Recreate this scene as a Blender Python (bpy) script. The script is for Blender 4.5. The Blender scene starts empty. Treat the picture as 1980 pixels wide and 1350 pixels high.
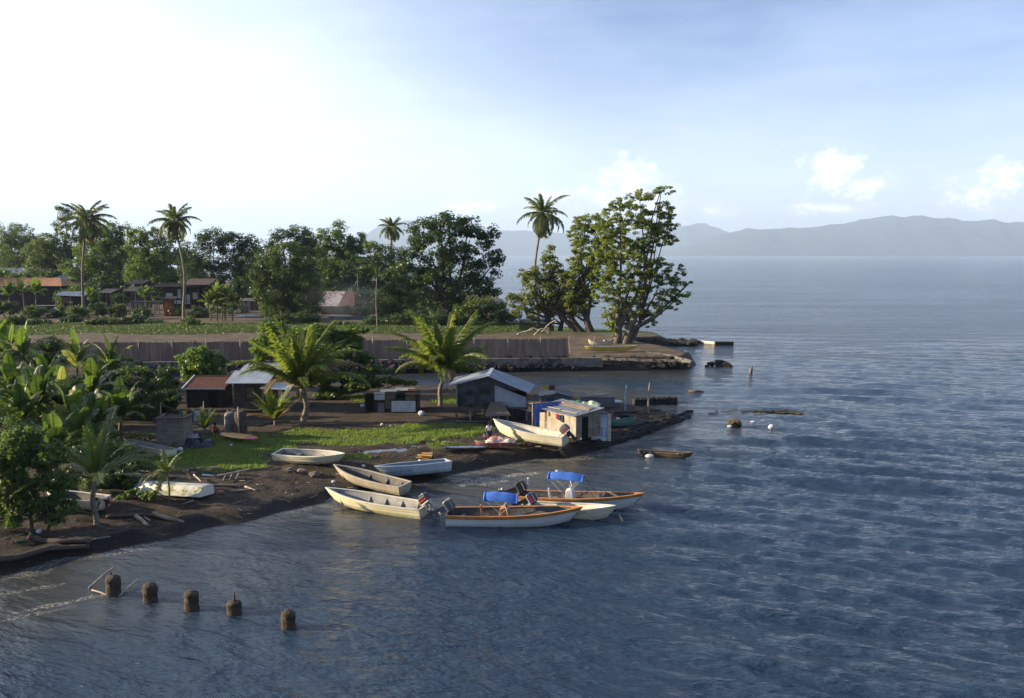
import bpy, bmesh, math, random
import numpy as np
from mathutils import Vector, Matrix, Euler, noise as mnoise

# ------------------------------------------------------------------ camera, sky, sun
sc = bpy.context.scene
COL = sc.collection
W0, H0, F0 = 1980.0, 1350.0, 1700.0
CAM_H = 14.0
HORIZON = 493.0
PITCH = math.atan((H0/2 - HORIZON)/F0)
cam_d = bpy.data.cameras.new("camera"); cam = bpy.data.objects.new("camera", cam_d); COL.objects.link(cam)
cam.location = (0, 0, CAM_H); cam.rotation_euler = (math.pi/2 - PITCH, 0, 0)
cam_d.sensor_width = 36; cam_d.lens = 36*F0/W0; cam_d.clip_start = 0.3; cam_d.clip_end = 60000
sc.camera = cam
sc.render.resolution_x, sc.render.resolution_y = 1024, 698
sc.view_settings.view_transform = 'Standard'; sc.view_settings.look = 'None'
sc.cycles.sample_clamp_indirect = 4; sc.cycles.sample_clamp_direct = 3; sc.cycles.caustics_reflective = False; sc.cycles.caustics_refractive = False
sc.view_settings.exposure = 1.47; sc.view_settings.gamma = 1
SUN_AZ, SUN_EL = math.radians(-90), math.radians(17)      # azimuth measured from +Y towards +X
sun_dir = Vector((math.sin(SUN_AZ)*math.cos(SUN_EL), math.cos(SUN_AZ)*math.cos(SUN_EL), math.sin(SUN_EL)))
sd_ = bpy.data.lights.new("sun", 'SUN'); sd_.energy = 5.0; sd_.angle = math.radians(0.5); sd_.color = (1.0, 0.82, 0.55)
so_ = bpy.data.objects.new("sun", sd_); COL.objects.link(so_)
so_.rotation_euler = (-sun_dir).to_track_quat('-Z', 'Y').to_euler(); so_.location = (-80, -10, 60)

def nd(nt, typ, _in=None, **kw):
    n = nt.nodes.new(typ)
    for k, v in kw.items(): setattr(n, k, v)
    if _in:
        for k, v in _in.items():
            s = n.inputs[k]
            if isinstance(v, bpy.types.NodeSocket): nt.links.new(v, s)
            elif isinstance(v, (tuple, list)) and s.type == 'RGBA' and len(v) == 3: s.default_value = (*v, 1)
            else: s.default_value = v
    return n
def mth(nt, op, a, b=0.0, c=0.0, clamp=False):
    n = nt.nodes.new('ShaderNodeMath'); n.operation = op; n.use_clamp = clamp
    for i, v in enumerate((a, b, c)):
        if isinstance(v, bpy.types.NodeSocket): nt.links.new(v, n.inputs[i])
        else: n.inputs[i].default_value = v
    return n.outputs[0]
def mixc(nt, f, a, b, blend='MIX'):
    n = nt.nodes.new('ShaderNodeMix'); n.data_type = 'RGBA'; n.blend_type = blend
    for i, v in ((0, f), (6, a), (7, b)):
        if isinstance(v, bpy.types.NodeSocket): nt.links.new(v, n.inputs[i])
        elif isinstance(v, (tuple, list)): n.inputs[i].default_value = (*v[:3], 1)
        else: n.inputs[i].default_value = v
    return n.outputs[2]
def mapr(nt, v, a, b, c=0.0, d=1.0, smooth=True):
    n = nt.nodes.new('ShaderNodeMapRange'); n.interpolation_type = 'SMOOTHSTEP' if smooth else 'LINEAR'
    nt.links.new(v, n.inputs[0])
    for i, x in enumerate((a, b, c, d)): n.inputs[i+1].default_value = x
    return n.outputs[0]

world = bpy.data.worlds.new("World"); sc.world = world; world.use_nodes = True
wt = world.node_tree; wt.nodes.clear()
wout = nd(wt, 'ShaderNodeOutputWorld')
sky = nd(wt, 'ShaderNodeTexSky', sky_type='NISHITA', sun_disc=False)
sky.sun_elevation = SUN_EL; sky.sun_rotation = SUN_AZ; sky.altitude = 0
sky.air_density = 1.0; sky.dust_density = 0.5; sky.ozone_density = 3.5
geo = nd(wt, 'ShaderNodeTexCoord')
vdir = geo.outputs['Generated']
sep = nd(wt, 'ShaderNodeSeparateXYZ', {0: vdir})
az = mth(wt, 'ARCTAN2', sep.outputs[0], sep.outputs[1])
el = mth(wt, 'ARCSINE', sep.outputs[2])
# whitening added over the sky as a thin veil, denser towards the sun side and the horizon
cv = nd(wt, 'ShaderNodeCombineXYZ', {0: mth(wt, 'MULTIPLY', az, 1.6), 1: mth(wt, 'MULTIPLY', el, 6.0), 2: 0.3})
vn = nd(wt, 'ShaderNodeTexNoise', {'Vector': cv.outputs[0], 'Scale': 2.2, 'Detail': 6, 'Roughness': .6})
# dot with a direction to the left of the frame
vm = nd(wt, 'ShaderNodeVectorMath', {0: vdir, 1: (-0.80, 0.55, 0.22)}, operation='DOT_PRODUCT')
left = mapr(wt, vm.outputs['Value'], 0.42, 1.02)
veil = mth(wt, 'MULTIPLY_ADD', mapr(wt, vn.outputs[0], 0.35, 0.75), 0.16, mth(wt, 'MULTIPLY', left, 0.76))
low = mapr(wt, el, 0.30, -0.02)
veil = mth(wt, 'MULTIPLY_ADD', low, 0.55, veil, clamp=True)
veil = mth(wt, 'ADD', veil, mth(wt, 'MULTIPLY', mapr(wt, el, .30, .9), .16))  # unseen overhead brightening, added to lift reflections on the water
veil = mth(wt, 'MULTIPLY', veil, mapr(wt, sep.outputs[1], -.45, .30, .25, 1.0))  # veil weakened behind the camera to cut fill light
veil = mth(wt, 'MINIMUM', veil, 0.95)
skc = mixc(wt, 1.0, sky.outputs[0], (1.04, .96, 1.09), 'MULTIPLY')
base = mixc(wt, veil, skc, (7.4, 8.2, 9.7))
# cumulus heads over the far coast (angles in radians)
cn = nd(wt, 'ShaderNodeTexNoise', {'Vector': nd(wt, 'ShaderNodeCombineXYZ', {0: az, 1: el, 2: 0.0}).outputs[0], 'Scale': 46, 'Detail': 9, 'Roughness': .58})
cn2 = nd(wt, 'ShaderNodeTexNoise', {'Vector': nd(wt, 'ShaderNodeCombineXYZ', {0: az, 1: mth(wt, 'ADD', el, 0.004), 2: 0.0}).outputs[0], 'Scale': 46, 'Detail': 4, 'Roughness': .55})
def puff(u, v, ru, rv, soft=1.0):
    a0 = math.atan((u-990)/F0); e0 = (HORIZON - v)/math.hypot(F0, u-990)
    dx = mth(wt, 'DIVIDE', mth(wt, 'SUBTRACT', az, a0), ru/F0)
    dy = mth(wt, 'DIVIDE', mth(wt, 'SUBTRACT', el, e0), rv/F0)
    r = mth(wt, 'SQRT', mth(wt, 'ADD', mth(wt, 'MULTIPLY', dx, dx), mth(wt, 'MULTIPLY', dy, dy)))
    s = mth(wt, 'MULTIPLY_ADD', cn.outputs[0], 2.3, mth(wt, 'SUBTRACT', -0.33, r))
    return mapr(wt, s, -0.1, 0.45*soft, 0, 1)
cl = None
for args in ((1212, 358, 92, 66, 2.2), (1160, 385, 70, 44, 3), (1265, 395, 90, 42, 3.4), (1606, 340, 64, 66, 2.0), (1650, 362, 80, 44, 3), (1922, 348, 46, 46, 2.0), (1872, 380, 90, 42, 2.8), (1385, 405, 60, 24, 3), (1590, 405, 110, 18, 2.8), (905, 402, 90, 20, 2.4), (1080, 380, 60, 24, 2.6)):
    p = puff(*args); cl = p if cl is None else mth(wt, 'MAXIMUM', cl, p)
cl = mth(wt, 'MULTIPLY', cl, 0.9)
lit = mapr(wt, mth(wt, 'SUBTRACT', cn2.outputs[0], cn.outputs[0]), -0.06, 0.05)
ccol = mixc(wt, lit, (11.2, 10.6, 10.6), (8.0, 8.4, 9.8))
base = mixc(wt, cl, base, ccol)
# low purple-grey streak bank
bg = nd(wt, 'ShaderNodeBackground', {'Color': base, 'Strength': 0.064})
wt.links.new(bg.outputs[0], wout.inputs[0])

# ------------------------------------------------------------------ helpers
rnd = random.Random(7)
def ray(u, v):
    d = Vector(((u-990)/F0, 1.0, -(v-675)/F0))
    c, s = math.cos(-PITCH), math.sin(-PITCH)
    return Vector((d.x, d.y*c - d.z*s, d.y*s + d.z*c))
def P(u, v, z=0.0):
    d = ray(u, v); t = (z - CAM_H)/d.z
    return Vector((d.x*t, d.y*t, z))
def PD(u, v, y):
    d = ray(u, v); t = y/d.y
    return Vector((d.x*t, y, CAM_H + d.z*t))
def ZH(v, y, u=990): return PD(u, v, y).z

COAST_PX = [(-900,1300),(-400,1190),(-100,1135),(0,1112),(60,1098),(120,1078),(180,1074),(250,1055),(330,1044),(400,1021),(470,1012),(540,992),(622,974),(640,963),(700,953),(797,938),(845,927),(880,917),(930,907),(969,900),(1003,893),(1038,888),(1096,887),(1134,876),(1173,867),(1211,855),(1269,836),(1322,814),(1300,800),(1240,791),(1200,781),(1100,768),(1000,762),(900,757),(800,752),(680,748),(560,746),(440,742),(300,738),(285,731),(300,723),(560,722),(900,720),(1200,717),(1336,713),(1348,704),(1300,690),(1235,678),(1240,672),(1300,670),(1352,669),(1356,663),(1260,658),(1180,653),(1120,649),(1075,645),(1010,634),(985,610),(975,585),(930,570),(600,552),(100,545),(-1500,545),(-3500,700),(-3500,1300)]
COAST = np.array([P(u, v, 0)[:2] for u, v in COAST_PX])
def sdf(xs, ys, poly=COAST):
    xs = np.asarray(xs, float); ys = np.asarray(ys, float)
    d2 = np.full(xs.shape, 1e18); inside = np.zeros(xs.shape, bool)
    n = len(poly)
    for i in range(n):
        ax, ay = poly[i]; bx, by = poly[(i+1) % n]
        ex, ey = bx-ax, by-ay
        t = np.clip(((xs-ax)*ex + (ys-ay)*ey)/(ex*ex+ey*ey+1e-12), 0, 1)
        d2 = np.minimum(d2, (xs-ax-t*ex)**2 + (ys-ay-t*ey)**2)
        if ay != by:
            c = ((ay > ys) != (by > ys)) & (xs < ex*(ys-ay)/ey + ax)
            inside ^= c
    d = np.sqrt(d2)
    return np.where(inside, d, -d)
def sm(t):
    t = np.clip(t, 0, 1); return t*t*(3-2*t)
def vnoise(x, y, seed=0):
    xi = np.floor(x).astype(np.int64); yi = np.floor(y).astype(np.int64); fx = x-xi; fy = y-yi
    def h(a, b):
        n = (a*374761393 + b*668265263 + seed*974634777) & 0x7fffffff
        n = ((n ^ (n >> 13))*1274126177) & 0x7fffffff
        return ((n ^ (n >> 16)) & 0xffff)/65535.0
    fx = fx*fx*(3-2*fx); fy = fy*fy*(3-2*fy)
    return (h(xi, yi)*(1-fx)+h(xi+1, yi)*fx)*(1-fy) + (h(xi, yi+1)*(1-fx)+h(xi+1, yi+1)*fx)*fy
def fbm(x, y, s, o=4, seed=0):
    v = 0; a = .5; t = 0
    for i in range(o):
        v = v + a*vnoise(x*s, y*s, seed+i*7); t += a; a *= .5; s *= 2.03
    return v/t
PUD_Z = 0.80
def blob_mask(x, y, blobs, z=0.85):
    m = np.zeros(np.shape(x))
    wob = (fbm(x, y, .55, 4, 3)-.5)*1.7
    for (u, v, ru, rv) in blobs:
        c = P(u, v, z); yb = P(u, v+rv, z).y; yt = P(u, v-rv, z).y
        rx = ru*c.y/F0; ry = (yt-yb)/2
        r = np.sqrt(((x-c.x)/rx)**2 + ((y-(yt+yb)/2)/ry)**2)
        m = np.maximum(m, sm((1.0 - r + wob*.55)/0.25))
    return m
PUDDLES = [(590,873,34,5),(628,876,22,4),(660,875,26,4),(695,873,26,6),(727,871,16,4),(752,869,20,4),(780,868,14,4),(806,862,20,4),(830,856,12,3),(866,851,22,3.5)]
GRASS = [(450,868,150,30),(420,900,140,14),(560,852,80,14),(690,848,150,20),(800,838,150,16),(900,832,60,14),(700,884,46,6),(600,838,60,8),(870,862,50,6),(360,880,90,22),(740,772,90,9),(1000,852,40,7),(880,774,60,7)]
def ground_z(x, y, s=None):
    x = np.asarray(x, float); y = np.asarray(y, float)
    if s is None: s = sdf(x, y)
    nz = fbm(x, y, .35, 4, 11)-.5; nf = fbm(x, y, 1.7, 3, 5)-.5
    near = 0.40*sm(s/1.1) + 0.48*sm(s/6.0) + nz*.10*sm(s/4)
    # debris ridges along the beach
    near = near + sm(s/.8)*(1-sm((s-5)/4))*(.30*nf+.34*(fbm(x, y, .9, 4, 77)-.5))
    pm = blob_mask(x, y, PUDDLES); near = near - pm*.13 + (1-pm)*.02
    far = 1.5*sm(s/1.0) + .12*nf*sm(s/2)
    t = sm((y-99)/2.0)
    z = near*(1-t) + far*t
    tip = sm((x - 17)/3)*(1-t)                       # the low rubble spit past the shacks
    z = z*(1-.42*tip)
    spit = t*sm((x-22.5)/3)*sm((y-116)/1.5); z = z*(1-.66*spit)
    sea = -np.minimum(2.5, .16*np.abs(s) + .05)
    return np.where(s > 0, z, sea)
def gz(x, y): return float(ground_z(np.array([x]), np.array([y]))[0])
def G(u, v, dz=0.0):
    z = 0.85 if v > 722 else 1.5
    for _ in range(6):
        p = P(u, v, z); z = .5*z + .5*max(0.0, gz(p.x, p.y))
    p = P(u, v, z); p.z = max(0.0, gz(p.x, p.y)) + dz
    return p

def pymesh(name, V, Fc, smooth=False):
    me = bpy.data.meshes.new(name); me.from_pydata([tuple(v) for v in V], [], [tuple(f) for f in Fc]); me.update()
    if smooth: me.polygons.foreach_set('use_smooth', [True]*len(me.polygons))
    return me
def npmesh(name, V, Q, smooth=False, mats=None):
    """numpy arrays: V (n,3), Q (m,4) or (m,3)"""
    me = bpy.data.meshes.new(name); k = Q.shape[1]
    me.vertices.add(len(V)); me.vertices.foreach_set('co', np.ascontiguousarray(V, dtype=np.float32).ravel())
    me.loops.add(Q.size); me.loops.foreach_set('vertex_index', np.ascontiguousarray(Q, dtype=np.int32).ravel())
    me.polygons.add(len(Q)); me.polygons.foreach_set('loop_start', np.arange(0, Q.size, k, dtype=np.int32))
    me.polygons.foreach_set('loop_total', np.full(len(Q), k, dtype=np.int32))
    me.update(calc_edges=True); me.validate()
    if smooth: me.polygons.foreach_set('use_smooth', np.ones(len(me.polygons), bool))
    return me
def link(name, me, mat=None, parent=None, loc=None, rot=None):
    o = bpy.data.objects.new(name, me); COL.objects.link(o)
    if mat is not None:
        for m in (mat if isinstance(mat, (list, tuple)) else [mat]): me.materials.append(m)
    if parent is not None: o.parent = parent
    if loc is not None: o.location = loc
    if rot is not None: o.rotation_euler = rot
    return o
def tag(o, label=None, cat=None, group=None, kind=None):
    if label: o['label'] = label
    if cat: o['category'] = cat
    if group: o['group'] = group
    if kind: o['kind'] = kind
    return o
def empty(name, loc, rz=0, label=None, cat=None, group=None, rot=None):
    o = bpy.data.objects.new(name, None); COL.objects.link(o); o.empty_display_size = .3
    o.location = loc; o.rotation_euler = rot if rot else (0, 0, rz)
    return tag(o, label, cat, group)

# ------------------------------------------------------------------ materials
MATS = {}
def mat(name, col, rough=.8, col2=None, scale=3.0, bump=0.0, bscale=20.0, metal=0.0, stretch=(1, 1, 1), spec=.3, col3=None, s3=.6, t3=(.55, .65), coat=0):
    if name in MATS: return MATS[name]
    m = bpy.data.materials.new(name); m.use_nodes = True; nt = m.node_tree; b = nt.nodes['Principled BSDF']
    tc = nd(nt, 'ShaderNodeTexCoord'); mp = nd(nt, 'ShaderNodeMapping', {'Vector': tc.outputs['Object'], 'Scale': stretch})
    n1 = nd(nt, 'ShaderNodeTexNoise', {'Vector': mp.outputs[0], 'Scale': scale, 'Detail': 6, 'Roughness': .65})
    c2 = col2 if col2 else tuple(c*.6 for c in col)
    c = mixc(nt, mapr(nt, n1.outputs[0], .35, .65), c2, col)
    if col3:
        n3 = nd(nt, 'ShaderNodeTexNoise', {'Vector': tc.outputs['Object'], 'Scale': s3, 'Detail': 7, 'Roughness': .7})
        c = mixc(nt, mapr(nt, n3.outputs[0], t3[0], t3[1]), c, col3)
    nt.links.new(c, b.inputs['Base Color'])
    b.inputs['Roughness'].default_value = rough; b.inputs['Metallic'].default_value = metal
    b.inputs['Specular IOR Level'].default_value = spec; b.inputs['Coat Weight'].default_value = coat
    if bump:
        n2 = nd(nt, 'ShaderNodeTexNoise', {'Vector': mp.outputs[0], 'Scale': bscale, 'Detail': 5})
        bp = nd(nt, 'ShaderNodeBump', {'Height': n2.outputs[0], 'Strength': 1.0, 'Distance': bump})
        nt.links.new(bp.outputs[0], b.inputs['Normal'])
    MATS[name] = m; return m
def leafmat(name, dark, lightc, trans=.35, third=None):
    if name in MATS: return MATS[name]
    m = bpy.data.materials.new(name); m.use_nodes = True; nt = m.node_tree; nt.nodes.clear()
    out = nd(nt, 'ShaderNodeOutputMaterial')
    g = nd(nt, 'ShaderNodeNewGeometry')
    tc = nd(nt, 'ShaderNodeTexCoord')
    nz = nd(nt, 'ShaderNodeTexNoise', {'Vector': tc.outputs['Object'], 'Scale': .45, 'Detail': 3})
    f = mth(nt, 'MULTIPLY_ADD', g.outputs['Random Per Island'], .6, mth(nt, 'MULTIPLY_ADD', nz.outputs[0], 1.3, -.45), clamp=True)
    c = mixc(nt, f, dark, lightc)
    if third: c = mixc(nt, mapr(nt, g.outputs['Random Per Island'], .93, .96), c, third)
    p = nd(nt, 'ShaderNodeBsdfPrincipled', {'Base Color': c, 'Roughness': .45, 'Specular IOR Level': .35})
    t = nd(nt, 'ShaderNodeBsdfTranslucent', {'Color': mixc(nt, .5, c, (lightc[0]*1.7, lightc[1]*1.8, lightc[2]*.8))})
    mx = nd(nt, 'ShaderNodeMixShader', {0: trans, 1: p.outputs[0], 2: t.outputs[0]})
    nt.links.new(mx.outputs[0], out.inputs[0]); MATS[name] = m; return m

# ------------------------------------------------------------------ ground sheet
def graded(a, b, step, outer, g=1.35):
    c = list(np.arange(a, b, step)); lo = []; hi = []
    x, s = a, step
    while x > outer[0]: s *= g; x -= s; lo.append(max(x, outer[0]))
    x, s = c[-1], step
    while x < outer[1]: s *= g; x += s; hi.append(min(x, outer[1]))
    return np.array(lo[::-1]+c+hi)
def grid_mesh(name, X, Y, Z):
    ny, nx = X.shape
    V = np.stack([X.ravel(), Y.ravel(), Z.ravel()], 1)
    i = np.arange(ny*nx).reshape(ny, nx)
    Q = np.stack([i[:-1, :-1].ravel(), i[:-1, 1:].ravel(), i[1:, 1:].ravel(), i[1:, :-1].ravel()], 1)
    return npmesh(name, V, Q, smooth=True)
gx = graded(-62, 36, .42, (-15000, 15000)); gy = np.concatenate([graded(26, 100, .36, (-400, 100.1))[:-1], graded(100.2, 150, .55, (100.2, 22500), 1.12)])
GX, GY = np.meshgrid(gx, np.unique(gy)); S_ = sdf(GX, GY); GZ = ground_z(GX, GY, S_)
gme = grid_mesh("ground", GX, GY, GZ)
def gmask(x, y, s):
    gr = blob_mask(x, y, GRASS)*(1-.6*sm((fbm(x, y, .7, 4, 55)-.62)/.08)); gr *= sm((s-1.8)/1.5)*(1-blob_mask(x, y, PUDDLES))
    far = (y > 99)
    yy = y + (fbm(x, y, .12, 3, 40)-.5)*9
    strip = sm((yy-138)/3)*(1-sm((yy-160)/6))+.3*sm((yy-160)/6)*sm((fbm(x, y, .2, 3, 44)-.5)/.1)
    spot = sm((fbm(x, y, .16, 4, 23)-.52)/.1)*sm((x-6)/6)*0.5
    gr = np.where(far, np.maximum(strip, spot*sm((s-3)/3)*(y > 112)), gr)
    wet = 1-sm((s-.3+(fbm(x, y, .6, 4, 9)-.5)*2.6)/2.0)
    return gr, wet, far.astype(float)
gr, wet, farm = gmask(GX, GY, S_)
ca = gme.color_attributes.new('mask', 'FLOAT_COLOR', 'POINT')
ca.data.foreach_set('color', np.stack([gr.ravel(), wet.ravel(), farm.ravel(), np.ones(gr.size)], 1).astype(np.float32).ravel())
gm = bpy.data.materials.new('ground'); gm.use_nodes = True; nt = gm.node_tree; b = nt.nodes['Principled BSDF']
at_ = nd(nt, 'ShaderNodeAttribute', attribute_name='mask'); sp = nd(nt, 'ShaderNodeSeparateColor', {0: at_.outputs[0]})
tc = nd(nt, 'ShaderNodeTexCoord').outputs['Object']
nA = nd(nt, 'ShaderNodeTexNoise', {'Vector': tc, 'Scale': .5, 'Detail': 8, 'Roughness': .7}).outputs[0]
nB = nd(nt, 'ShaderNodeTexNoise', {'Vector': tc, 'Scale': 5, 'Detail': 8, 'Roughness': .75}).outputs[0]
vo = nd(nt, 'ShaderNodeTexVoronoi', {'Vector': tc, 'Scale': 4.5, 'Randomness': 1})
dirt = mixc(nt, mapr(nt, nA, .35, .65), (.026, .019, .014), (.070, .052, .039))
dirt = mixc(nt, mapr(nt, nB, .50, .66), dirt, (.125, .092, .066))
nC = nd(nt, 'ShaderNodeTexNoise', {'Vector': tc, 'Scale': 2.1, 'Detail': 7, 'Roughness': .8}).outputs[0]
dirt = mixc(nt, mapr(nt, nC, .56, .66), dirt, (.017, .013, .011))
peb = mth(nt, 'MULTIPLY', mapr(nt, vo.outputs[0], .13, .08), mapr(nt, vo.outputs['Color'], .72, .75))
dirt = mixc(nt, peb, dirt, (.24, .21, .18))
field = mixc(nt, mapr(nt, nA, .3, .7), (.06, .047, .037), (.14, .108, .08))
dirt = mixc(nt, sp.outputs[2], dirt, field)
grass = mixc(nt, mapr(nt, nB, .3, .7), (.045, .075, .016), (.105, .155, .036))
grass = mixc(nt, mapr(nt, nA, .5, .7), grass, (.14, .155, .04))
c = mixc(nt, mapr(nt, sp.outputs[0], .3, .7), dirt, grass)
c = mixc(nt, mapr(nt, sp.outputs[1], .2, .9), c, (.012, .009, .0075))
nt.links.new(c, b.inputs['Base Color'])
nt.links.new(mapr(nt, sp.outputs[1], 0, 1, .95, .55), b.inputs['Roughness']); b.inputs['Specular IOR Level'].default_value = .25
bp = nd(nt, 'ShaderNodeBump', {'Height': mth(nt, 'ADD', nB, mth(nt, 'MULTIPLY', nC, .8)), 'Strength': 1, 'Distance': .22})
nt.links.new(bp.outputs[0], b.inputs['Normal'])
ground = link("ground", gme, gm); tag(ground, kind='structure')

# ------------------------------------------------------------------ sea
rows = [-400, -100, 0, 10, 18, 22, 25]
y = 25.0
while y < 340: y += max(.10, y*y/(CAM_H*F0)*1.9); rows.append(y)
while y < 21500: y *= 1.16; rows.append(min(y, 21500))
rows = np.array(rows)
tt = np.concatenate([np.linspace(-1, -.085, 26)[:-1]**1, np.linspace(-.085, .085, 760), np.linspace(.085, 1, 26)[1:]])
nx = len(tt)
width = np.maximum(rows, 25)*7.6; width[rows > 340] = np.maximum(width[rows > 340], 2600); width = np.minimum(width, 15000)
width[rows < 25] = 190
# inner columns span x = +-.085*7.6*y*... of depth
X = tt[None, :]*width[:, None]; Y = np.repeat(rows[:, None], nx, 1)
S = sdf(X, Y)
Z = np.zeros_like(X); rs = np.random.RandomState(3)
env = sm(-S/9.0)*(.22+.78*sm((X+2+Y*.02)/16)) ; env = np.where(Y > 100, np.maximum(env, sm((-S-2)/10)), env)
cove = sm((Y-80)/6)*(1-sm((Y-103)/3))*(1-sm((X-20)/14)); env *= (1-.6*cove)
gust = .6+.8*fbm(X, Y, .05, 3, 60)
for k in range(46):
    lam = .7*(1.085**k) if k < 40 else rs.uniform(9, 18)
    lam = min(lam, rs.uniform(3.5, 8))
    th = math.radians(rs.normal(-110, 30 if lam < 1.5 else 15)); kx, ky = math.cos(th)*2*math.pi/lam, math.sin(th)*2*math.pi/lam
    amp = .0075*min(lam, 2.6)**.8*(1 if lam < 4 else (4/lam)**.5)
    ph = kx*X+ky*Y+rs.uniform(0, 6.28)
    dy_ = np.gradient(rows)[:, None]
    att = sm((lam/np.maximum(dy_, 1e-3)-2.2)/2.5)
    Z += amp*att*(np.sin(ph)+.22*np.sin(2*ph+1.2))
Z *= env*gust*1.15
Z = np.clip(Z, -.4, .4); Z[Y > 345] = 0
sme = grid_mesh("water", X, Y, Z)
mud = sm(1+S/11.0 - .25*(fbm(X, Y, .12, 3, 71)-.5)*4)
mud = np.where(S < 0, mud, 1); mud *= (1-sm((Y-120)/25)*.75)
foam = np.zeros_like(X)
def pxblob(arr, lst, z=0.0, wobs=1.2, seed=81):
    wob = (fbm(X, Y, wobs, 4, seed)-.5)*2.2
    for (u, v, ru, rv, a, tilt) in lst:
        c0 = P(u, v, z); rx = ru*c0.y/F0; ry = (P(u, v-rv, z).y-P(u, v+rv, z).y)/2
        dx, dy = X-c0.x, Y-c0.y; ct, st = math.cos(tilt), math.sin(tilt)
        r = np.sqrt(((dx*ct+dy*st)/rx)**2+((-dx*st+dy*ct)/ry)**2)
        arr[:] = np.maximum(arr, a*sm((1-r+wob*.8)/.35))
pxblob(foam, [(925,930,60,8,.75,.1),(1000,918,50,3,.9,.42),(1160,880,36,4,.6,.2),(130,1165,90,5,.5,.62),(60,1190,80,5,.4,.62),(60,1140,90,5,.45,.5),(1400,797,110,2.5,.5,0)], wobs=2.0)
surf = sm((S+1.0+(fbm(X, Y, .35, 3, 90)-.5)*2.0)/.3)*sm((.45+(fbm(X, Y, .7, 3, 91)-.5)*.9-S-.2)/.3)*(S < .3)*(Y < 75)*sm((fbm(X, Y, .25, 3, 92)-.48)/.08)
foam = np.maximum(foam, surf*.35)
ca = sme.color_attributes.new('mask', 'FLOAT_COLOR', 'POINT')
shoal = np.zeros_like(X); pxblob(shoal, [(1430,775,75,3,.8,-.2),(1490,800,110,4,.9,0),(1400,862,60,6,.3,0),(1345,757,16,3,.9,0)], wobs=.35)
ca.data.foreach_set('color', np.stack([mud.ravel(), foam.ravel(), np.maximum(shoal, 0).ravel(), np.ones(X.size)], 1).astype(np.float32).ravel())
wm = bpy.data.materials.new('sea water'); wm.use_nodes = True; nt = wm.node_tree; b = nt.nodes['Principled BSDF']
at_ = nd(nt, 'ShaderNodeAttribute', attribute_name='mask'); sp = nd(nt, 'ShaderNodeSeparateColor', {0: at_.outputs[0]})
tc = nd(nt, 'ShaderNodeTexCoord').outputs['Object']
c = mixc(nt, sp.outputs[0], (.015, .033, .062), (.046, .050, .050))
c = mixc(nt, mth(nt, 'MULTIPLY', sp.outputs[2], .8), c, (.075, .062, .036))
nf = nd(nt, 'ShaderNodeTexNoise', {'Vector': tc, 'Scale': 7, 'Detail': 6, 'Roughness': .75}).outputs[0]
fm = mth(nt, 'MULTIPLY', sp.outputs[1], mapr(nt, nf, .46, .60))
c = mixc(nt, fm, c, (.5, .46, .38))
nt.links.new(c, b.inputs['Base Color'])
nt.links.new(mapr(nt, fm, 0, 1, .07, .8), b.inputs['Roughness']); b.inputs['IOR'].default_value = 1.333
mp0 = nd(nt, 'ShaderNodeMapping', {'Vector': tc, 'Rotation': (0, 0, .38)}).outputs[0]
mp1 = nd(nt, 'ShaderNodeMapping', {'Vector': mp0, 'Scale': (.52, 1.35, 1)}).outputs[0]
w1 = nd(nt, 'ShaderNodeTexNoise', {'Vector': mp1, 'Scale': .8, 'Detail': 4, 'Roughness': .55, 'Distortion': .3}).outputs[0]
w2 = nd(nt, 'ShaderNodeTexNoise', {'Vector': mp1, 'Scale': 4.4, 'Detail': 4, 'Roughness': .6}).outputs[0]
w3 = nd(nt, 'ShaderNodeTexNoise', {'Vector': mp1, 'Scale': .16, 'Detail': 5, 'Roughness': .6}).outputs[0]
patch = nd(nt, 'ShaderNodeTexNoise', {'Vector': nd(nt, 'ShaderNodeMapping', {'Vector': tc, 'Scale': (.35, 1.6, 1)}).outputs[0], 'Scale': .03, 'Detail': 6, 'Roughness': .6}).outputs[0]
calm = mapr(nt, sp.outputs[0], 0, 1, 1, .4)
amp = mth(nt, 'MULTIPLY', mapr(nt, patch, .3, .7, .6, 1.5), calm)
h = mth(nt, 'ADD', mth(nt, 'MULTIPLY', w1, .36), mth(nt, 'MULTIPLY', w2, .115))
h = mth(nt, 'MULTIPLY', h, amp)
h = mth(nt, 'ADD', h, mth(nt, 'MULTIPLY', w3, .22))
bp = nd(nt, 'ShaderNodeBump', {'Height': h, 'Strength': 1, 'Distance': 1.0})
nt.links.new(bp.outputs[0], b.inputs['Normal'])
sea = link("water", sme, wm); tag(sea, kind='structure')

# puddle sheet on the grass flat
c0, c1 = P(500, 895, PUD_Z), P(930, 840, PUD_Z)
pxs = np.arange(-19, 0, .35); pys = np.arange(54, 68, .35); PX, PY = np.meshgrid(pxs, pys); pm0 = blob_mask(PX, PY, PUDDLES)*(sdf(PX, PY) > 2.6)
import itertools
V_ = [(x, y_, PUD_Z) for y_ in pys for x in pxs]; F__ = []
for j, i in itertools.product(range(len(pys)-1), range(len(pxs)-1)):
    if pm0[j:j+2, i:i+2].max() > .02: n_ = j*len(pxs)+i; F__.append((n_, n_+1, n_+1+len(pxs), n_+len(pxs)))
pm_ = mat('puddle water', (.02, .018, .012), rough=.02, spec=.5, col2=(.015, .013, .01)); pm_.node_tree.nodes['Principled BSDF'].inputs['IOR'].default_value = 1.33
tag(link("puddle", pymesh("puddle", V_, F__), pm_), kind='structure')

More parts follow.
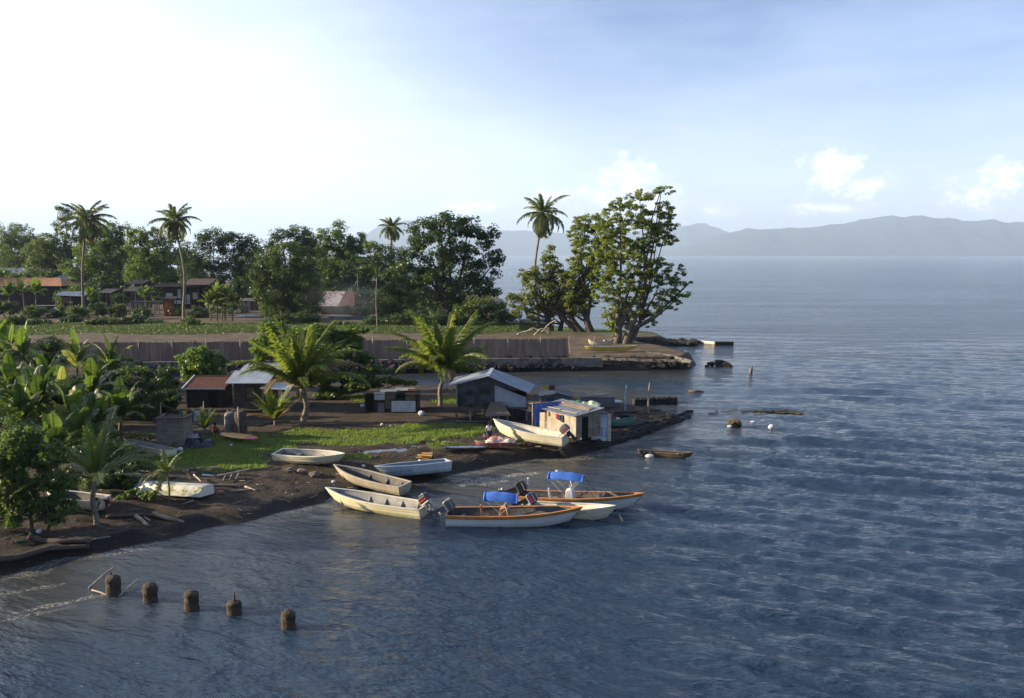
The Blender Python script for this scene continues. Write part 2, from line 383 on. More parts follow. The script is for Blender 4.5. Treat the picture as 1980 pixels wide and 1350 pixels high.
# ------------------------------------------------------------------ far coast hills
def hills(name, prof, y0, depth, seed):
    us = np.linspace(prof[0][0], prof[-1][0], 260)
    pv = np.interp(us, [p[0] for p in prof], [p[1] for p in prof])
    xs = (us-990)/F0*y0; ts = np.linspace(0, 1, 34)
    Xh, T = np.meshgrid(xs, ts); Yh = y0 + T*depth
    top = (HORIZON-pv)/F0*y0
    ridg = fbm(Xh, Yh, 1/420., 5, seed); rdg2 = np.abs(fbm(Xh, Yh*.4, 1/560., 4, seed+3)-.5)*2
    Hh = top[None, :]*np.sin(np.minimum(T*1.15, 1)*math.pi/2)**.8*(1.0+.24*ridg-.34*rdg2*(1-T)*2)
    Hh *= (T < .999); Hh = np.where(T <= 0, -2, Hh)
    me = grid_mesh(name, Xh, Yh, Hh)
    return tag(link(name, me, mat('far forest', (.02, .038, .035), .95, (.012, .024, .022), scale=.006)), kind='structure')
hills("hills", [(1280,491),(1340,484),(1400,470),(1450,452),(1520,440),(1600,437),(1690,434),(1730,428),(1790,421),(1860,413),(1900,416),(1960,417),(2060,425),(2300,440),(2600,480)], 15000, 3000, 5)
hills("hills", [(600,480),(660,462),(710,440),(760,430),(850,432),(940,444),(1020,446),(1100,450),(1200,456),(1270,444),(1340,436),(1400,434),(1450,448),(1560,470),(1700,485)], 20000, 2500, 15)
# ------------------------------------------------------------------ haze
def haze():
    x0, x1, y0, y1, z0, z1 = -15500, 15500, -450, 23500, -4.5, 800
    V = [(x, y, z) for z in (z0, z1) for (x, y) in ((x0, y0), (x1, y0), (x1, y1), (x0, y1))]
    Fc = [(3,2,1,0),(4,5,6,7),(0,1,5,4),(1,2,6,5),(2,3,7,6),(3,0,4,7)]
    m = bpy.data.materials.new('haze'); m.use_nodes = True; nt = m.node_tree; nt.nodes.clear()
    o = nd(nt, 'ShaderNodeOutputMaterial')
    pv = nd(nt, 'ShaderNodeVolumePrincipled', {'Color': (.57, .74, 1.0), 'Density': HAZE_DENS, 'Anisotropy': 0.12})
    nt.links.new(pv.outputs[0], o.inputs['Volume'])
    tag(link("haze", pymesh("haze", V, Fc), m), kind='stuff')
HAZE_DENS = .000064
haze()
# ------------------------------------------------------------------ mesh builder
class MB:
    def __init__(s): s.v = []; s.f = []; s.sm = []
    def add(s, V, Fc, smooth=False):
        o = len(s.v); s.v += [tuple(p) for p in V]; s.f += [tuple(i+o for i in f) for f in Fc]; s.sm += [smooth]*len(Fc); return s
    def box(s, c, d, rz=0, M=None, taper=None):
        hx, hy, hz = d[0]/2, d[1]/2, d[2]/2; t = taper or 1
        V = [Vector((x*(t if z > 0 else 1), y*(t if z > 0 else 1), z)) for z in (-hz, hz) for (x, y) in ((-hx,-hy),(hx,-hy),(hx,hy),(-hx,hy))]
        R = M if M is not None else Matrix.Rotation(rz, 3, 'Z')
        V = [R @ p + Vector(c) for p in V]
        return s.add(V, [(3,2,1,0),(4,5,6,7),(0,1,5,4),(1,2,6,5),(2,3,7,6),(3,0,4,7)])
    def beam(s, a, b, w, h=None, roll=0):
        a, b = Vector(a), Vector(b); d = b-a; L = d.length; h = h or w
        q = d.to_track_quat('X', 'Z').to_matrix() @ Matrix.Rotation(roll, 3, 'X')
        return s.box((a+b)/2, (L, w, h), M=q)
    def tube(s, pts, rad, n=8, caps=True, jit=0, seed=0):
        pts = [Vector(p) for p in pts]; r_ = random.Random(seed)
        if not isinstance(rad, (list, tuple)): rad = [rad]*len(pts)
        V = []; up = Vector((0, 0, 1)); pa = None
        for i, p in enumerate(pts):
            d = (pts[min(i+1, len(pts)-1)]-pts[max(i-1, 0)]).normalized()
            if pa is None:
                pa = d.cross(up); 
                if pa.length < 1e-3: pa = Vector((1, 0, 0))
            pa = (pa - d*pa.dot(d)).normalized(); pb = d.cross(pa)
            for k in range(n):
                a = 2*math.pi*k/n; rr = rad[i]*(1+r_.uniform(-jit, jit))
                V.append(p + (pa*math.cos(a)+pb*math.sin(a))*rr)
        Fc = [(i*n+k, i*n+(k+1) % n, (i+1)*n+(k+1) % n, (i+1)*n+k) for i in range(len(pts)-1) for k in range(n)]
        if caps: Fc += [tuple(range(n))[::-1], tuple((len(pts)-1)*n+k for k in range(n))]
        return s.add(V, Fc, n > 5)
    def quad(s, a, b, c, d, t=0.0):
        a, b, c, d = map(Vector, (a, b, c, d))
        if not t: return s.add([a, b, c, d], [(0, 1, 2, 3)])
        n = (b-a).cross(d-a).normalized()*t
        V = [a, b, c, d, a+n, b+n, c+n, d+n]
        return s.add(V, [(3,2,1,0),(4,5,6,7),(0,1,5,4),(1,2,6,5),(2,3,7,6),(3,0,4,7)])
    def corr(s, a, b, c, d, pitch=.16, amp=.022, t=.012, seed=0, sag=0.0):
        """corrugated sheet: a->b along the eave, d->c along the ridge; waves run across a->b"""
        a, b, c, d = map(Vector, (a, b, c, d)); L = (b-a).length; n = max(4, int(L/pitch)*4)
        nrm = (b-a).cross(d-a).normalized(); r_ = random.Random(seed); V = []
        m = 5
        ph = [r_.uniform(-.012, .012) for _ in range(n//6+3)]
        for j in range(m):
            w = j/(m-1)
            for i in range(n+1):
                u = i/n; p = (a.lerp(b, u)).lerp(d.lerp(c, u), w)
                p = p + nrm*(amp*math.sin(i*math.pi/2)+ph[i//6]*w - sag*4*w*(1-w))
                V.append(p)
        F_ = [(j*(n+1)+i, j*(n+1)+i+1, (j+1)*(n+1)+i+1, (j+1)*(n+1)+i) for j in range(m-1) for i in range(n)]
        k = len(V); V2 = [Vector(p)-nrm*t for p in V]
        F2 = [tuple(x+k for x in f[::-1]) for f in F_]
        E = []
        for i in range(n): E += [(i+1, i, i+k, i+1+k), ((m-1)*(n+1)+i, (m-1)*(n+1)+i+1, (m-1)*(n+1)+i+1+k, (m-1)*(n+1)+i+k)]
        for j in range(m-1): E += [(j*(n+1), (j+1)*(n+1), (j+1)*(n+1)+k, j*(n+1)+k), ((j+1)*(n+1)+n, j*(n+1)+n, j*(n+1)+n+k, (j+1)*(n+1)+n+k)]
        return s.add(V+V2, F_+F2+E)
    def boards(s, a, b, h0, h1, w=.18, t=.025, horiz=True, gap=.012, seed=0, rag=.03, hb=None):
        """a plank wall from ground point a to b between heights h0 and h1 (hb: top height at b)"""
        a, b = Vector(a), Vector(b); L = (b-a).length; d = (b-a).normalized(); nrm = Vector((d.y, -d.x, 0))
        r_ = random.Random(seed); hb = h1 if hb is None else hb
        q = d.to_track_quat('X', 'Z').to_matrix()
        if horiz:
            n = max(1, round((h1-h0)/w)); w_ = (h1-h0)/n
            for i in range(n):
                e0, e1 = r_.uniform(0, rag), r_.uniform(0, rag)
                zc = h0+(i+.5)*w_
                c = a+d*(L/2+(e1-e0)/2)+Vector((0, 0, zc))+nrm*r_.uniform(-.012, .012)
                R = q @ Matrix.Rotation(r_.uniform(-.006, .006), 3, 'Y')
                s.box(c, (L+e0+e1, t, w_-gap), M=R)
        else:
            n = max(1, round(L/w)); w_ = L/n
            for i in range(n):
                f = (i+.5)/n; top = h1+(hb-h1)*f+r_.uniform(-rag, rag); 
                c = a+d*(f*L)+Vector((0, 0, (h0+top)/2))+nrm*r_.uniform(-.01, .01)
                s.box(c, (w_-gap, t, top-h0), M=q @ Matrix.Rotation(r_.uniform(-.008, .008), 3, 'Y'))
        return s
    def prism(s, pts, t, M=None):
        """flat outline (x,z) extruded along y by t"""
        n = len(pts); V = [Vector((x, -t/2, z)) for x, z in pts]+[Vector((x, t/2, z)) for x, z in pts]
        if M is not None: V = [M @ p for p in V]
        return s.add(V, [tuple(range(n)), tuple(range(2*n-1, n-1, -1))]+[((i+1) % n, i, i+n, (i+1) % n+n) for i in range(n)])
    def build(s, name, m=None, parent=None, loc=None, rot=None, bevel=0):
        me = bpy.data.meshes.new(name); me.from_pydata(s.v, [], s.f)
        me.polygons.foreach_set('use_smooth', s.sm); me.update()
        o = link(name, me, m, parent, loc, rot)
        if bevel:
            b = o.modifiers.new('bev', 'BEVEL'); b.width = bevel; b.segments = 2; b.limit_method = 'ANGLE'
        return o
def lump(mb, c, r, seed=0, amp=.25, n=2, sq=(1, 1, 1)):
    bm = bmesh.new(); bmesh.ops.create_icosphere(bm, subdivisions=n, radius=1)
    V = []
    for v in bm.verts:
        k = 1+amp*2*(mnoise.noise(v.co*1.4+Vector((seed*3.1, seed*1.7, 0))))
        p = v.co*k; V.append(Vector((p.x*sq[0]*r, p.y*sq[1]*r, p.z*sq[2]*r))+Vector(c))
    F_ = [tuple(x.index for x in f.verts) for f in bm.faces]; bm.free(); mb.add(V, F_, False); return mb
def curve(pts, n=6):
    """Catmull-Rom through points"""
    P_ = [Vector(p) for p in pts]; P_ = [2*P_[0]-P_[1]]+P_+[2*P_[-1]-P_[-2]]; out = []
    for i in range(1, len(P_)-2):
        for k in range(n):
            t = k/n; a, b, c, d = P_[i-1:i+3]
            out.append(.5*((2*b)+(c-a)*t+(2*a-5*b+4*c-d)*t*t+(3*b-a-3*c+d)*t**3))
    return out+[P_[-2]]

# ------------------------------------------------------------------ plants
BARK = mat('bark', (.17, .14, .11), .95, (.07, .055, .045), scale=2, bump=.05, bscale=9, stretch=(3, 3, .6))
BARK2 = mat('dark bark', (.09, .07, .055), .95, (.035, .028, .022), scale=2, bump=.05, bscale=9, stretch=(3, 3, .6))
PBARK = mat('palm bark', (.24, .21, .17), .95, (.12, .10, .08), scale=2, bump=.04, bscale=7, stretch=(.6, .6, 6))
LM = {
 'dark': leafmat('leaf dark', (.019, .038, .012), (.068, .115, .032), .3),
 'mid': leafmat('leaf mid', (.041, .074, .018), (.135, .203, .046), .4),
 'almond': leafmat('leaf almond', (.065, .098, .022), (.23, .275, .06), .5, (.13, .07, .02)),
 'light': leafmat('leaf light', (.047, .088, .019), (.162, .243, .047), .4),
 'olive': leafmat('leaf olive', (.074, .095, .030), (.203, .243, .081), .4, (.12, .09, .03)),
 'bush': leafmat('leaf bush', (.030, .057, .015), (.108, .162, .041), .35, (.10, .07, .03)),
 'hazy': leafmat('leaf hazy', (.054, .081, .030), (.149, .203, .061), .4),
}
def leaf_quads(C, N, T, L, Wd, fold=.25):
    """C centres, N normals, T leaf axis; diamond leaf of two tris sharing the rib -> quads (n,4)"""
    T = T - N*np.sum(T*N, 1, keepdims=True); T /= np.linalg.norm(T, axis=1, keepdims=True)+1e-9
    B = np.cross(N, T); L = L[:, None]; Wd = Wd[:, None]
    a = C - T*L*.5; c = C + T*L*.5
    b = C + B*Wd*.5 + N*Wd*fold*.4 + T*L*.05; d = C - B*Wd*.5 + N*Wd*fold*.4 + T*L*.05
    V = np.stack([a, b, c, d], 1).reshape(-1, 3)
    return V, np.arange(len(V)).reshape(-1, 4)
def crown_mesh(name, blobs, seed, clump=.9, dens=1.0, leaf=.34, leaves=60, flat=.65, open_=.0):
    """blobs: list of (centre Vector, rx, ry, rz); leaf clumps spread through them"""
    rs = np.random.RandomState(seed); CS = []; RS = []
    for (c, rx, ry, rz) in blobs:
        n = max(4, int(dens*2.6*(rx*ry*rz)**(2/3.)/(clump**2)*1.9))
        d = rs.normal(size=(n, 3)); d /= np.linalg.norm(d, axis=1, keepdims=True)
        r = rs.uniform(.35, 1, n)**.45
        CS.append(np.array(c)[None]+d*r[:, None]*np.array([rx, ry, rz])[None]*(1-open_*rs.rand(n, 1)*.2)); RS.append(clump*rs.uniform(.55, 1.25, n))
    CS = np.concatenate(CS); RS = np.concatenate(RS); k = leaves
    n = len(CS)*k; d = rs.normal(size=(n, 3)); d /= np.linalg.norm(d, axis=1, keepdims=True)
    r = rs.uniform(.15, 1, n)**.5
    Cn = np.repeat(CS, k, 0)+d*(r*np.repeat(RS, k))[:, None]*np.array([1, 1, flat])
    N = d*.55+np.array([0, 0, .75])+rs.normal(size=(n, 3))*.55; N /= np.linalg.norm(N, axis=1, keepdims=True)
    T = rs.normal(size=(n, 3))+d*.6; L = leaf*rs.uniform(.6, 1.3, n)
    V, Q = leaf_quads(Cn, N, T, L, L*.62)
    return npmesh(name, V, Q)
def tree(name, label, blobs, base, leafm, seed=1, group=None, clump=.9, dens=1.0, leaf=.34, leaves=60, tr=.35, flat=.65, bark=None, forks=None, cat='tree', ymean=None, depth=.8, lean=None, limbs=10):
    """blobs in pixels: (u, v, ru, rv[, dy]) at the depth of the base point"""
    r_ = random.Random(seed); bl = []
    for q in blobs:
        y = base.y + (q[4] if len(q) > 4 else r_.uniform(-.35, .35)*q[2]*base.y/F0)
        c = PD(q[0], q[1], y); rx = q[2]*y/F0; rz = q[3]*y/F0
        bl.append((c, rx, max(rx*depth, rz*.7), rz))
    root = empty(name, base, label=label, cat=cat, group=group)
    org = Vector(base)
    cm = crown_mesh('crown', [(b[0]-org, b[1], b[2], b[3]) for b in bl], seed, clump, dens, leaf, leaves, flat)
    link('crown', cm, leafm, root)
    mb = MB()
    cx = sum((b[0] for b in bl), Vector())/len(bl) - org
    stems = forks or [(0, 0, 1.0)]
    for (ox, oy, kk) in stems:
        st = Vector((ox, oy, -.3)); low = min(b[0].z-b[3] for b in bl)-org.z
        th = max(low, cx.z*.42)
        f = Vector((cx.x*.45+ox*2.2+(lean or 0), oy*2, th))
        trunk = curve([st, st.lerp(f, .35)+Vector((r_.uniform(-.3, .3), 0, .2)), f], 5)
        mb.tube(trunk, [tr*kk*(1.35-.75*i/len(trunk)) for i in range(len(trunk))], 9, jit=.06, seed=seed)
        for b in r_.sample(bl, min(len(bl), limbs)):
            e = b[0]-org+Vector((r_.uniform(-.4, .4)*b[1], 0, r_.uniform(-.2, .4)*b[3])); s0 = trunk[r_.randint(len(trunk)//2, len(trunk)-1)]
            m = s0.lerp(e, .5)+Vector((r_.uniform(-.5, .5), r_.uniform(-.5, .5), -.08*(e-s0).length))
            pts = curve([s0, m, e], 4); mb.tube(pts, [tr*kk*.5*(1-.85*i/len(pts)) for i in range(len(pts))], 6)
    mb.build('trunk', bark or BARK2, root)
    return root
# --- palms
def frond_mesh(L, droop, seed, nl=44, ll=.75, lw=.055, hang=.8, twist=0.0, stiff=.25, stalk=.12):
    """a feather frond starting at the origin along +X, arching down; leaflets both sides"""
    rs = random.Random(seed); n = 14; pts = []; ang = 0.0; p = Vector((0, 0, 0)); tang = []
    for i in range(n+1):
        t = i/n; a = -droop*(t**1.5); d = Vector((math.cos(a), twist*t*.4, math.sin(a))).normalized(); pts.append(p.copy()); tang.append(d); p = p+d*(L/n)
    mb = MB(); mb.tube(pts, [.045*L/4*(1-.8*i/n)+.006 for i in range(n+1)], 4)
    for i in range(nl):
        t = stalk+(1-stalk)*(i+.5)/nl; k = min(n-1, int(t*n)); f = t*n-k; c = pts[k].lerp(pts[k+1], f); d = tang[k].lerp(tang[k+1], f).normalized()
        side = Vector((0, 1, 0)); side = (side-d*side.dot(d)).normalized(); up = side.cross(d)*-1
        if up.z < 0: up = -up
        l = ll*(math.sin(math.pi*(.12+.80*t))**.6)*rs.uniform(.6, 1.15)
        for sg in (-1, 1):
            dirn = (side*sg*(1-stiff*t)+d*(.45+.7*t)+up*rs.uniform(.0, .35)).normalized()
            m = c+dirn*l*.5; e = c+(dirn+Vector((0, 0, -hang*rs.uniform(.6, 1.1)))).normalized()*l*.95 if hang > .05 else c+dirn*l
            m = m+Vector((0, 0, -hang*l*.08)); w = d*lw*rs.uniform(.8, 1.2)
            o = len(mb.v); mb.v += [tuple(c-w*.5), tuple(c+w*.5), tuple(m+w*.6), tuple(m-w*.6), tuple(e)]
            mb.f += [(o, o+1, o+2, o+3), (o+3, o+2, o+4)]; mb.sm += [False, False]
    return mb
PALM_M = {
 'far': leafmat('palm far', (.061, .081, .030), (.162, .196, .068), .4),
 'near': leafmat('palm near', (.050, .080, .015), (.175, .215, .045), .45),
 'dry': leafmat('palm dry', (.16, .11, .05), (.26, .19, .09), .3),
 'yellow': leafmat('palm yellow', (.22, .24, .03), (.38, .38, .06), .5),
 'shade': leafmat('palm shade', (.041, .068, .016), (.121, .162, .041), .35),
}
FR_CACHE = {}
def palm(name, label, base, crown, nf=22, L=4.2, tr=.16, mt='far', seed=1, group=None, droops=(.5, 2.1), elev=(-.5, 1.45), dry=3, nl=44, ll=.75, lw=.06, hang=.8, bend=.6, coco=True, husk=False, yellow=0, fat=1.0):
    r_ = random.Random(seed); root = empty(name, base, label=label, cat='palm tree' , group=group)
    top = Vector(crown)-Vector(base)
    mid = Vector((top.x*.5+bend*(1 if r_.random() > .5 else -1), top.y*.5, top.z*.5))
    pts = curve([(0, 0, -.3), (top.x*.12, 0, top.z*.12), mid, top], 6)
    MB().tube(pts, [tr*(1.5*fat if i == 0 else (1.15*fat if i < 3 else 1.0-.35*i/len(pts))) for i in range(len(pts))], 9, jit=.04, seed=seed).build('trunk', PBARK, root)
    for i in range(nf):
        a = i*2.39996+r_.uniform(-.4, .4); t = (i+.5)/nf; el_ = elev[1]+(elev[0]-elev[1])*t**.85+r_.uniform(-.16, .16)*(t > .15)
        dr = droops[0]+(droops[1]-droops[0])*t*r_.uniform(.8, 1.15); isdry = i >= nf-dry; isy = (i < yellow)
        key = (round(L, 1), int(dr*4), r_.randint(0, 1), nl, ll)
        if key not in FR_CACHE:
            fm = frond_mesh(L, max(.25, key[1]/4+.1), key[2]+key[1]*3+1, nl=nl, ll=ll, lw=lw, hang=hang, twist=(key[2]-.5)*.8)
            me = bpy.data.meshes.new('frond'); me.from_pydata(fm.v, [], fm.f); me.update(); FR_CACHE[key] = me
        me = FR_CACHE[key].copy(); o = link('frond', me, PALM_M['dry' if isdry else ('yellow' if isy else mt)], root)
        sc_ = r_.uniform(.74, 1.12)*(.82 if t < .12 else 1)
        o.location = top; o.rotation_euler = Euler((r_.uniform(-.3, .3), -el_, a), 'XYZ'); o.scale = (sc_,)*3
    if coco:
        for k in range(6):
            a = r_.uniform(0, 6.28); mb = MB(); lump(mb, (0, 0, 0), .15, k, .05, 2, (1, 1, 1.15))
            mb.build('coconut', mat('coconut', (.16, .15, .05), .6, (.11, .07, .03)), root, loc=top+Vector((.3*math.cos(a), .3*math.sin(a), -.35-.12*(k % 2))))
    return root
# --- bananas
BAN = {'a': leafmat('banana leaf', (.03, .058, .013), (.11, .165, .034), .45), 'b': leafmat('banana leaf pale', (.12, .14, .045), (.28, .29, .11), .4), 'c': leafmat('banana leaf dark', (.02, .045, .012), (.06, .10, .025), .35)}
BSTEM = mat('banana stem', (.14, .13, .06), .7, (.09, .06, .03), scale=3, stretch=(3, 3, .6))
def banana_leaf(L, Wd, droop, seed, tear=.5):
    r_ = random.Random(seed); n = 26; mb = MB(); pts = []; p = Vector((0, 0, 0)); T = []
    for i in range(n+1):
        t = i/n; a = -droop*t**1.7; d = Vector((math.cos(a), 0, math.sin(a))); pts.append(p.copy()); T.append(d); p = p+d*L/n
    mb.tube(pts, [.035*(1-.8*i/n)+.004 for i in range(n+1)], 5)
    off = [0, 0]; torn = [r_.random() < tear for _ in range(2*n+2)]
    for sg in (-1, 1):
        prev = None; sag = .15
        for i in range(3, n+1):
            t = (i-3)/(n-3); w = Wd*.5*(math.sin(math.pi*min(1, t*.93+.05))**.55)
            u = Vector((-T[i].z, 0, T[i].x)); 
            if torn[i+(n if sg > 0 else 0)]: sag = r_.uniform(-.25, .9); prev2 = None
            def edge(ii, ww):
                m = pts[ii]+Vector((0, sg, 0))*ww*.58+u*ww*(.10-sag*.12)
                e = pts[ii]+Vector((0, sg, 0))*ww*(1.05-.3*max(0, sag))+u*ww*(.12-sag*.6)-T[ii]*ww*.15
                return m, e
            w0 = Wd*.5*(math.sin(math.pi*min(1, max(0, (i-4)/(n-3))*.93+.05))**.55)
            ma, ea = edge(i-1, w0); mb_, eb = edge(i, w)
            if torn[i+(n if sg > 0 else 0)]: ea = ea+T[i]*.04; eb = eb-T[i]*.02
            o = len(mb.v); mb.v += [tuple(x) for x in (pts[i-1], pts[i], mb_, ma, eb, ea)]
            mb.f += [(o, o+1, o+2, o+3), (o+3, o+2, o+4, o+5)]; mb.sm += [True, True]
    return mb
def banana(label, base, h, nl=9, L=2.3, seed=1, group='banana plants', Wd=.62, up=1.2, cat='banana plant', stem=True, mats='aab'):
    r_ = random.Random(seed); root = empty('banana_plant', base, label=label, cat=cat, group=group)
    lean = Vector((r_.uniform(-.25, .25), r_.uniform(-.2, .2), 0)); top = Vector((0, 0, h))+lean
    MB().tube(curve([(0, 0, -.2), (lean.x*.3, lean.y*.3, h*.5), top], 4), [.16, .15, .14, .135, .13, .12, .11, .09, .07], 9, seed=seed).build('stem', BSTEM, root)
    for i in range(nl):
        a = i*2.4+r_.uniform(-.3, .3)+seed; t = i/max(1, nl-1); el_ = up*(1-t*.75)+.15; 
        mb = banana_leaf(L*r_.uniform(.8, 1.1), Wd*r_.uniform(.85, 1.15), .35+1.7*t*r_.uniform(.8, 1.1), seed*31+i, .25+.35*t)
        o = mb.build('leaf', BAN[r_.choice(mats)], root); o.location = top+Vector((0, 0, -.25*t)); o.rotation_euler = Euler((r_.uniform(-.5, .5), -el_, a), 'XYZ')
    return root
# ------------------------------------------------------------------ the tall trees of the point and the wood
def gb(u, v): return G(u, v)
def at_dist(u, y, z=1.5):   # ground point at depth y in pixel column u
    p = PD(u, 600, y); return Vector((p.x, y, z))
# big spreading tree at the point
b0 = gb(1203, 664)
tree('broadleaf_tree', 'tallest leafy tree at the tip of the point, pale twin trunks beside the yellow boat', [
 (1285,368,18,8),(1245,378,34,10),(1200,392,26,10),(1285,400,20,12),(1210,412,50,18),(1265,425,34,22),(1180,440,34,22),(1235,452,56,30),(1190,480,44,26),(1280,460,26,20),(1300,462,10,8),
 (1215,505,52,28),(1255,510,26,28),(1170,520,26,20),(1245,545,40,20),(1195,548,34,20),(1220,575,38,22),(1190,590,26,26),(1180,615,18,22),(1230,600,26,20),(1262,598,20,16),(1290,570,26,14),(1312,545,18,18),(1318,522,10,10),(1285,540,20,12),(1322,570,12,10),(1330,548,9,8),(1300,588,18,12),(1275,520,26,16),(1300,440,12,14),(1292,415,16,10),(1150,500,20,16),(1160,560,22,20),(1220,625,14,16),(1185,640,10,12),(1258,625,12,10)],
 b0, LM['almond'], 11, clump=.50, dens=.68, leaf=.30, leaves=42, tr=.5, flat=.5, bark=BARK, forks=[(-.9, 0, 1.0), (.35, -.2, 1.0), (.9, .4, .7)], limbs=7, cat='tree')
b1 = gb(1140, 642)
tree('broadleaf_tree', 'leaning leafy tree with dark forked trunks just left of the tallest one on the point', [
 (1140,430,32,20),(1120,455,24,22),(1165,450,26,24),(1135,480,34,22),(1170,490,24,24),(1125,510,30,20),(1160,525,28,24),(1115,530,22,18),(1140,550,26,22),(1110,565,26,22),(1135,580,24,20),(1115,598,18,14),(1095,545,18,20),(1100,585,16,18)],
 b1, LM['almond'], 12, clump=.56, dens=1.0, leaf=.30, leaves=46, tr=.55, flat=.55, forks=[(.3, 0, 1), (-1.2, .2, .9), (-2.2, .2, .7)], lean=-1.2)
b2 = gb(1065, 640)
tree('broadleaf_tree', 'lower olive-green tree with a pointed top right of the dark wood, over the water', [
 (1062,488,9,16),(1066,508,20,16),(1052,530,30,18),(1085,535,24,16),(1030,545,22,14),(1060,560,34,20),(1012,530,14,10),(1020,575,24,18),(1065,590,30,20),(1005,595,16,18),(1090,580,16,20),(1035,605,20,14),(992,580,10,14)],
 b2, LM['olive'], 13, clump=.75, dens=1.2, leaf=.4, leaves=42, tr=.5, flat=.6, forks=[(0, 0, 1), (1.5, .3, .7)])
# the big dark mass right of the middle
bd = at_dist(870, 165)
tree('broadleaf_tree', 'largest dark dense tree, filling the wood right of the middle palm', [
 (845,425,26,14),(905,425,26,12),(870,440,50,24),(812,450,26,24),(850,480,56,34),(910,470,36,34),(940,445,16,16),(955,470,12,22),(800,500,28,34),(880,520,60,40),(935,520,32,30),(960,505,12,20),(830,545,40,30),(900,565,46,28),(945,560,20,22),(800,560,26,26),(860,595,46,24),(785,530,20,26)],
 bd, LM['dark'], 14, clump=1.35, dens=.85, leaf=.55, leaves=70, tr=.7, flat=.7, group='trees of the wood')
W = [
 # (label, base u, depth, leaf, blobs, clump)
 ('hazy grey-green tree at the far left edge behind the grey roof', 20, 290, 'hazy', [(10,450,30,20),(40,455,24,24),(0,480,30,30),(45,490,30,26),(20,520,36,22)], 1.7),
 ('light green tree with feathery top left of the leftmost tall palm', 100, 265, 'hazy', [(95,470,26,22),(75,490,30,24),(120,440,16,22),(130,415,12,12),(115,400,8,6),(110,500,34,24),(80,520,34,22),(140,470,18,24)], 1.2),
 ('yellow-green bushy tree directly behind the leftmost tall palm trunk', 190, 250, 'mid', [(195,460,26,22),(180,490,34,26),(215,455,26,24),(225,485,28,30),(150,520,34,22),(205,525,34,24),(240,450,14,18)], 1.3),
 ('mid-green tree left of the second tall palm, above the brown roofs', 280, 228, 'mid', [(270,455,22,14),(295,460,24,18),(265,480,24,22),(300,490,30,22),(280,515,34,22),(310,530,30,18),(262,535,22,16),(330,455,16,16)], 1.25),
 ('dark tree with sky gaps between the second tall palm and the middle of the wood', 410, 220, 'dark', [(420,460,36,16),(380,480,26,20),(450,470,36,20),(415,500,40,24),(470,490,26,24),(370,515,28,24),(440,530,44,24),(480,530,26,30),(400,545,40,16),(395,455,14,8),(490,468,16,12)], 1.45),
 ('leafy tree standing forward of the wood, trunk hidden, left of the rusty white roof', 545, 172, 'bush', [(560,490,30,24),(520,505,24,24),(590,500,24,24),(545,530,40,28),(505,535,18,26),(590,540,30,28),(530,570,36,26),(580,580,34,26),(545,600,40,18),(610,565,18,24),(500,565,14,20)], 1.1),
 ('round-topped tree rising behind the forward leafy tree', 560, 215, 'dark', [(545,455,22,10),(575,450,24,12),(530,475,20,14),(580,475,30,18),(600,465,18,14)], 1.3),
 ('sunlit yellow-green tree with a pointed top left of the middle palm', 650, 225, 'mid', [(655,440,12,12),(640,455,28,14),(615,470,20,18),(660,470,30,18),(690,465,20,16),(640,495,36,20),(680,495,30,20),(700,480,12,14)], 1.3),
 ('shaded tree under the pointed yellow-green one, behind the slender bare trunks', 660, 205, 'bush', [(620,520,26,20),(660,525,34,18),(700,520,26,22),(640,545,34,18),(690,550,30,16)], 1.3),
 ('pale green tree behind the middle palm crown', 735, 215, 'hazy', [(720,480,16,14),(745,490,20,18),(770,500,18,20),(725,510,20,16),(755,525,24,20)], 1.2),
 ('leafy tree just left of the largest dark tree, before the gap of water', 762, 172, 'bush', [(755,540,20,22),(775,560,22,26),(750,580,26,24),(785,590,24,26),(740,600,20,18),(770,615,30,14)], 1.1),
 ('low tree in front of the largest dark tree, at its right foot', 935, 158, 'bush', [(930,590,30,18),(965,600,22,16),(900,605,26,16),(985,610,16,12),(950,620,34,12)], 1.0),
 ('low dark shrubby tree behind the field, right of the smoke', 830, 158, 'dark', [(800,615,26,14),(840,618,30,14),(880,620,26,12),(765,620,20,12),(720,622,20,10)], 1.0),
]
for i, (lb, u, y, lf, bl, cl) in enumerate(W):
    tree('broadleaf_tree', lb, bl, at_dist(u, y), LM[lf], 30+i, group='trees of the wood', clump=cl, dens=1.5, leaf=.45 if y > 190 else .38, leaves=64, tr=.4, flat=.7, limbs=5)
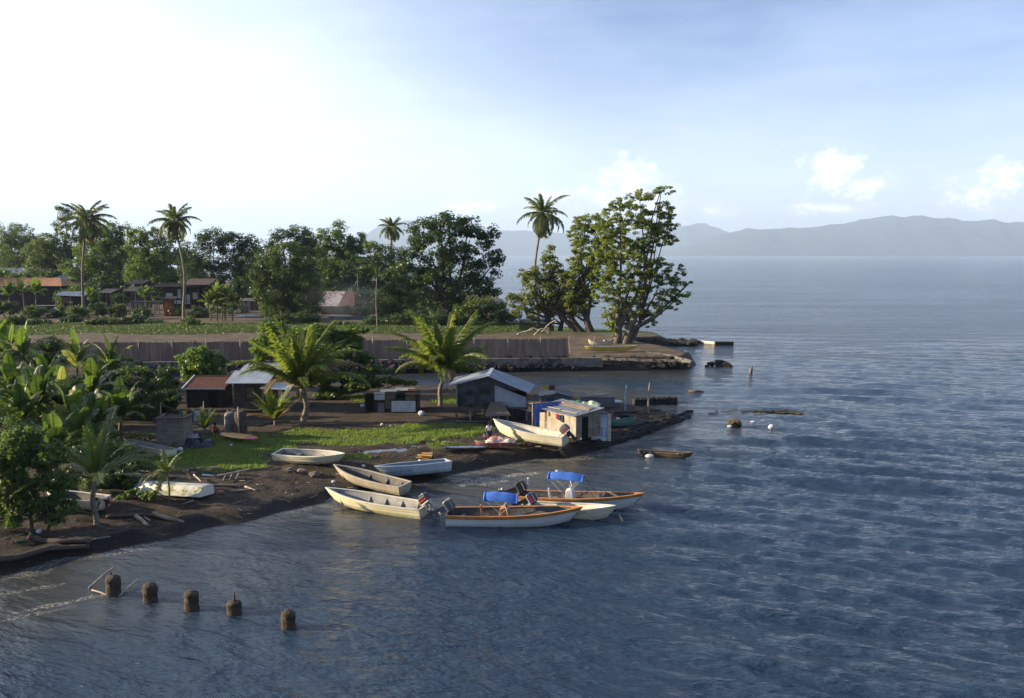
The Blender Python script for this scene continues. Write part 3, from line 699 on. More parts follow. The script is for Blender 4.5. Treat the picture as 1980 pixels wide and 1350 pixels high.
# background forest behind to close the wood
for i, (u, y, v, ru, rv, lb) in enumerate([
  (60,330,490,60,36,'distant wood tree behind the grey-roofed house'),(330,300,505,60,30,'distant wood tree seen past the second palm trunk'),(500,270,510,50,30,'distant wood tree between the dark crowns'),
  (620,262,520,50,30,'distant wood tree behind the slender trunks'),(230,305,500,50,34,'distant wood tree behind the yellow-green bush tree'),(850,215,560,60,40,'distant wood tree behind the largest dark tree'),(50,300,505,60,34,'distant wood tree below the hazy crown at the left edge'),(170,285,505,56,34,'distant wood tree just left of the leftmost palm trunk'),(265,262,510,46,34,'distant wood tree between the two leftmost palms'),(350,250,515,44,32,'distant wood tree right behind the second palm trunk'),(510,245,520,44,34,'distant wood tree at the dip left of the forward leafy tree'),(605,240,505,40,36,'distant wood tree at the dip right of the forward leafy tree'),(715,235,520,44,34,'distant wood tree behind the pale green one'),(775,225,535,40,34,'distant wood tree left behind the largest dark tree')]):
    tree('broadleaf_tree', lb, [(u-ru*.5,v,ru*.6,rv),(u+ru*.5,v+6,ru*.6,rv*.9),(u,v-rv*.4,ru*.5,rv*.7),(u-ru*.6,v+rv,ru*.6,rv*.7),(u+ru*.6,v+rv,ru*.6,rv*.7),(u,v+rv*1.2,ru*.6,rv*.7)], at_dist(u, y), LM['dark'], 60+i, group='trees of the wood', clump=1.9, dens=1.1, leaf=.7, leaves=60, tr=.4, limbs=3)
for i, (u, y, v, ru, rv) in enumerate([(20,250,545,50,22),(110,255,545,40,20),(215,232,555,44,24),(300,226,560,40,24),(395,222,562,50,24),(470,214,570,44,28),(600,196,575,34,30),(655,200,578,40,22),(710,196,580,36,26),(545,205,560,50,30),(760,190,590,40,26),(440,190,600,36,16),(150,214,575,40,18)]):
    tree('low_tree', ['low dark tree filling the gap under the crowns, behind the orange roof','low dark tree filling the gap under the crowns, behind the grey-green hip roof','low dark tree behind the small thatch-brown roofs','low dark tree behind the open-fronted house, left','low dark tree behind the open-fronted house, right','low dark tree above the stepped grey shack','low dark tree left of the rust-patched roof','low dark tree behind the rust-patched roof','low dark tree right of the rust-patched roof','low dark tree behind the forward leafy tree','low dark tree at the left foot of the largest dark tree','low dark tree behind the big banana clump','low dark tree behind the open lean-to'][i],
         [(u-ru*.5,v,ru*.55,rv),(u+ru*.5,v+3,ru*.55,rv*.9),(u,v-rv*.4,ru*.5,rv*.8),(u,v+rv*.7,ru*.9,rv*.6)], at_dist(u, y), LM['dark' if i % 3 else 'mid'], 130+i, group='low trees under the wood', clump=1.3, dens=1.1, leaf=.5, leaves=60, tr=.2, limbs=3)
# understorey band that closes the foot of the wood
def shrub(label, u, v, ru, rv, y, leafm, seed, group='undergrowth shrubs of the village', name='shrub', clump=.7, leaf=.34, dens=1.2, leaves=46, z=None):
    c = PD(u, v, y); rx = ru*y/F0; rz = rv*y/F0; zb = gz(c.x, y) if z is None else z
    root = empty(name, (c.x, y, zb), label=label, cat='shrub', group=group)
    rs = random.Random(seed); bl = [((rs.uniform(-.5, .5)*rx, rs.uniform(-.4, .4)*rx*.6, c.z-zb+rs.uniform(-.35, .35)*rz), rx*.6, rx*.45, rz*.75) for _ in range(4)]
    link('foliage', crown_mesh('foliage', [(Vector(b[0]), b[1], b[2], b[3]) for b in bl], seed, clump, dens, leaf, leaves), leafm, root)
    mb = MB()
    for b in bl: mb.tube(curve([(b[0][0]*.3, 0, -.1), (b[0][0]*.6, b[0][1]*.5, b[0][2]*.5), b[0]], 3), [.07, .06, .05, .045, .035, .03, .02], 5)
    mb.build('stem', BARK2, root); return root
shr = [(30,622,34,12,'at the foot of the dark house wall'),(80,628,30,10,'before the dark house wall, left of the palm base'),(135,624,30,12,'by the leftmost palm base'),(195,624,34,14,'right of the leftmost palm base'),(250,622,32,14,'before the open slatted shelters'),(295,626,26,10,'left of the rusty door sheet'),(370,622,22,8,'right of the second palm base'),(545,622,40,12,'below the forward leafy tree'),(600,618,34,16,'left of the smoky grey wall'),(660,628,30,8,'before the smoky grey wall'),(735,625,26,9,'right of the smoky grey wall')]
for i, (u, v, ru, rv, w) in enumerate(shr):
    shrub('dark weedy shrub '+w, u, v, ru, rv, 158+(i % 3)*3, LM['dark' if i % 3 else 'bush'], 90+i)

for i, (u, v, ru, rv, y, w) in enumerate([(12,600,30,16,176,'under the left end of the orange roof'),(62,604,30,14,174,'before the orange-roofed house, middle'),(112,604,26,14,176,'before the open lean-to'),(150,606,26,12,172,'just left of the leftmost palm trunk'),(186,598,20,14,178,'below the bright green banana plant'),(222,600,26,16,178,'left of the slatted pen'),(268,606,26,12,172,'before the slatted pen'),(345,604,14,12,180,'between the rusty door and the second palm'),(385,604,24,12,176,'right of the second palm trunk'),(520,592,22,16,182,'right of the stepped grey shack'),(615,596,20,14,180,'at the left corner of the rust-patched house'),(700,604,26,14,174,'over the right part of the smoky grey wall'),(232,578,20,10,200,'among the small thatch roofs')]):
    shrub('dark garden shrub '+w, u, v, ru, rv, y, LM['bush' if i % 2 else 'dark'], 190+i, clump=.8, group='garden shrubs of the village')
# ------------------------------------------------------------------ palms of the village and the point
def pbase(u, v, z=1.5): return P(u, v, z)
def tall(label, ub, vb, uc, vc, seed, **kw):
    b = P(ub, vb, 1.5); c = PD(uc, vc, b.y+kw.pop('dy', 0)); k = b.y/F0
    return palm('coconut_palm', label, b, c, seed=seed, group='tall coconut palms', tr=3.0*k, **kw)
tall('tallest full-crowned coconut palm, leftmost of the four above the treetops', 160, 615, 167, 425, 1, nf=34, L=5.5, nl=64, ll=1.5, lw=.13, hang=1.3, bend=.4, droops=(.8, 2.6), elev=(-1.0, 1.35), dry=4)
tall('coconut palm with a slightly bent trunk and sparse crown, second from the left', 357, 622, 337, 428, 2, nf=30, L=5.0, nl=60, ll=1.35, lw=.12, hang=1.3, bend=.9, droops=(.8, 2.5), elev=(-.95, 1.35), dry=3)
tall('coconut palm rising from the middle of the wood, hanging brown fronds under its crown', 757, 575, 758, 440, 3, nf=34, L=4.9, nl=60, ll=1.3, lw=.12, hang=1.3, bend=.3, dry=7, droops=(.8, 2.5), elev=(-1.2, 1.35))
tall('coconut palm standing alone left of the point trees, curved trunk against the sea', 1040, 632, 1050, 412, 4, nf=32, L=5.2, nl=60, ll=1.25, lw=.12, hang=1.2, bend=1.0, dry=2, droops=(.7, 2.4), elev=(-1.05, 1.38))
# slender areca trunks
for i, (ub, vt, vb, lb) in enumerate([(624,520,586,'slender areca palm trunk over the left edge of the rusty white roof'),(651,530,575,'slender areca palm behind the middle of the rusty white roof'),(663,520,580,'slender areca palm between two others behind the rusty white roof'),(675,508,575,'slender areca palm over the right edge of the rusty white roof'),(691,525,600,'slender pale areca palm right of the rusty white roof'),(729,530,632,'slender areca palm standing forward beside the gap of water'),(756,560,615,'slender areca palm beneath the middle coconut crown'),(601,505,540,'slender areca palm left of the others, half hidden in leaves')]):
    b = P(ub, max(vb, 590), 1.5) if vb < 640 else P(ub, vb, 1.5); c = PD(ub, vt, b.y)
    palm('areca_palm', lb, b, c, nf=9, L=2.2, tr=.13, seed=20+i, group='slender areca palms', nl=22, ll=.6, lw=.13, bend=.15, dry=0, coco=False, mt='shade')
# ------------------------------------------------------------------ materials of built things
M = {
 'fence': mat('bamboo fence', (.30, .22, .165), .9, (.17, .12, .095), scale=1.2, stretch=(2.5, 2.5, .25), col3=(.20, .13, .10), s3=.25, t3=(.5, .7)),
 'pole': mat('weathered pole', (.34, .30, .25), .9, (.2, .17, .14), scale=3),
 'conc': mat('sea wall concrete', (.22, .195, .165), .95, (.13, .115, .10), scale=1.5, bump=.03, bscale=6, col3=(.05, .045, .04), s3=.8, t3=(.5, .62)),
 'rock': mat('black rock', (.035, .032, .03), .85, (.014, .013, .012), scale=2.5, bump=.06, bscale=6),
 'rockl': mat('grey stone', (.16, .14, .12), .95, (.08, .07, .06), scale=3),
 'zinc': mat('zinc roofing', (.30, .33, .37), .5, (.22, .24, .27), scale=1.2, metal=.25, col3=(.20, .15, .11), s3=1.1, t3=(.66, .74)),
 'zincw': mat('pale zinc roofing', (.44, .47, .50), .5, (.30, .32, .35), scale=1, metal=.2, col3=(.33, .27, .21), s3=.8, t3=(.6, .7)),
 'rust': mat('rusty roofing', (.17, .065, .038), .85, (.085, .036, .026), scale=2.2, col3=(.30, .20, .15), s3=1.0, t3=(.6, .72)),
 'rustw': mat('rust patched roofing', (.42, .40, .40), .6, (.28, .25, .24), scale=1, metal=.1, col3=(.20, .07, .04), s3=.42, t3=(.5, .56)),
 'orange': mat('orange rusted roofing', (.40, .21, .11), .85, (.30, .15, .08), scale=1.2, col3=(.28, .12, .06), s3=.5, t3=(.58, .7)),
 'rustdoor': mat('orange rusty sheet', (.36, .12, .04), .85, (.18, .06, .03), scale=2),
 'plank': mat('grey brown planks', (.115, .088, .068), .9, (.055, .042, .034), scale=1.3, stretch=(1, 1, 6)),
 'plankd': mat('dark planks', (.045, .036, .032), .9, (.022, .018, .016), scale=1.5, stretch=(1, 1, 6)),
 'plankl': mat('bleached planks', (.27, .225, .18), .9, (.16, .13, .105), scale=1.5, stretch=(1, 1, 8), col3=(.12, .10, .08), s3=1.5, t3=(.55, .65)),
 'ply': mat('bleached plywood', (.37, .32, .25), .85, (.25, .21, .17), scale=1.5, col3=(.24, .19, .14), s3=1.6, t3=(.58, .66)),
 'plyb': mat('brown board', (.16, .115, .075), .9, (.10, .07, .05), scale=2),
 'white': mat('white panel', (.56, .58, .57), .6, (.42, .44, .44), scale=1.5, col3=(.28, .27, .25), s3=2.2, t3=(.6, .7)),
 'tarp': mat('dark blue tarpaulin', (.022, .026, .036), .45, (.014, .017, .024), scale=2, bump=.05, bscale=2.2, spec=.5),
 'tarpw': mat('pale tarpaulin', (.30, .31, .32), .6, (.24, .25, .26), scale=1, bump=.03, bscale=3),
 'blue': mat('blue tarpaulin', (.045, .11, .42), .45, (.03, .08, .32), scale=1.5, bump=.06, bscale=4, spec=.5),
 'bluep': mat('pale blue sheet', (.22, .34, .48), .6, (.45, .5, .54), scale=1.4),
 'green': mat('green tarpaulin', (.05, .22, .11), .5, (.03, .13, .07), scale=2, bump=.05, bscale=4, spec=.5),
 'pgreen': mat('pale green sheet', (.50, .60, .40), .6, (.38, .48, .32), scale=2),
 'black': mat('doorway dark', (.006, .006, .006), .95, (.004, .004, .004)),  # near-black colour standing in for the unlit inside of openings
 'cream': mat('cream wall board', (.55, .47, .34), .8, (.40, .34, .25), scale=2),
 'greyw': mat('grey block wall', (.15, .16, .175), .9, (.10, .11, .12), scale=1.2),
 'thatch': mat('thatch', (.20, .16, .12), .95, (.12, .09, .07), scale=4, stretch=(4, 4, 1), bump=.04, bscale=10),
}
# ------------------------------------------------------------------ sea wall and bamboo fence
def line_pts(pts, z): return [P(u, v, z) for u, v in pts]
WT = 1.52
wl = line_pts([(-420, 708), (-100, 704.5), (300, 700.5), (700, 696.5), (1100, 692.5), (1165, 692.2)], WT)
mb = MB()
for a, b in zip(wl, wl[1:]):
    d = (b-a).normalized(); n = Vector((d.y, -d.x, 0)); L = (b-a).length; k = max(1, int(L/2.4))
    for i in range(k):
        p0, p1 = a.lerp(b, i/k), a.lerp(b, (i+1)/k); dz = rnd.uniform(-.02, .03)
        o = len(mb.v)
        q = [p0+n*.0, p1+n*.0, p1+n*.42, p0+n*.42]
        top = [Vector((x.x, x.y, WT+.06+dz)) for x in q]; bot = [Vector((x.x, x.y, .45)) for x in q]
        mb.add(bot+top, [(3,2,1,0),(4,5,6,7),(0,1,5,4),(1,2,6,5),(2,3,7,6),(3,0,4,7)])
sw = mb.build('sea_wall', M['conc'])
tag(sw, 'long low concrete sea wall under the bamboo fence, along the far side of the channel', 'sea wall')
# rubble skirt of the wall: one mass of dark stones
mb = MB(); r_ = random.Random(5)
skirt = line_pts([(280, 716), (700, 712), (1100, 706), (1200, 703), (1335, 704)], .6)
for a, b in zip(skirt, skirt[1:]):
    L = (b-a).length; d = (b-a).normalized(); n = Vector((d.y, -d.x, 0))
    for i in range(int(L*5.5)):
        p = a+d*r_.uniform(0, L); k = r_.uniform(-.2, 1.0); rr = r_.uniform(.16, .42)
        lump(mb, p+n*(k*1.0+.15)+Vector((0, 0, .72-k*1.05)), rr, r_.randint(0, 99), .3, 1, (1.2, 1, .8))
tag(mb.build('rubble', M['rock']), 'dark rubble of boulders heaped against the foot of the sea wall', 'boulders', kind='stuff')
# stone edge of the tip
mb = MB(); e_ = line_pts([(1165, 694), (1250, 696.5), (1318, 698), (1338, 699.5), (1322, 694), (1290, 687), (1250, 681)], 1.45)
for a, b in zip(e_, e_[1:]):
    L = (b-a).length; k = max(1, int(L/.7))
    for i in range(k):
        p = a.lerp(b, (i+.5)/k); d = (b-a)
        mb.box(p+Vector((r_.uniform(-.05, .05), r_.uniform(-.05, .05), r_.uniform(-.04, .03))), (L/k*.93, .42, .24), rz=math.atan2(d.y, d.x)+r_.uniform(-.06, .06))
tag(mb.build('kerb_wall', M['conc']), 'pale stone kerb capping the rounded tip of the point', 'kerb')
fr = empty('bamboo_fence', wl[0], label='long brown bamboo screen fence with pale posts on top of the sea wall', cat='fence')
FH = 2.3; o0 = Vector(wl[0])
mb = MB(); fl = [p+Vector((0, .75, 0)) for p in wl[:-1]]; acc = 0
for a, b in zip(fl, fl[1:]):
    d = (b-a).normalized(); L = (b-a).length; i = 0
    while i < L:
        w = r_.uniform(.09, .17); 
        big = .10*(vnoise(np.array([(acc+i)/5.0]), np.array([0.]), 3)[0]-.5)
        p = a+d*(i+w/2)-o0; h = FH+big+r_.uniform(-.07, .06)*(1+(r_.random() < .04)*2.5)
        mb.box(p+Vector((0, r_.uniform(-.03, .03), h/2)), (w*.94, .03, h), rz=math.atan2(d.y, d.x)); i += w
    acc += L
mb.build('bamboo_panel', M['fence'], fr)
mb = MB()
for a, b in zip(fl, fl[1:]):
    for hh in (.35, 1.2, 2.0): mb.beam(a-o0+Vector((0, .1, hh)), b-o0+Vector((0, .1, hh)), .06)
mb.build('rail', M['plank'], fr)
for u in list(range(-60, 1110, 65)):
    t = None
    for a, b in zip(fl, fl[1:]):
        ua = 990+a.x/a.y*F0; ub = 990+b.x/b.y*F0
        if ua <= u <= ub: t = a.lerp(b, (u-ua)/(ub-ua))
    if t is None: continue
    hh = FH+r_.uniform(.15, .6)
    q = MB(); q.tube([t-o0+Vector((0, -.12, 0)), t-o0+Vector((r_.uniform(-.05, .05), -.12, hh))], .055, 6); q.build('post', M['pole'], fr)
# bare poles by the yellow boat
for (u, vb, vt, lb) in [(1100.5, 692, 650, 'crooked bare pole at the right end of the bamboo fence'), (1149, 692, 652, 'thin bare pole standing on the wall in front of the yellow boat')]:
    b = P(u, vb, WT); h = ZH(vt, b.y, u)-WT; mb = MB(); mb.tube(curve([(0, 0, -.1), (.05, 0, h*.4), (-.05, 0, h*.75), (.03, 0, h)], 3), .06, 6, jit=.1)
    tag(mb.build('pole', M['pole'], loc=b), lb, 'pole')
# ------------------------------------------------------------------ houses of the village
def frame_at(u, v, z=1.5, y=None): 
    if y is None: return P(u, v, z)
    p = PD(u, v, y); return Vector((p.x, y, z))
def house(name, label, uL, uR, y, v_eave, v_ridge, depth, roofm, wallm, z0=1.5, hip=.0, gable_x=False, rz=0.0, over=.5, wb=None, parts=None, ridge_u=None, stilts=0, cat='house', wall_h0=None, group=None, boards=True):
    """simple board house; pixel columns uL..uR at depth y, eave and ridge rows; ridge runs along x unless gable_x"""
    k = y/F0; xL, xR = (uL-990)*k, (uR-990)*k; w = xR-xL; zE = ZH(v_eave, y)-z0; zR = (CAM_H-(v_ridge-HORIZON)*(y+depth/2)/F0)-z0
    root = empty(name, (xL, y, z0), rz, label, cat, group)
    base = stilts; o = over
    mb = MB()
    if wallm:
        A, B, C_, D = (0, 0, 0), (w, 0, 0), (w, depth, 0), (0, depth, 0)
        if boards:
            mb.boards(A, B, base, zE, .28, seed=1, horiz=False, rag=0); mb.boards(D, A, base, zE, .28, seed=2, horiz=False, rag=0)
            mb.boards(B, C_, base, zE, .28, seed=3, horiz=False, rag=0); mb.boards(C_, D, base, zE, .28, seed=4, horiz=False, rag=0)
        else:
            mb.box((w/2, 0, (base+zE)/2), (w, .12, zE-base)); mb.box((w/2, depth, (base+zE)/2), (w, .12, zE-base))
            mb.box((0, depth/2, (base+zE)/2), (.12, depth-.13, zE-base)); mb.box((w, depth/2, (base+zE)/2), (.12, depth-.13, zE-base))
        mb.build('wall', wallm, root)
    hx = hip*w
    mb = MB(); rz_ = max(zR, zE+.3)
    mb.corr((-o, -o, zE), (w+o, -o, zE), (w-hx, depth/2, rz_), (hx, depth/2, rz_), pitch=.3, amp=.03)
    mb.corr((w+o, depth+o, zE), (-o, depth+o, zE), (hx, depth/2, rz_), (w-hx, depth/2, rz_), pitch=.3, amp=.03)
    if hip:
        mb.add([(w+o, -o, zE), (w+o, depth+o, zE), (w-hx, depth/2, rz_)], [(0, 1, 2)]); mb.add([(-o, depth+o, zE), (-o, -o, zE), (hx, depth/2, rz_)], [(0, 1, 2)])
    mb.build('roof', roofm, root)
    if not hip:
        mb = MB(); mb.add([(0, 0, zE-.05), (0, depth, zE-.05), (0, depth/2, rz_-.08)], [(0, 2, 1)]); mb.add([(w, 0, zE-.05), (w, depth, zE-.05), (w, depth/2, rz_-.08)], [(0, 1, 2)]); mb.build('gable', wallm or M['plank'], root)
    if stilts:
        for i in range(max(2, int(w/2.5))+1):
            q = MB(); q.box((w*i/max(2, int(w/2.5)), .1, stilts/2), (.16, .16, stilts)); q.build('post', M['pole'], root)
    return root, w, zE, rz_
def panel(root, name, x0, x1, z0, z1, m, y=-.06, t=.03, frame=None):
    mb = MB(); mb.box(((x0+x1)/2, y, (z0+z1)/2), (x1-x0, t, z1-z0)); o = mb.build(name, m, root)
    if frame:
        q = MB(); f = .07
        for (a, b, c, d) in ((x0-f, x1+f, z1, z1+f), (x0-f, x1+f, z0-f, z0), (x0-f, x0, z0, z1), (x1, x1+f, z0, z1)): q.box(((a+b)/2, y-.02, (c+d)/2), (b-a, t+.03, d-c))
        q.build('frame', frame, o)
    return o
h, w, zE, zR = house('village_house', 'two-storey house with a long bright orange rusted roof at the far left', -60, 118, 215, 553, 537, 9, M['orange'], M['plankd'], hip=.09, over=.7)
panel(h, 'window', w*.45, w*.55, zE*.55, zE*.75, M['black'], frame=M['plank']); panel(h, 'window', w*.75, w*.85, zE*.55, zE*.75, M['black'], frame=M['plank'])
h, w, zE, zR = house('village_house', 'long grey zinc-roofed building behind the orange roof', -80, 92, 262, 530, 518, 9, M['zinc'], M['greyw'], over=.5)
for i in range(8): panel(h, 'window', w*(.1+.11*i), w*(.16+.11*i), zE-1.8, zE-.7, M['tarpw'], frame=M['zinc'])
house('village_house', 'grey-green hipped roof with a small gabled peak right of the orange roof', 100, 152, 250, 540, 531, 8, M['zinc'], M['plank'], hip=.2)
house('village_house', 'low brown-roofed house between the grey-green hip and the leftmost palm trunk', 118, 172, 235, 550, 544, 8, M['plank'], M['plankd'])
# lean-to with grey sheet roof
def shelter(label, uL, uR, y, vt, vb, depth, roofm, drop=.4, walls=(), name='shelter', posts=3, z0=1.5, backwall=None, cat='shelter', group=None, rz=0):
    k = y/F0; xL, xR = (uL-990)*k, (uR-990)*k; w = xR-xL; zf = ZH(vb, y)-z0; zb = CAM_H-(vt-HORIZON)*(y+depth)/F0-z0
    root = empty(name, (xL, y, z0), rz, label, cat, group)
    MB().corr((-.2, -.3, zf), (w+.2, -.3, zf-drop*.3), (w+.2, depth+.2, zb), (-.2, depth+.2, zb), pitch=.3, amp=.03).build('roof', roofm, root)
    for i in range(posts):
        for yy in (0, depth):
            q = MB(); zz = (zf if yy == 0 else zb)-.06; q.box((w*i/(posts-1) if posts > 1 else w/2, yy, zz/2), (.12, .12, zz)); q.build('post', M['pole'], root)
    if backwall: q = MB(); q.boards((0, depth-.1, 0), (w, depth-.1, 0), 0, max(.4, zb-.15), .3, horiz=False, seed=3); q.build('wall', backwall, root)
    return root, w, zf
h, w, zf = shelter('open lean-to with a long slanting grey sheet roof at the left of the village', 110, 163, 196, 563, 571, 3, M['zinc'], .8, backwall=M['plankd'], posts=3)
panel(h, 'board', .8, 2.3, zf-1.9, zf-.5, M['plyb'], y=1.0); panel(h, 'board', 2.4, 3.2, zf-1.8, zf-1.45, M['white'], y=.6)
mb = MB(); a = frame_at(-40, 620, 1.5, 190); b = frame_at(110, 620, 1.5, 190)
root = empty('board_wall', a, label='long dark board wall with a pale ledge below the orange-roofed house', cat='wall'); L_ = (b-a).length
mb.boards((0, 0, 0), (L_, 0, 0), 0, ZH(592, 190)-1.5, .3, horiz=False, seed=8); mb.build('panel', M['plankd'], root)
q = MB(); q.box((L_*.86, -.12, ZH(591, 190)-1.5), (L_*.27, .35, .18)); q.build('ledge', M['white'], root)
h, w, zf = shelter('shack with a pale brown thatch roof left of the second palm', 243, 276, 203, 541, 549, 5, M['thatch'], 0, backwall=M['plankd'], posts=2)
h, w, zf = shelter('low grey-brown lean-to in front of the thatch-roofed shack', 239, 262, 196, 554, 563, 4, M['thatch'], 0, backwall=M['plank'], posts=2)
h, w, zf = shelter('small lean-to with two pale brown roof sheets right of the leftmost palm', 192, 215, 200, 558, 566, 4, M['plankl'], .2, backwall=M['plankd'], posts=2)
h, w, zf = shelter('slatted pen of pale upright sticks before the thatch-roofed shack', 250, 308, 186, 581, 584, 3, M['plyb'], 0, posts=4)
q = MB()
for i in range(15): q.box((w*(i+.5)/15+rnd.uniform(-.1, .1), -.1, zf*.52), (.09, .04, zf*rnd.uniform(.7, .95)), M=Matrix.Rotation(rnd.uniform(-.08, .08), 3, 'Y'))
q.build('slats', M['cream'], h)
a = frame_at(318, 622, 1.5, 181)
root = empty('rusty_shed', a, label='small shed with an orange rusty sheet door standing open, lit by the sun', cat='shed')
q = MB(); q.boards((0, 0, 0), (2.1, 0, 0), 0, 3.6, .35, horiz=False, seed=2); q.boards((0, 2.4, 0), (0, 0, 0), 0, 3.6, .35, horiz=False, seed=3); q.build('wall', M['rust'], root)
q = MB(); q.corr((-.3, -.5, 3.6), (2.5, -.5, 3.5), (2.5, 2.8, 3.9), (-.3, 2.8, 3.9), pitch=.3); q.build('roof', M['plyb'], root)
q = MB(); q.boards((.9, -1.6, 0), (2.0, -.15, 0), 0, 2.7, .3, horiz=False, seed=5); q.build('door', M['rustdoor'], root)
# open-sided house with white panels
y = 200; k = y/F0; x0 = (300-990)*k
root = empty('open_house', (x0, y, 1.5), label='long open-fronted house with dark roof, posts and white inner panels behind the second palm', cat='house')
w = 100*k; zr = ZH(551, y)-1.5
q = MB(); q.corr((-.5, -1, zr-.4), (w+.5, -1, zr-.4), (w+.5, 5, zr+.2), (-.5, 5, zr+.2), pitch=.3); q.build('roof', M['plankd'], root)
q = MB(); q.corr((w*.55, -.8, zr+.05), (w+.8, -.8, zr+.05), (w+.8, 5, zr+1.3), (w*.55, 5, zr+1.3), pitch=.3); q.build('upper_roof', mat('dull brown roofing', (.15, .10, .085), .9, (.10, .07, .06)), root)
q = MB(); q.boards((0, 4.5, 0), (w, 4.5, 0), 0, zr, .4, horiz=False, seed=3); q.build('wall', M['plankd'], root)
for fx in (.05, .2, .36, .42, .52, .62, .7, .86, .98): q = MB(); q.box((w*fx, -.3, (zr-.3)/2), (.16, .16, zr-.4)); q.build('post', M['plank'], root)
for (f0, f1, v0, v1, m_) in [(.2, .34, 567, 580, 'white'), (.43, .51, 559, 577, 'white'), (.53, .66, 570, 583, 'white'), (.36, .66, 581, 588, 'white'), (.72, .81, 566, 579, 'cream')]:
    panel(root, 'panel', w*f0, w*f1, ZH(v1, y)-1.5, ZH(v0, y)-1.5, M[m_], y=.4)
h, w, zf = shelter('low shack of two stepped grey roof sheets at the edge of the field', 455, 500, 176, 608, 612, 3, M['zinc'], 0, backwall=M['plankd'], posts=3)
MB().corr((.3, -1.5, zf-.9), (3.0, -1.5, zf-.9), (3.0, .2, zf-.45), (.3, .2, zf-.45), pitch=.3).build('lower_roof', M['zinc'], h)
q = MB(); q.boards((.2, -1.3, 0), (3.6, -1.3, 0), 0, zf-1, .3, horiz=True); q.build('wall', M['plank'], h)
h, w, zf = shelter('small sunlit hut of orange-brown boards behind the stepped grey shack', 466, 492, 195, 576, 582, 3, M['plankl'], 0, backwall=M['plyb'], posts=3)
q = MB(); q.boards((0, 0, 0), (w*.7, 0, 0), 0, zf*.9, .4, horiz=False, seed=3, rag=.4); q.build('board', M['ply'], h)
h, w, zE, zR = house('village_house', 'house with a white and rust-patched sheet roof below the slender areca trunks', 620, 676, 185, 592, 563, 6, M['rustw'], M['plank'], over=.5)
q = MB(); q.corr((w*.62, -.7, zE+.1), (w+1.2, -.7, zE+.1), (w+.6, 3, zR+.1), (w*.78, 3, zR+.1), pitch=.3); q.build('patch', mat('dark red roofing', (.12, .055, .045), .9, (.08, .035, .03)), h)
y = 172; a = frame_at(636, 635, 1.5, y); root = empty('block_wall', a, label='hazy grey wall with a pale top edge under the rust-patched roof', cat='wall')
q = MB(); L_ = 118*y/F0; hh = ZH(611, y)-1.5; q.box((L_/2, 0, hh/2), (L_, .2, hh)); q.build('wall', M['greyw'], root)
q = MB(); q.box((L_*.2, -.12, hh), (L_*.36, .35, .14)); q.build('coping', M['white'], root)
# dark picket fence and broken wood by the point
a = P(1005, 640, 1.5); b = P(1072, 640, 1.5); root = empty('picket_fence', a, label='dark picket fence behind the driftwood heap near the point trees', cat='fence'); L_ = (b-a).length
q = MB()
for i in range(44): q.box((L_*i/44, 0, 1.0), (.1, .04, 2.0+rnd.uniform(-.1, .1)))
q.build('pickets', M['plankd'], root); q = MB(); q.beam((0, .05, 1.7), (L_, .05, 1.7), .08); q.beam((0, .05, .5), (L_, .05, .5), .08); q.build('rail', M['plankd'], root)
# grass tufts behind the field, banana clumps of the village
for (u, y, h_, nl, L_, sd, lb) in [(20,184,4.2,9,3.4,3,'broad banana clump before the orange-roofed house, leftmost'),(48,188,4.8,9,3.4,4,'tall banana plant in front of the middle of the orange roof'),(70,186,4.4,10,3.4,5,'banana plant against the right part of the orange roof'),
    (176,185,3.6,11,2.8,6,'bright green banana plant just right of the leftmost palm trunk'),(283,182,4.0,9,3.0,7,'upright banana plant before the slatted stick pen')]:
    b = frame_at(u, 600, 1.5, y); banana(lb, b, h_, nl, L_, sd, 'banana plants of the village', Wd=1.5, up=1.3, mats='aac' if sd != 6 else 'aaa')
for i, (dx, dh, sd) in enumerate([(-1.6, 3.4, 11), (-.3, 5.0, 12), (1.2, 4.2, 13), (2.6, 3.6, 14), (.6, 2.8, 15)]):
    b = frame_at(423, 600, 1.5, 168); b.x += dx
    banana(['short outer stem of the big banana clump right of the second palm, on its left','tallest stem of the big banana clump right of the second palm','second tallest stem of the big banana clump right of the second palm','outer stem of the big banana clump right of the second palm, on its right','lowest middle stem of the big banana clump right of the second palm'][i], b, dh, 13, 2.9, sd, 'banana plants of the village', Wd=1.0, up=1.35, mats='aab')
# driftwood and odd things behind the fence
def log(name, label, pts, r, m=None, n=9, jit=.12, seed=1, cat='log', group=None, taper=.5):
    o = Vector(pts[0]); c = curve([Vector(p)-o for p in pts], 5); mb = MB(); mb.tube(c, [r*(1-taper*i/len(c)) for i in range(len(c))], n, jit=jit, seed=seed)
    return tag(mb.build(name, m or M['pole'], loc=o), label, cat, group)
for i, (u, v, w_) in enumerate([(1015, 648, 'left end'), (1030, 645, 'middle'), (1048, 650, 'low front'), (1062, 644, 'upright right end')]):
    b = G(u, v); r__ = random.Random(i+40)
    pts = [b+Vector((-1.2, 0, .1)), b+Vector((0, .2, .5+.3*i % 1)), b+Vector((1.3, -.1, [.9, .4, .3, 2.2][i]))]
    log('driftwood', 'grey twisted driftwood piece behind the fence, %s of the heap' % w_, pts, .16, M['pole'], group='driftwood heap behind the fence', seed=i)
log('log', 'long whitish floating log with a dark end off the tip of the far spit', [P(1292, 658, .25), P(1330, 660, .2), P(1372, 663, .18), P(1384, 664, .18)], .3, mat('bleached log', (.62, .56, .44), .8, (.45, .40, .32), scale=2), taper=.1)
b = P(1400, 664.5, .25); q = MB(); q.box((0, 0, 0), (2.9, .6, .62)); tag(q.build('block', M['plankd'], loc=b, bevel=.05), 'dark square timber block at the sea end of the whitish log', 'timber')
q = MB(); r_ = random.Random(9)
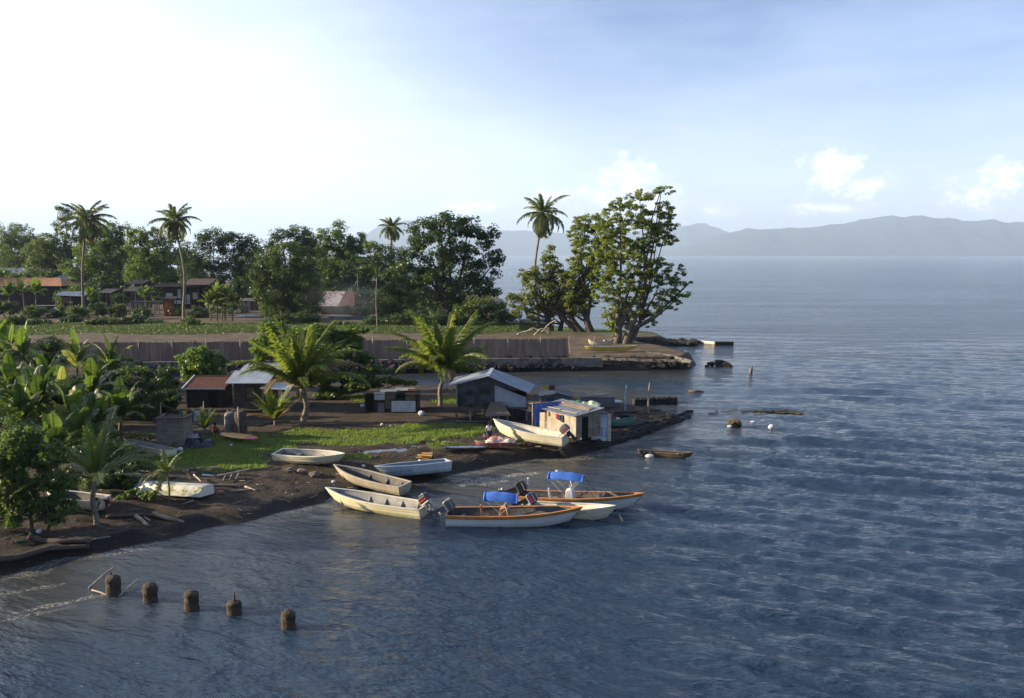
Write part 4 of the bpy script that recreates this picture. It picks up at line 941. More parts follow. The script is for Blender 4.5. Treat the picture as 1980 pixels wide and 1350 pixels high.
for i in range(150):
    t = r_.random(); p = P(1240+t*110, 666+r_.uniform(-3.0, 3.5), 0); lump(q, p+Vector((0, 0, .25+r_.uniform(-.1, .25))), r_.uniform(.2, .55), i, .3, 1, (1.3, 1, .7))
tag(q.build('rubble', M['rock']), 'long dark spit of rubble running out behind the yellow boat', 'boulders', kind='stuff')
# ------------------------------------------------------------------ near vegetation
def nb(u, v_or_y, z=.85, y=None):
    return G(u, v_or_y) if y is None else Vector((PD(u, 700, y).x, y, gz(PD(u, 700, y).x, y)))
tree('broadleaf_bush', 'round bright green bush tree in front of the fence behind the rusty-roofed shack',
 [(385,685,26,14),(365,705,18,16),(395,705,28,16),(415,695,18,14),(372,725,20,14),(405,722,26,14),(350,692,8,5)], nb(388, 0, y=86), LM['light'], 201, clump=.5, dens=1.6, leaf=.26, leaves=46, tr=.14, limbs=6, cat='bush')
tree('almond_tree', 'light green leafy tree behind the left young palm, by the white roof',
 [(535,645,30,22),(512,672,26,24),(545,680,34,28),(580,655,34,20),(520,635,18,12),(530,715,24,16),(565,720,26,18),(500,700,12,14)], nb(548, 0, y=84), LM['light'], 202, clump=.55, dens=1.5, leaf=.28, leaves=46, tr=.16, limbs=8)
tree('almond_tree', 'wide tree with layered flat boughs right of the left young palm',
 [(615,640,34,12),(650,650,40,12),(688,636,24,7),(660,672,46,12),(620,670,36,13),(600,695,38,15),(655,700,52,15),(705,690,22,8),(680,655,24,8),(640,725,50,12),(690,725,36,8),(720,712,22,4),(610,740,34,12),(700,745,40,8),(745,735,30,5),(670,752,50,6),(780,740,26,4),(800,705,18,3),(760,718,24,4),(640,765,26,10)], nb(655, 0, y=80), LM['mid'], 203, clump=.5, dens=1.9, leaf=.3, leaves=46, tr=.2, flat=.35, limbs=14, depth=.6)
k1 = G(588, 817); palm('young_palm', 'young coconut palm with upright yellow-green fronds between the shacks, left of the two', k1, PD(583, 752, k1.y), nf=30, L=5.6, tr=.28, mt='near', seed=5, group='young coconut palms', droops=(.2, 1.6), elev=(.62, 1.56), dry=2, nl=74, ll=1.15, lw=.11, hang=.9, bend=.3, coco=True, yellow=1, fat=1.25)
k2 = G(851, 784); palm('young_palm', 'young coconut palm with wide green fronds beside the tarpaulin hut, right of the two', k2, PD(860, 722, k2.y), nf=32, L=5.7, tr=.24, mt='near', seed=16, group='young coconut palms', droops=(.2, 1.8), elev=(.42, 1.55), dry=2, nl=74, ll=1.15, lw=.11, hang=.9, bend=.2, coco=False, yellow=1, fat=1.5)
k3 = G(532, 822); palm('young_palm', 'low tuft of young palm leaves at the left of the white-roofed plank hut', k3, k3+Vector((0, 0, .35)), nf=13, L=2.7, tr=.14, mt='near', seed=8, group='small palms', droops=(.2, .9), elev=(.6, 1.5), dry=2, nl=26, ll=.75, lw=.12, hang=.1, coco=False, bend=0)
k3 = G(396, 838); palm('young_palm', 'small young palm beside the washing line', k3, k3+Vector((0, 0, .3)), nf=10, L=1.9, tr=.1, mt='shade', seed=18, group='small palms', droops=(.2, .8), elev=(.5, 1.5), dry=0, nl=22, ll=.5, lw=.09, hang=.1, coco=False, bend=0)
k4 = G(186, 1012); palm('young_palm', 'shaded young palm on the dark beach before the white boat, left', k4, PD(184, 925, k4.y), nf=15, L=3.5, tr=.16, mt='shade', seed=9, group='small palms', droops=(.2, 1.1), elev=(.3, 1.5), dry=1, nl=44, ll=.7, lw=.05, hang=.25, coco=False, bend=.15, fat=1.3)
k5 = G(328, 968); palm('young_palm', 'small drooping palm sapling in front of the upturned white boat', k5, PD(322, 915, k5.y), nf=13, L=1.75, tr=.07, mt='shade', seed=10, group='small palms', droops=(.8, 2.0), elev=(.1, 1.3), dry=2, nl=34, ll=.4, lw=.04, hang=.5, coco=False, bend=.05)
# frangipani style bush at the lower left
tree('broadleaf_bush', 'dense dark green bush on the beach at the lower left edge, its leaves in whorls',
 [(40,850,40,26),(90,880,40,26),(20,890,36,28),(60,915,46,28),(110,930,34,26),(15,940,36,28),(80,960,48,28),(125,975,26,20),(40,980,42,26),(100,995,30,14),(10,1000,30,18),(-30,900,50,50)], G(60, 1030), LM['mid'], 211, clump=.34, dens=1.5, leaf=.21, leaves=42, tr=.08, forks=[(0,0,1),(-1.0,.2,.8),(.9,-.1,.8)], limbs=8, cat='bush', depth=.6)
nv = [ # label, blobs, y, leaf, clump
 ('dark bushy tree between the two tall banana plants, before the fence', [(95,665,24,14),(75,690,30,20),(110,690,20,20),(90,720,34,18),(120,705,10,12)], 88, 'bush', .5),
 ('dark leafy bush at the left frame edge above the bananas', [(20,700,26,20),(-10,730,30,30),(50,740,30,20),(20,770,34,18)], 80, 'dark', .5),
 ('thick dark bush tree with dry bits left of the small plank shed', [(215,740,34,22),(260,730,36,20),(300,735,30,22),(235,775,40,24),(285,775,36,26),(320,720,18,10),(250,810,36,22),(200,800,26,24),(295,815,22,18)], 70, 'bush', .5),
 ('dark bush behind the shed, touching the wall line', [(310,760,26,20),(320,735,22,14),(335,745,10,10)], 78, 'dark', .45),
 ('low dark bush behind the shaded young palm', [(215,870,34,20),(250,905,34,20),(180,880,30,22),(230,935,36,16),(280,910,20,12)], 53, 'bush', .4),
 ('dark undergrowth bush under the lower bananas', [(110,820,34,18),(60,830,36,16),(150,850,30,18),(120,870,30,14)], 56, 'bush', .4),
  ('dark bush filling the ground under the two tall banana plants', [(30,790,46,22),(80,770,34,22),(0,760,30,20),(60,745,30,16)], 74, 'bush', .5),
 ('dark bush under the sunlit banana plant', [(140,745,34,20),(170,765,30,24),(120,775,26,22),(150,790,36,18)], 72, 'dark', .5),
 ('leafy bush between the thick bush tree and the lower bananas', [(190,830,34,20),(225,850,30,20),(160,840,26,20),(270,850,26,14)], 60, 'bush', .45),
 ('dark leafy bush at the left edge behind the beach bush', [(10,830,40,24),(-20,860,40,30),(50,840,30,18)], 54, 'mid', .4),
 ('dark foot bush beside the trunk of the shaded young palm', [(150,960,26,14),(120,950,24,14),(225,960,20,9),(180,930,26,16)], 47, 'bush', .3),
  ('dark bush between the thick bush tree and the rusty-roofed shack', [(330,790,20,16),(315,775,22,18),(300,790,24,20),(335,765,14,12)], 73, 'dark', .4),
 ('mid green bush under the torn-leaved banana plant', [(100,770,36,20),(130,790,36,20),(70,800,34,20),(160,810,26,16)], 66, 'mid', .45),
 ('dark bush at the base of the fence-side banana plant', [(215,700,26,14),(245,705,26,14),(190,710,26,14),(270,715,20,12)], 84, 'dark', .5),
 ('broad dark bush filling the slope above the hidden skiff', [(130,905,30,22),(165,900,34,22),(200,910,26,18),(150,880,34,18)], 50, 'dark', .4),
 ('leafy bush at the left edge in front of the low banana plant', [(15,790,40,22),(-25,800,40,26),(50,810,30,18)], 60, 'mid', .45),
  ('dense dark bush beside the bow of the hidden skiff', [(215,925,30,18),(250,930,24,14),(190,945,26,16),(235,905,30,16)], 48.5, 'dark', .3),
 ('leafy bush over the bow of the cream hull below the plank shed', [(235,870,30,16),(210,880,28,18),(255,885,20,10),(190,865,26,18)], 54, 'mid', .35),
 ('small weedy bush before the bow of the upturned boat', [(255,955,14,8),(290,958,18,7),(240,962,12,6)], 46.3, 'mid', .25)]
for i, (lb, bl, y, lf, cl) in enumerate(nv):
    tree('broadleaf_bush', lb, bl, nb(bl[0][0], 0, y=y), LM[lf], 220+i, group='bushes at the left of the near shore', clump=cl, dens=1.3, leaf=.24 if y > 60 else .16, leaves=50, tr=.1, limbs=5, cat='bush')
for (u, y, h_, nl, L_, sd, m_, lb) in [(28,84,3.2,9,3.0,31,'aab','tall banana plant at the left edge with one upright pale leaf'),(52,82,3.6,8,3.0,32,'aab','tall banana plant with the highest leaf against the field, left edge'),(70,60,2.9,10,2.7,33,'aac','banana plant with drooping torn leaves below the two tallest, left'),
    (148,80,3.0,10,2.9,34,'aab','sunlit banana plant with upright leaves against the fence'),(212,79,2.9,9,2.8,35,'aab','banana plant right of the sunlit one, with a broad folded leaf above the fence foot'),(20,64,2.8,9,2.7,36,'aac','banana plant low at the left frame edge'),
    (115,61,2.4,10,2.6,37,'abb','banana plant with pale arching torn leaves in the middle of the clump'),(150,55,1.6,8,2.3,38,'aaa','low bright banana plant with upright young leaves above the shaded palm'),(185,58,1.9,8,2.3,39,'aac','banana plant at the right side of the clump beside the thick bush'),(95,52,1.5,8,2.2,40,'aac','banana plant nearest the beach bush'),(4,88,3.3,9,3.2,41,'aab','banana plant cut by the left frame edge, before the fence'),(92,70,2.8,10,2.9,42,'aac','banana plant in the middle of the clump behind the torn pale leaves'),(180,68,2.4,10,2.7,43,'aab','banana plant at the left flank of the thick bush tree'),(40,58,2.2,9,2.6,44,'aac','banana plant above the left part of the beach bush'),(135,58,1.9,9,2.5,45,'aab','banana plant just above the crown of the shaded young palm'),(225,62,1.7,9,2.4,46,'aac','banana plant before the thick bush tree, farthest right of the clump')]:
    banana(lb, nb(u, 0, y=y), h_, nl+2, L_*1.12, sd, 'banana plants of the near shore', Wd=1.05, up=1.4, mats=m_+'ac')
# unseen trees added outside the frame to shade the left beach
for i, (x, y) in enumerate([(-40, 44), (-46, 56)]):
    b = Vector((x, y, .85)); k = y/F0; u = 990+x/k
    tree('broadleaf_tree', ['unseen tree added left of the beach bush to cast shade','unseen tree added left of the bananas to cast shade'][i], [(u-30/k*.1,560,40*1.0/k*.04,40),(u,620,60,50),(u-40,640,60,50),(u+30,660,60,50),(u,720,80,50)], b, LM['bush'], 250+i, group='added shade trees out of view', clump=.8, dens=.8, leaf=.4, leaves=40, tr=.3, limbs=6)
# ------------------------------------------------------------------ grass tufts (uncountable)
def grass_field(name, xs, ys, seed, n, h, w, matl, label):
    rs = np.random.RandomState(seed); X = rs.uniform(xs[0], xs[1], n); Y = rs.uniform(ys[0], ys[1], n); s = sdf(X, Y)
    g, wt_, fm_ = gmask(X, Y, s); keep = (g > .12+rs.rand(n)*.75) & (s > .8)
    X, Y = X[keep], Y[keep]; Z = ground_z(X, Y); n = len(X); k = 3
    X = np.repeat(X, k)+rs.normal(0, w, n*k); Y = np.repeat(Y, k)+rs.normal(0, w, n*k); Z = np.repeat(Z, k)-.01
    H = h*rs.uniform(.4, 1.3, n*k)*(.6+.9*fbm(X, Y, .8, 2, 5)); a = rs.uniform(0, 6.28, n*k); bw = w*.5
    V = np.stack([np.stack([X-bw*np.cos(a), Y-bw*np.sin(a), Z], 1), np.stack([X+bw*np.cos(a), Y+bw*np.sin(a), Z], 1),
                  np.stack([X+rs.normal(0, h*.45, n*k), Y+rs.normal(0, h*.45, n*k), Z+H], 1)], 1).reshape(-1, 3)
    o = link(name, npmesh(name, V, np.arange(len(V)).reshape(-1, 3)), matl); tag(o, label, 'grass', kind='stuff')
GL = leafmat('grass blade', (.07, .11, .02), (.19, .255, .05), .45)
grass_field('grass', (-40, 4), (50, 82), 4, 60000, .13, .07, GL, 'short bright grass on the flat between the shacks and the beached boats')
grass_field('grass', (-115, 6), (134, 162), 5, 40000, .16, .16, leafmat('field grass', (.035, .06, .016), (.07, .105, .028), .3), 'rough strip of grass along the back of the bare field')

# ------------------------------------------------------------------ shacks of the near shore
def shack(name, label, uL, uR, vb, v_fr, v_bk, depth, roofm, wallm, over=.25, cat='shack', rz=0, group=None, horiz=True, stilt=.0, w=None, h=None, hb=None, corr=True):
    A = G(uL, vb); B = G(uR, vb); y = A.y
    if w is None: w = B.x-A.x
    if h is None: h = ZH(v_fr, y, uL)-A.z
    if hb is None: hb = ZH(v_bk, y+depth, uL)-A.z
    root = empty(name, A, rz, label, cat, group); q = MB(); S_ = .22
    q.boards((0, 0, 0), (w, 0, 0), stilt, h, S_, horiz=horiz, seed=1); q.boards((w, 0, 0), (w, depth, 0), stilt, h, S_, horiz=horiz, seed=2)
    q.boards((0, depth, 0), (0, 0, 0), stilt, h, S_, horiz=horiz, seed=3); q.boards((w, depth, 0), (0, depth, 0), stilt, hb, S_, horiz=horiz, seed=4)
    q.build('wall', wallm, root)
    q = MB(); q.corr((-over, -over, h), (w+over, -over, h), (w+over, depth+over, hb), (-over, depth+over, hb), pitch=.18, amp=.02, seed=len(label)); q.build('roof', roofm, root)
    for (x, yy, hh) in ((.05, .08, h), (w-.05, .08, h), (.05, depth-.08, h), (w-.05, depth-.08, h)):
        q = MB(); q.box((x, yy, hh/2-.03), (.09, .09, hh)); q.build('post', M['plank'], root)
    return root, w, h, hb
# rusty red roof
r, w, h, hb = shack('shack', 'dark plank shack with a rusty red sheet roof left of the white-roofed hut', 362, 430, 789, 751, 727, 2.6, M['rust'], M['plankd'])
q = MB(); q.box((w/2, -.3, h-.02), (w+.7, .05, .12)); q.build('fascia', M['zincw'], r)
q = MB(); q.beam((-.28, -.26, h+.05), (-.28, 2.8, hb+.05), .12, .05); q.build('bargeboard', M['zincw'], r)
panel(r, 'door', w*.62, w*.85, .05, 1.35, M['black'], y=-.05)  # near-black panel in place of a shaded opening
# white roof hut
r, w, h, hb = shack('hut', 'grey-brown plank hut with a white zinc roof, left of the left young palm', 454, 512, 796, 741, 703, 4.4, M['zincw'], M['plank'], over=.35, stilt=.25)
q = MB(); q.corr((-.6, -.45, h+.06), (w+.5, -.45, h+.06), (w+.5, 2.4, h+.06+(hb-h)*.62), (-.6, 2.4, h+.06+(hb-h)*.62), pitch=.18); q.build('lower_roof_sheet', M['zincw'], r)
panel(r, 'shutter', w*.42, w*.72, h*.48, h*.86, M['plyb'], frame=M['plankd'])
panel(r, 'step', -.1, w*.9, .12, .2, M['plankd'], y=-.3, t=.5)
q = MB(); q.corr((w-.1, -.8, h-.35), (w+2.4, -.8, h-.45), (w+2.4, .9, h-.1), (w-.1, .9, h), pitch=.18); q.build('awning', M['zincw'], r)
for x in (w+.1, w+2.2): q = MB(); q.box((x, -.65, (h-.45)/2), (.07, .07, h-.45)); q.build('awning_post', M['pole'], r)
# small plank shed
r, w, h, hb = shack('plank_shed', 'small leaning shed of bleached grey planks beside the washing line', 305, 356, 866, 808, 804, 1.9, M['plankd'], M['plankl'], rz=.06)
# patchwork shack
r, w, h, hb = shack('patchwork_shack', 'low flat-roofed shack patched with white panels left of the right young palm', 706, 806, 798, 762, 754, 2.6, M['plankd'], M['plankd'], over=.2)
for (u0, u1, v0, v1, m_) in [(725,745,758,773,'white'),(746,766,757,772,'plyb'),(786,805,762,774,'plyb'),(758,805,775,796,'white'),(731,744,779,797,'greyw'),(746,756,773,790,'plyb'),(709,723,760,794,'black'),(768,784,760,770,'black')]:
    k = (r.location.y)/F0; panel(r, 'panel', (u0-706)*k, (u1-706)*k, ZH(v1, r.location.y)-r.location.z, ZH(v0, r.location.y)-r.location.z, M[m_], y=-.06-.01*(u0 % 3))
for i, (x, yy, s_, m_) in enumerate([(.7, 1.2, .5, 'plank'), (1.9, .8, .7, 'zinc'), (3.2, 1.4, .8, 'zincw'), (2.6, 2.0, .6, 'plyb'), (3.9, .9, .4, 'rust')]):
    q = MB(); q.corr((x-s_, yy-s_*.6, h+.10+i*.02), (x+s_, yy-s_*.5, h+.14), (x+s_, yy+s_*.6, h+.24), (x-s_, yy+s_*.6, h+.2+i*.02), pitch=.15); q.build('roof_sheet', M[m_], r)
# tarpaulin hut on stilts
A = G(883, 812); y = A.y; k = y/F0; X = lambda u: (u-883)*k; Zv = lambda v, dy=0: CAM_H-(v-HORIZON)*(y+dy)/F0-A.z
r = empty('tarpaulin_hut', A, label='stilted hut with blue-grey zinc gable roof and dark tarpaulin walls beside the right young palm', cat='hut')
zr, zl, zrr = Zv(727), Zv(745), Zv(760); xr = X(944); xw = X(1020); dp = 3.6
q = MB(); q.corr((X(868), -.5, zl), (X(868)+.3, dp+.3, zl+.05), (xr+.3, dp+.3, zr+.05), (xr, -.5, zr), pitch=.2, amp=.022); q.build('roof', M['zinc'], r)
q = MB(); q.corr((X(1034)+.25, dp+.3, zrr+.05), (X(1024), -.5, zrr), (xr, -.5, zr+.02), (xr+.3, dp+.3, zr+.07), pitch=.2, amp=.022); q.build('roof', M['zinc'], r)
q = MB(); q.beam((xr, -.52, zr+.03), (xr+.3, dp+.3, zr+.1), .3, .04); q.build('ridge_cap', M['zincw'], r)
fl_ = Zv(789)
def cloth(p00, p10, p11, p01, nx_, nz_, amp, seed, y_out=0):
    rs = random.Random(seed); mb = MB(); V = []
    for j in range(nz_+1):
        for i in range(nx_+1):
            u, v = i/nx_, j/nz_; p = (Vector(p00).lerp(Vector(p10), u)).lerp(Vector(p01).lerp(Vector(p11), u), v)
            n_ = mnoise.noise(Vector((u*5+seed, v*2.2, seed*.7)))+.5*mnoise.noise(Vector((u*14+seed, v*3, 0)))
            V.append(p+Vector((0, -amp*n_-y_out*math.sin(math.pi*v), 0)))
    F_ = [(j*(nx_+1)+i, j*(nx_+1)+i+1, (j+1)*(nx_+1)+i+1, (j+1)*(nx_+1)+i) for j in range(nz_) for i in range(nx_)]
    kx = len(V); mb.add(V+[v+Vector((0, .015, 0)) for v in V], F_+[tuple(x+kx for x in f[::-1]) for f in F_], True); return mb
# gable wall: tarp following the slopes
cloth((0, 0, fl_), (X(958), 0, fl_), (X(958), 0, zr-.28), (0, 0, zl-.05), 24, 14, .17, 1).build('tarpaulin', M['tarp'], r)
q = MB(); q.add([(0, .02, zl-.05), (xr, .02, zl+.0), (xr, .02, zr-.05)], [(0, 1, 2)]); q.add([(xr, .02, zl), (xw, .02, zrr), (xr, .02, zr-.05)], [(0, 1, 2)]); q.build('gable', M['tarp'], r)
cloth((X(958), -.35, Zv(780)), (X(1020), -.5, Zv(795)), (X(1019), -.02, Zv(770)), (X(958), -.02, Zv(746)), 18, 10, .05, 2, .08).build('tarpaulin', M['tarpw'], r)
cloth((X(975), -.3, Zv(817)), (X(1020), -.3, Zv(817)), (X(1020), -.45, Zv(793)), (X(975), -.38, Zv(784)), 12, 8, .05, 3).build('tarpaulin', M['tarp'], r)
q = MB(); q.boards((0, dp, 0), (0, 0, 0), fl_, zl-.1, .3, seed=2); q.boards((xw, 0, 0), (xw, dp, 0), .1, zrr-.1, .3, seed=3); q.boards((xw, dp, 0), (0, dp, 0), fl_, zrr-.1, .3, seed=5); q.build('wall', M['plankd'], r)
q = MB(); q.box((xw/2, dp/2-.3, fl_), (xw+.2, dp+.8, .12)); q.build('floor', M['plank'], r)
for i in range(6):
    for yy in (-.4, dp): 
        q = MB(); q.box((xw*i/5, yy, fl_/2-.1), (.11, .11, fl_+.15)); q.build('stilt', M['pole'] if i % 2 else M['plank'], r)
q = MB(); q.box((.02, -.15, (zl-.1)/2), (.10, .10, zl)); q.build('corner_post', M['pole'], r)
q = MB(); q.corr((X(940), -1.9, Zv(798)), (X(990), -1.9, Zv(798)), (X(972), -.4, Zv(777)), (X(950), -.4, Zv(777)), pitch=.2, amp=.01); q.build('porch_roof', M['thatch'], r)
for x in (X(951), X(983)): q = MB(); q.box((x, -1.75, Zv(799)/2), (.09, .09, Zv(799))); q.build('porch_post', M['pole'], r)
# small boathouse hut with plank-weighted roof
A = Vector((2.10, 65.4, 0)); A.z = gz(2.1, 65.4)-.12; rz = math.atan2(-3.5, 2.45)
r = empty('beach_hut', A, rz, 'small plywood beach hut with planks laid on its sheet roof, behind the largest white skiff', 'hut'); w, dp, h, hb = 4.3, 2.3, 1.72, 2.05
q = MB(); n_ = 0
for (x0, x1, z0, z1) in [(0, .95, 0, .8), (0, .95, .82, h), (.97, 1.5, 0, h), (1.52, 2.9, 0, h), (2.92, 3.6, 0, h), (3.62, w, 0, h)]:
    q.box(((x0+x1)/2, .01*(n_ % 2), (z0+z1)/2), (x1-x0, .03, z1-z0)); n_ += 1
q.build('wall', M['ply'], r)
q = MB(); q.boards((w, 0, 0), (w, .55, 0), 0, h+.05, .18, horiz=False, seed=2); q.boards((w, 1.15, 0), (w, dp, 0), 0, h+.2, .18, horiz=False, seed=4); q.boards((w, dp, 0), (0, dp, 0), 0, hb, .2, horiz=False, seed=6); q.boards((0, dp, 0), (0, 0, 0), 0, h, .2, horiz=False, seed=7); q.box((w, .85, h-.02), (.03, .6, .28)); q.build('side_wall', M['plankl'], r)
q = MB(); q.box((w-.05, .85, .8), (.02, .6, 1.6)); q.build('doorway', M['black'], r)  # black sheet painted as the dark interior
q = MB(); q.corr((-.45, -.35, h), (w+.25, -.35, h), (w+.25, dp+.2, hb), (-.45, dp+.2, hb), pitch=.2, amp=.018); q.build('roof', M['zinc'], r)
sl = (hb-h)/(dp+.55)
for (x0, x1, yy, wd) in [(.6, 4.1, 1.45, .28), (.5, 4.0, 1.75, .26), (.9, 4.3, 1.15, .22), (.5, 2.2, .2, .16), (2.5, 4.2, .15, .16)]:
    q = MB(); q.beam((x0, yy, h+.05+sl*(yy+.35)), (x1, yy+.08, h+.05+sl*(yy+.43)), wd, .04); q.build('roof_plank', M['plankl'] if yy > 1 else M['ply'], r)
for (x, z, s_, m_) in [(2.15, 1.35, .2, mat('red cloth', (.45, .04, .03), .8)), (2.45, 1.3, .2, mat('navy cloth', (.02, .03, .1), .8)), (2.8, 1.28, .26, mat('black cloth', (.015, .015, .02), .8)), (1.2, 1.4, .16, M['plyb'])]:
    q = cloth((x-s_*.6, -.1, z-s_), (x+s_*.6, -.1, z-s_), (x+s_*.5, -.08, z+s_), (x-s_*.5, -.08, z+s_), 5, 6, .03, int(x*10)); tag(q.build('hanging_cloth', m_, loc=r.matrix_basis @ Vector((0, 0, 0)), rot=(0, 0, rz)), {2.15: 'red cloth hanging on the plywood wall of the beach hut', 2.45: 'navy cloth hanging next to the red one on the beach hut wall', 2.8: 'black cloth hanging right of the navy one on the beach hut wall', 1.2: 'brown cloth hanging at the left of the beach hut wall'}[x], 'cloth', 'clothes hanging on the beach hut')
# patched blue screen beside the hut
A = G(1142, 851); A.z -= .1; r = empty('patched_screen', A, .12, 'upright screen patched from pale blue and white sheets, right of the beach hut', 'screen'); y = A.y; k = y/F0
hh = 2.0; ww = 36*k
q = MB(); q.boards((0, .04, 0), (ww, .04, 0), 0, hh, .3, horiz=False, seed=9, rag=.05); q.build('frame_wall', M['plank'], r)
for (x0, x1, z0, z1, m_) in [(.05, .42, 1.25, 1.95, mat('denim sheet', (.10, .19, .32), .7)), (.45, .98, .95, 1.98, M['bluep']), (0, .5, .7, 1.2, M['bluep']), (.05, .62, .12, .9, M['white']), (.66, 1.0, .3, .93, M['bluep']), (.6, .95, 0, .3, M['white'])]:
    panel(r, 'sheet', x0*ww/1.05, x1*ww/1.05, z0, z1, m_, y=-.01-.012*int(x0*10 % 3), t=.012)
q = MB(); q.box((ww+.02, -.05, hh/2), (.26, .12, hh)); q.build('post', M['cream'], r)
q = MB(); q.beam((-.1, -.1, hh+.05), (ww*.8, -.1, hh+.12), .07); q.beam((ww*.3, .1, hh+.35), (ww+.2, -.15, hh), .06); q.build('rail', M['ply'], r)
# tarps
A = G(1031, 832); y = A.y; k = y/F0; X = lambda u: (u-1031)*k; Zv = lambda v: CAM_H-(v-HORIZON)*y/F0-A.z
r = empty('tarp_line', A, label='bright blue tarpaulin slung on a pole left of the beach hut', cat='tarpaulin')
cloth((X(1040), 0, Zv(800)), (X(1086), .6, Zv(802)), (X(1086), .6, Zv(782)), (X(1030), 0, Zv(782)), 16, 8, .10, 4).build('sheet', M['blue'], r)
cloth((X(1034), -.05, Zv(826)), (X(1041), -.05, Zv(826)), (X(1046), -.05, Zv(784)), (X(1030), -.05, Zv(784)), 5, 12, .06, 5).build('tail', M['blue'], r)
q = MB(); q.tube([(X(1024), .05, Zv(783)), (X(1088), .7, Zv(781))], .035, 6); q.tube([(X(1030), .08, -.1), (X(1030), .08, Zv(781))], .05, 6); q.build('pole', M['pole'], r)
def crumple(name, label, cat, u, v, y, L, W_, H_, m_, seed, rz=0, zb=None):
    c = PD(u, v, y); mb = MB(); n = 16; V = []
    for j in range(n+1):
        for i in range(n+1):
            a, b = i/n*2-1, j/n*2-1; e = max(0, 1-max(abs(a), abs(b))**3)
            z = H_*(e*(.55+.8*mnoise.noise(Vector((a*2.2+seed, b*2.2, 0)))+.35*mnoise.noise(Vector((a*6, b*6+seed, 1)))))
            V.append((a*L/2*(1+.1*mnoise.noise(Vector((b*3, seed, 0)))), b*W_/2*(1+.15*mnoise.noise(Vector((a*3, 2, seed)))), z))
    F_ = [(j*(n+1)+i, j*(n+1)+i+1, (j+1)*(n+1)+i+1, (j+1)*(n+1)+i) for j in range(n) for i in range(n)]
    kx = len(V); V2 = [(p[0], p[1], -.02) for p in V]
    E = []
    for i in range(n): E += [(i, i+kx, i+1+kx, i+1), (n*(n+1)+i+1, n*(n+1)+i+1+kx, n*(n+1)+i+kx, n*(n+1)+i), ((i+1)*(n+1), (i+1)*(n+1)+kx, i*(n+1)+kx, i*(n+1)), (i*(n+1)+n, i*(n+1)+n+kx, (i+1)*(n+1)+n+kx, (i+1)*(n+1)+n)]
    mb.add(V+V2, F_+[tuple(x+kx for x in f[::-1]) for f in F_]+E, True)
    z = c.z if zb is None else zb
    return tag(mb.build(name, m_, loc=(c.x, y, z), rot=(0, 0, rz)), label, cat)
# a low store behind the hut carries the green tarps
A = G(1088, 822); r = empty('low_store', A, label='low dark board store behind the beach hut, covered by the green tarpaulin', cat='shed'); k = A.y/F0
q = MB(); q.boards((0, 0, 0), (72*k, 0, 0), 0, 1.35, .25, seed=4); q.boards((72*k, 0, 0), (72*k, 2, 0), 0, 1.35, .25, seed=5); q.boards((0, 2, 0), (0, 0, 0), 0, 1.35, .25, seed=6); q.build('wall', M['plankd'], r)
q = MB(); q.box((36*k, 1, 1.4), (76*k, 2.3, .06)); q.build('roof', M['plank'], r)
zt = A.z+1.44
crumple('tarpaulin', 'crumpled green tarpaulin over the low store behind the beach hut', 'tarpaulin', 1112, 790, A.y+1.0, 2.1, 1.9, .36, M['green'], 3, .1, zt)
crumple('tarpaulin', 'pale green and white sheet lying right of the green tarpaulin', 'tarpaulin', 1140, 790, A.y+.7, 1.6, 1.1, .28, M['pgreen'], 5, -.2, zt+.02)
# sheds behind, at the channel side
A = G(1046, 788); k = A.y/F0; r = empty('low_shed', A, label='low grey shed with a shallow gable behind the blue tarpaulin', cat='shed'); w = 60*k
q = MB(); q.boards((0, 0, 0), (w, 0, 0), 0, .95, .2, horiz=False, seed=4, rag=0); q.add([(0, 0, .95), (w, 0, .95), (w*.52, 0, 1.25)], [(0, 1, 2)]); q.boards((w, 0, 0), (w, 2.2, 0), 0, .95, .2, seed=5); q.boards((0, 2.2, 0), (0, 0, 0), 0, .95, .2, seed=6); q.build('wall', M['greyw'], r)
q = MB(); q.quad((-.15, -.15, .95), (w*.52, -.15, 1.28), (w*.52, 2.4, 1.28), (-.15, 2.4, .95), .04); q.quad((w*.52, -.15, 1.28), (w+.15, -.15, .95), (w+.15, 2.4, .95), (w*.52, 2.4, 1.28), .04); q.build('roof', M['tarp'], r)
q = MB(); q.beam((w*.2, -.2, 1.08), (w*.5, -.2, 1.3), .06); q.beam((w*.55, -.2, 1.3), (w*.98, -.2, 1.02), .06); q.build('bargeboard', M['zincw'], r)
panel(r, 'patch', .5, 1.3, .35, .85, mat('blue patch', (.05, .10, .16), .8), y=-.05)
A = G(1125, 787); k = A.y/F0; r = empty('board_bin', A, label='long grey board bin with bleached planks on top, right of the low gabled shed', cat='bin'); w = 64*k
q = MB(); q.boards((0, 0, 0), (w, 0, 0), 0, .85, .4, seed=4); q.boards((w, 0, 0), (w, 1.6, 0), 0, .85, .4, seed=5); q.boards((0, 1.6, 0), (0, 0, 0), 0, .85, .4, seed=7); q.boards((w, 1.6, 0), (0, 1.6, 0), 0, .85, .4, seed=8); q.box((w/2, .8, .86), (w, 1.6, .04)); q.build('box', mat('grey board', (.16, .155, .15), .9, (.11, .105, .10), scale=2), r)
for i, (x0, x1, yy) in enumerate([(.4, 2.0, .5), (.6, 2.2, .9), (1.2, 2.6, 1.2)]): q = MB(); q.beam((x0, yy, .92), (x1, yy+.1, .94), .2, .04); q.build('lid_plank', M['ply'], r)
b = G(1133, 772); q = MB(); q.beam((0, 0, 0), (.25, 0, .75), .14, .1); tag(q.build('board', M['ply'], loc=b), 'short pale board standing up at the left end of the grey bin', 'board')
b = G(1190, 779); q = MB(); lump(q, (0, 0, .15), .35, 3, .2, 2, (1.9, .8, .5)); tag(q.build('sack', M['white'], loc=b), 'white sack lying between the grey bin and the blue pole', 'sack')
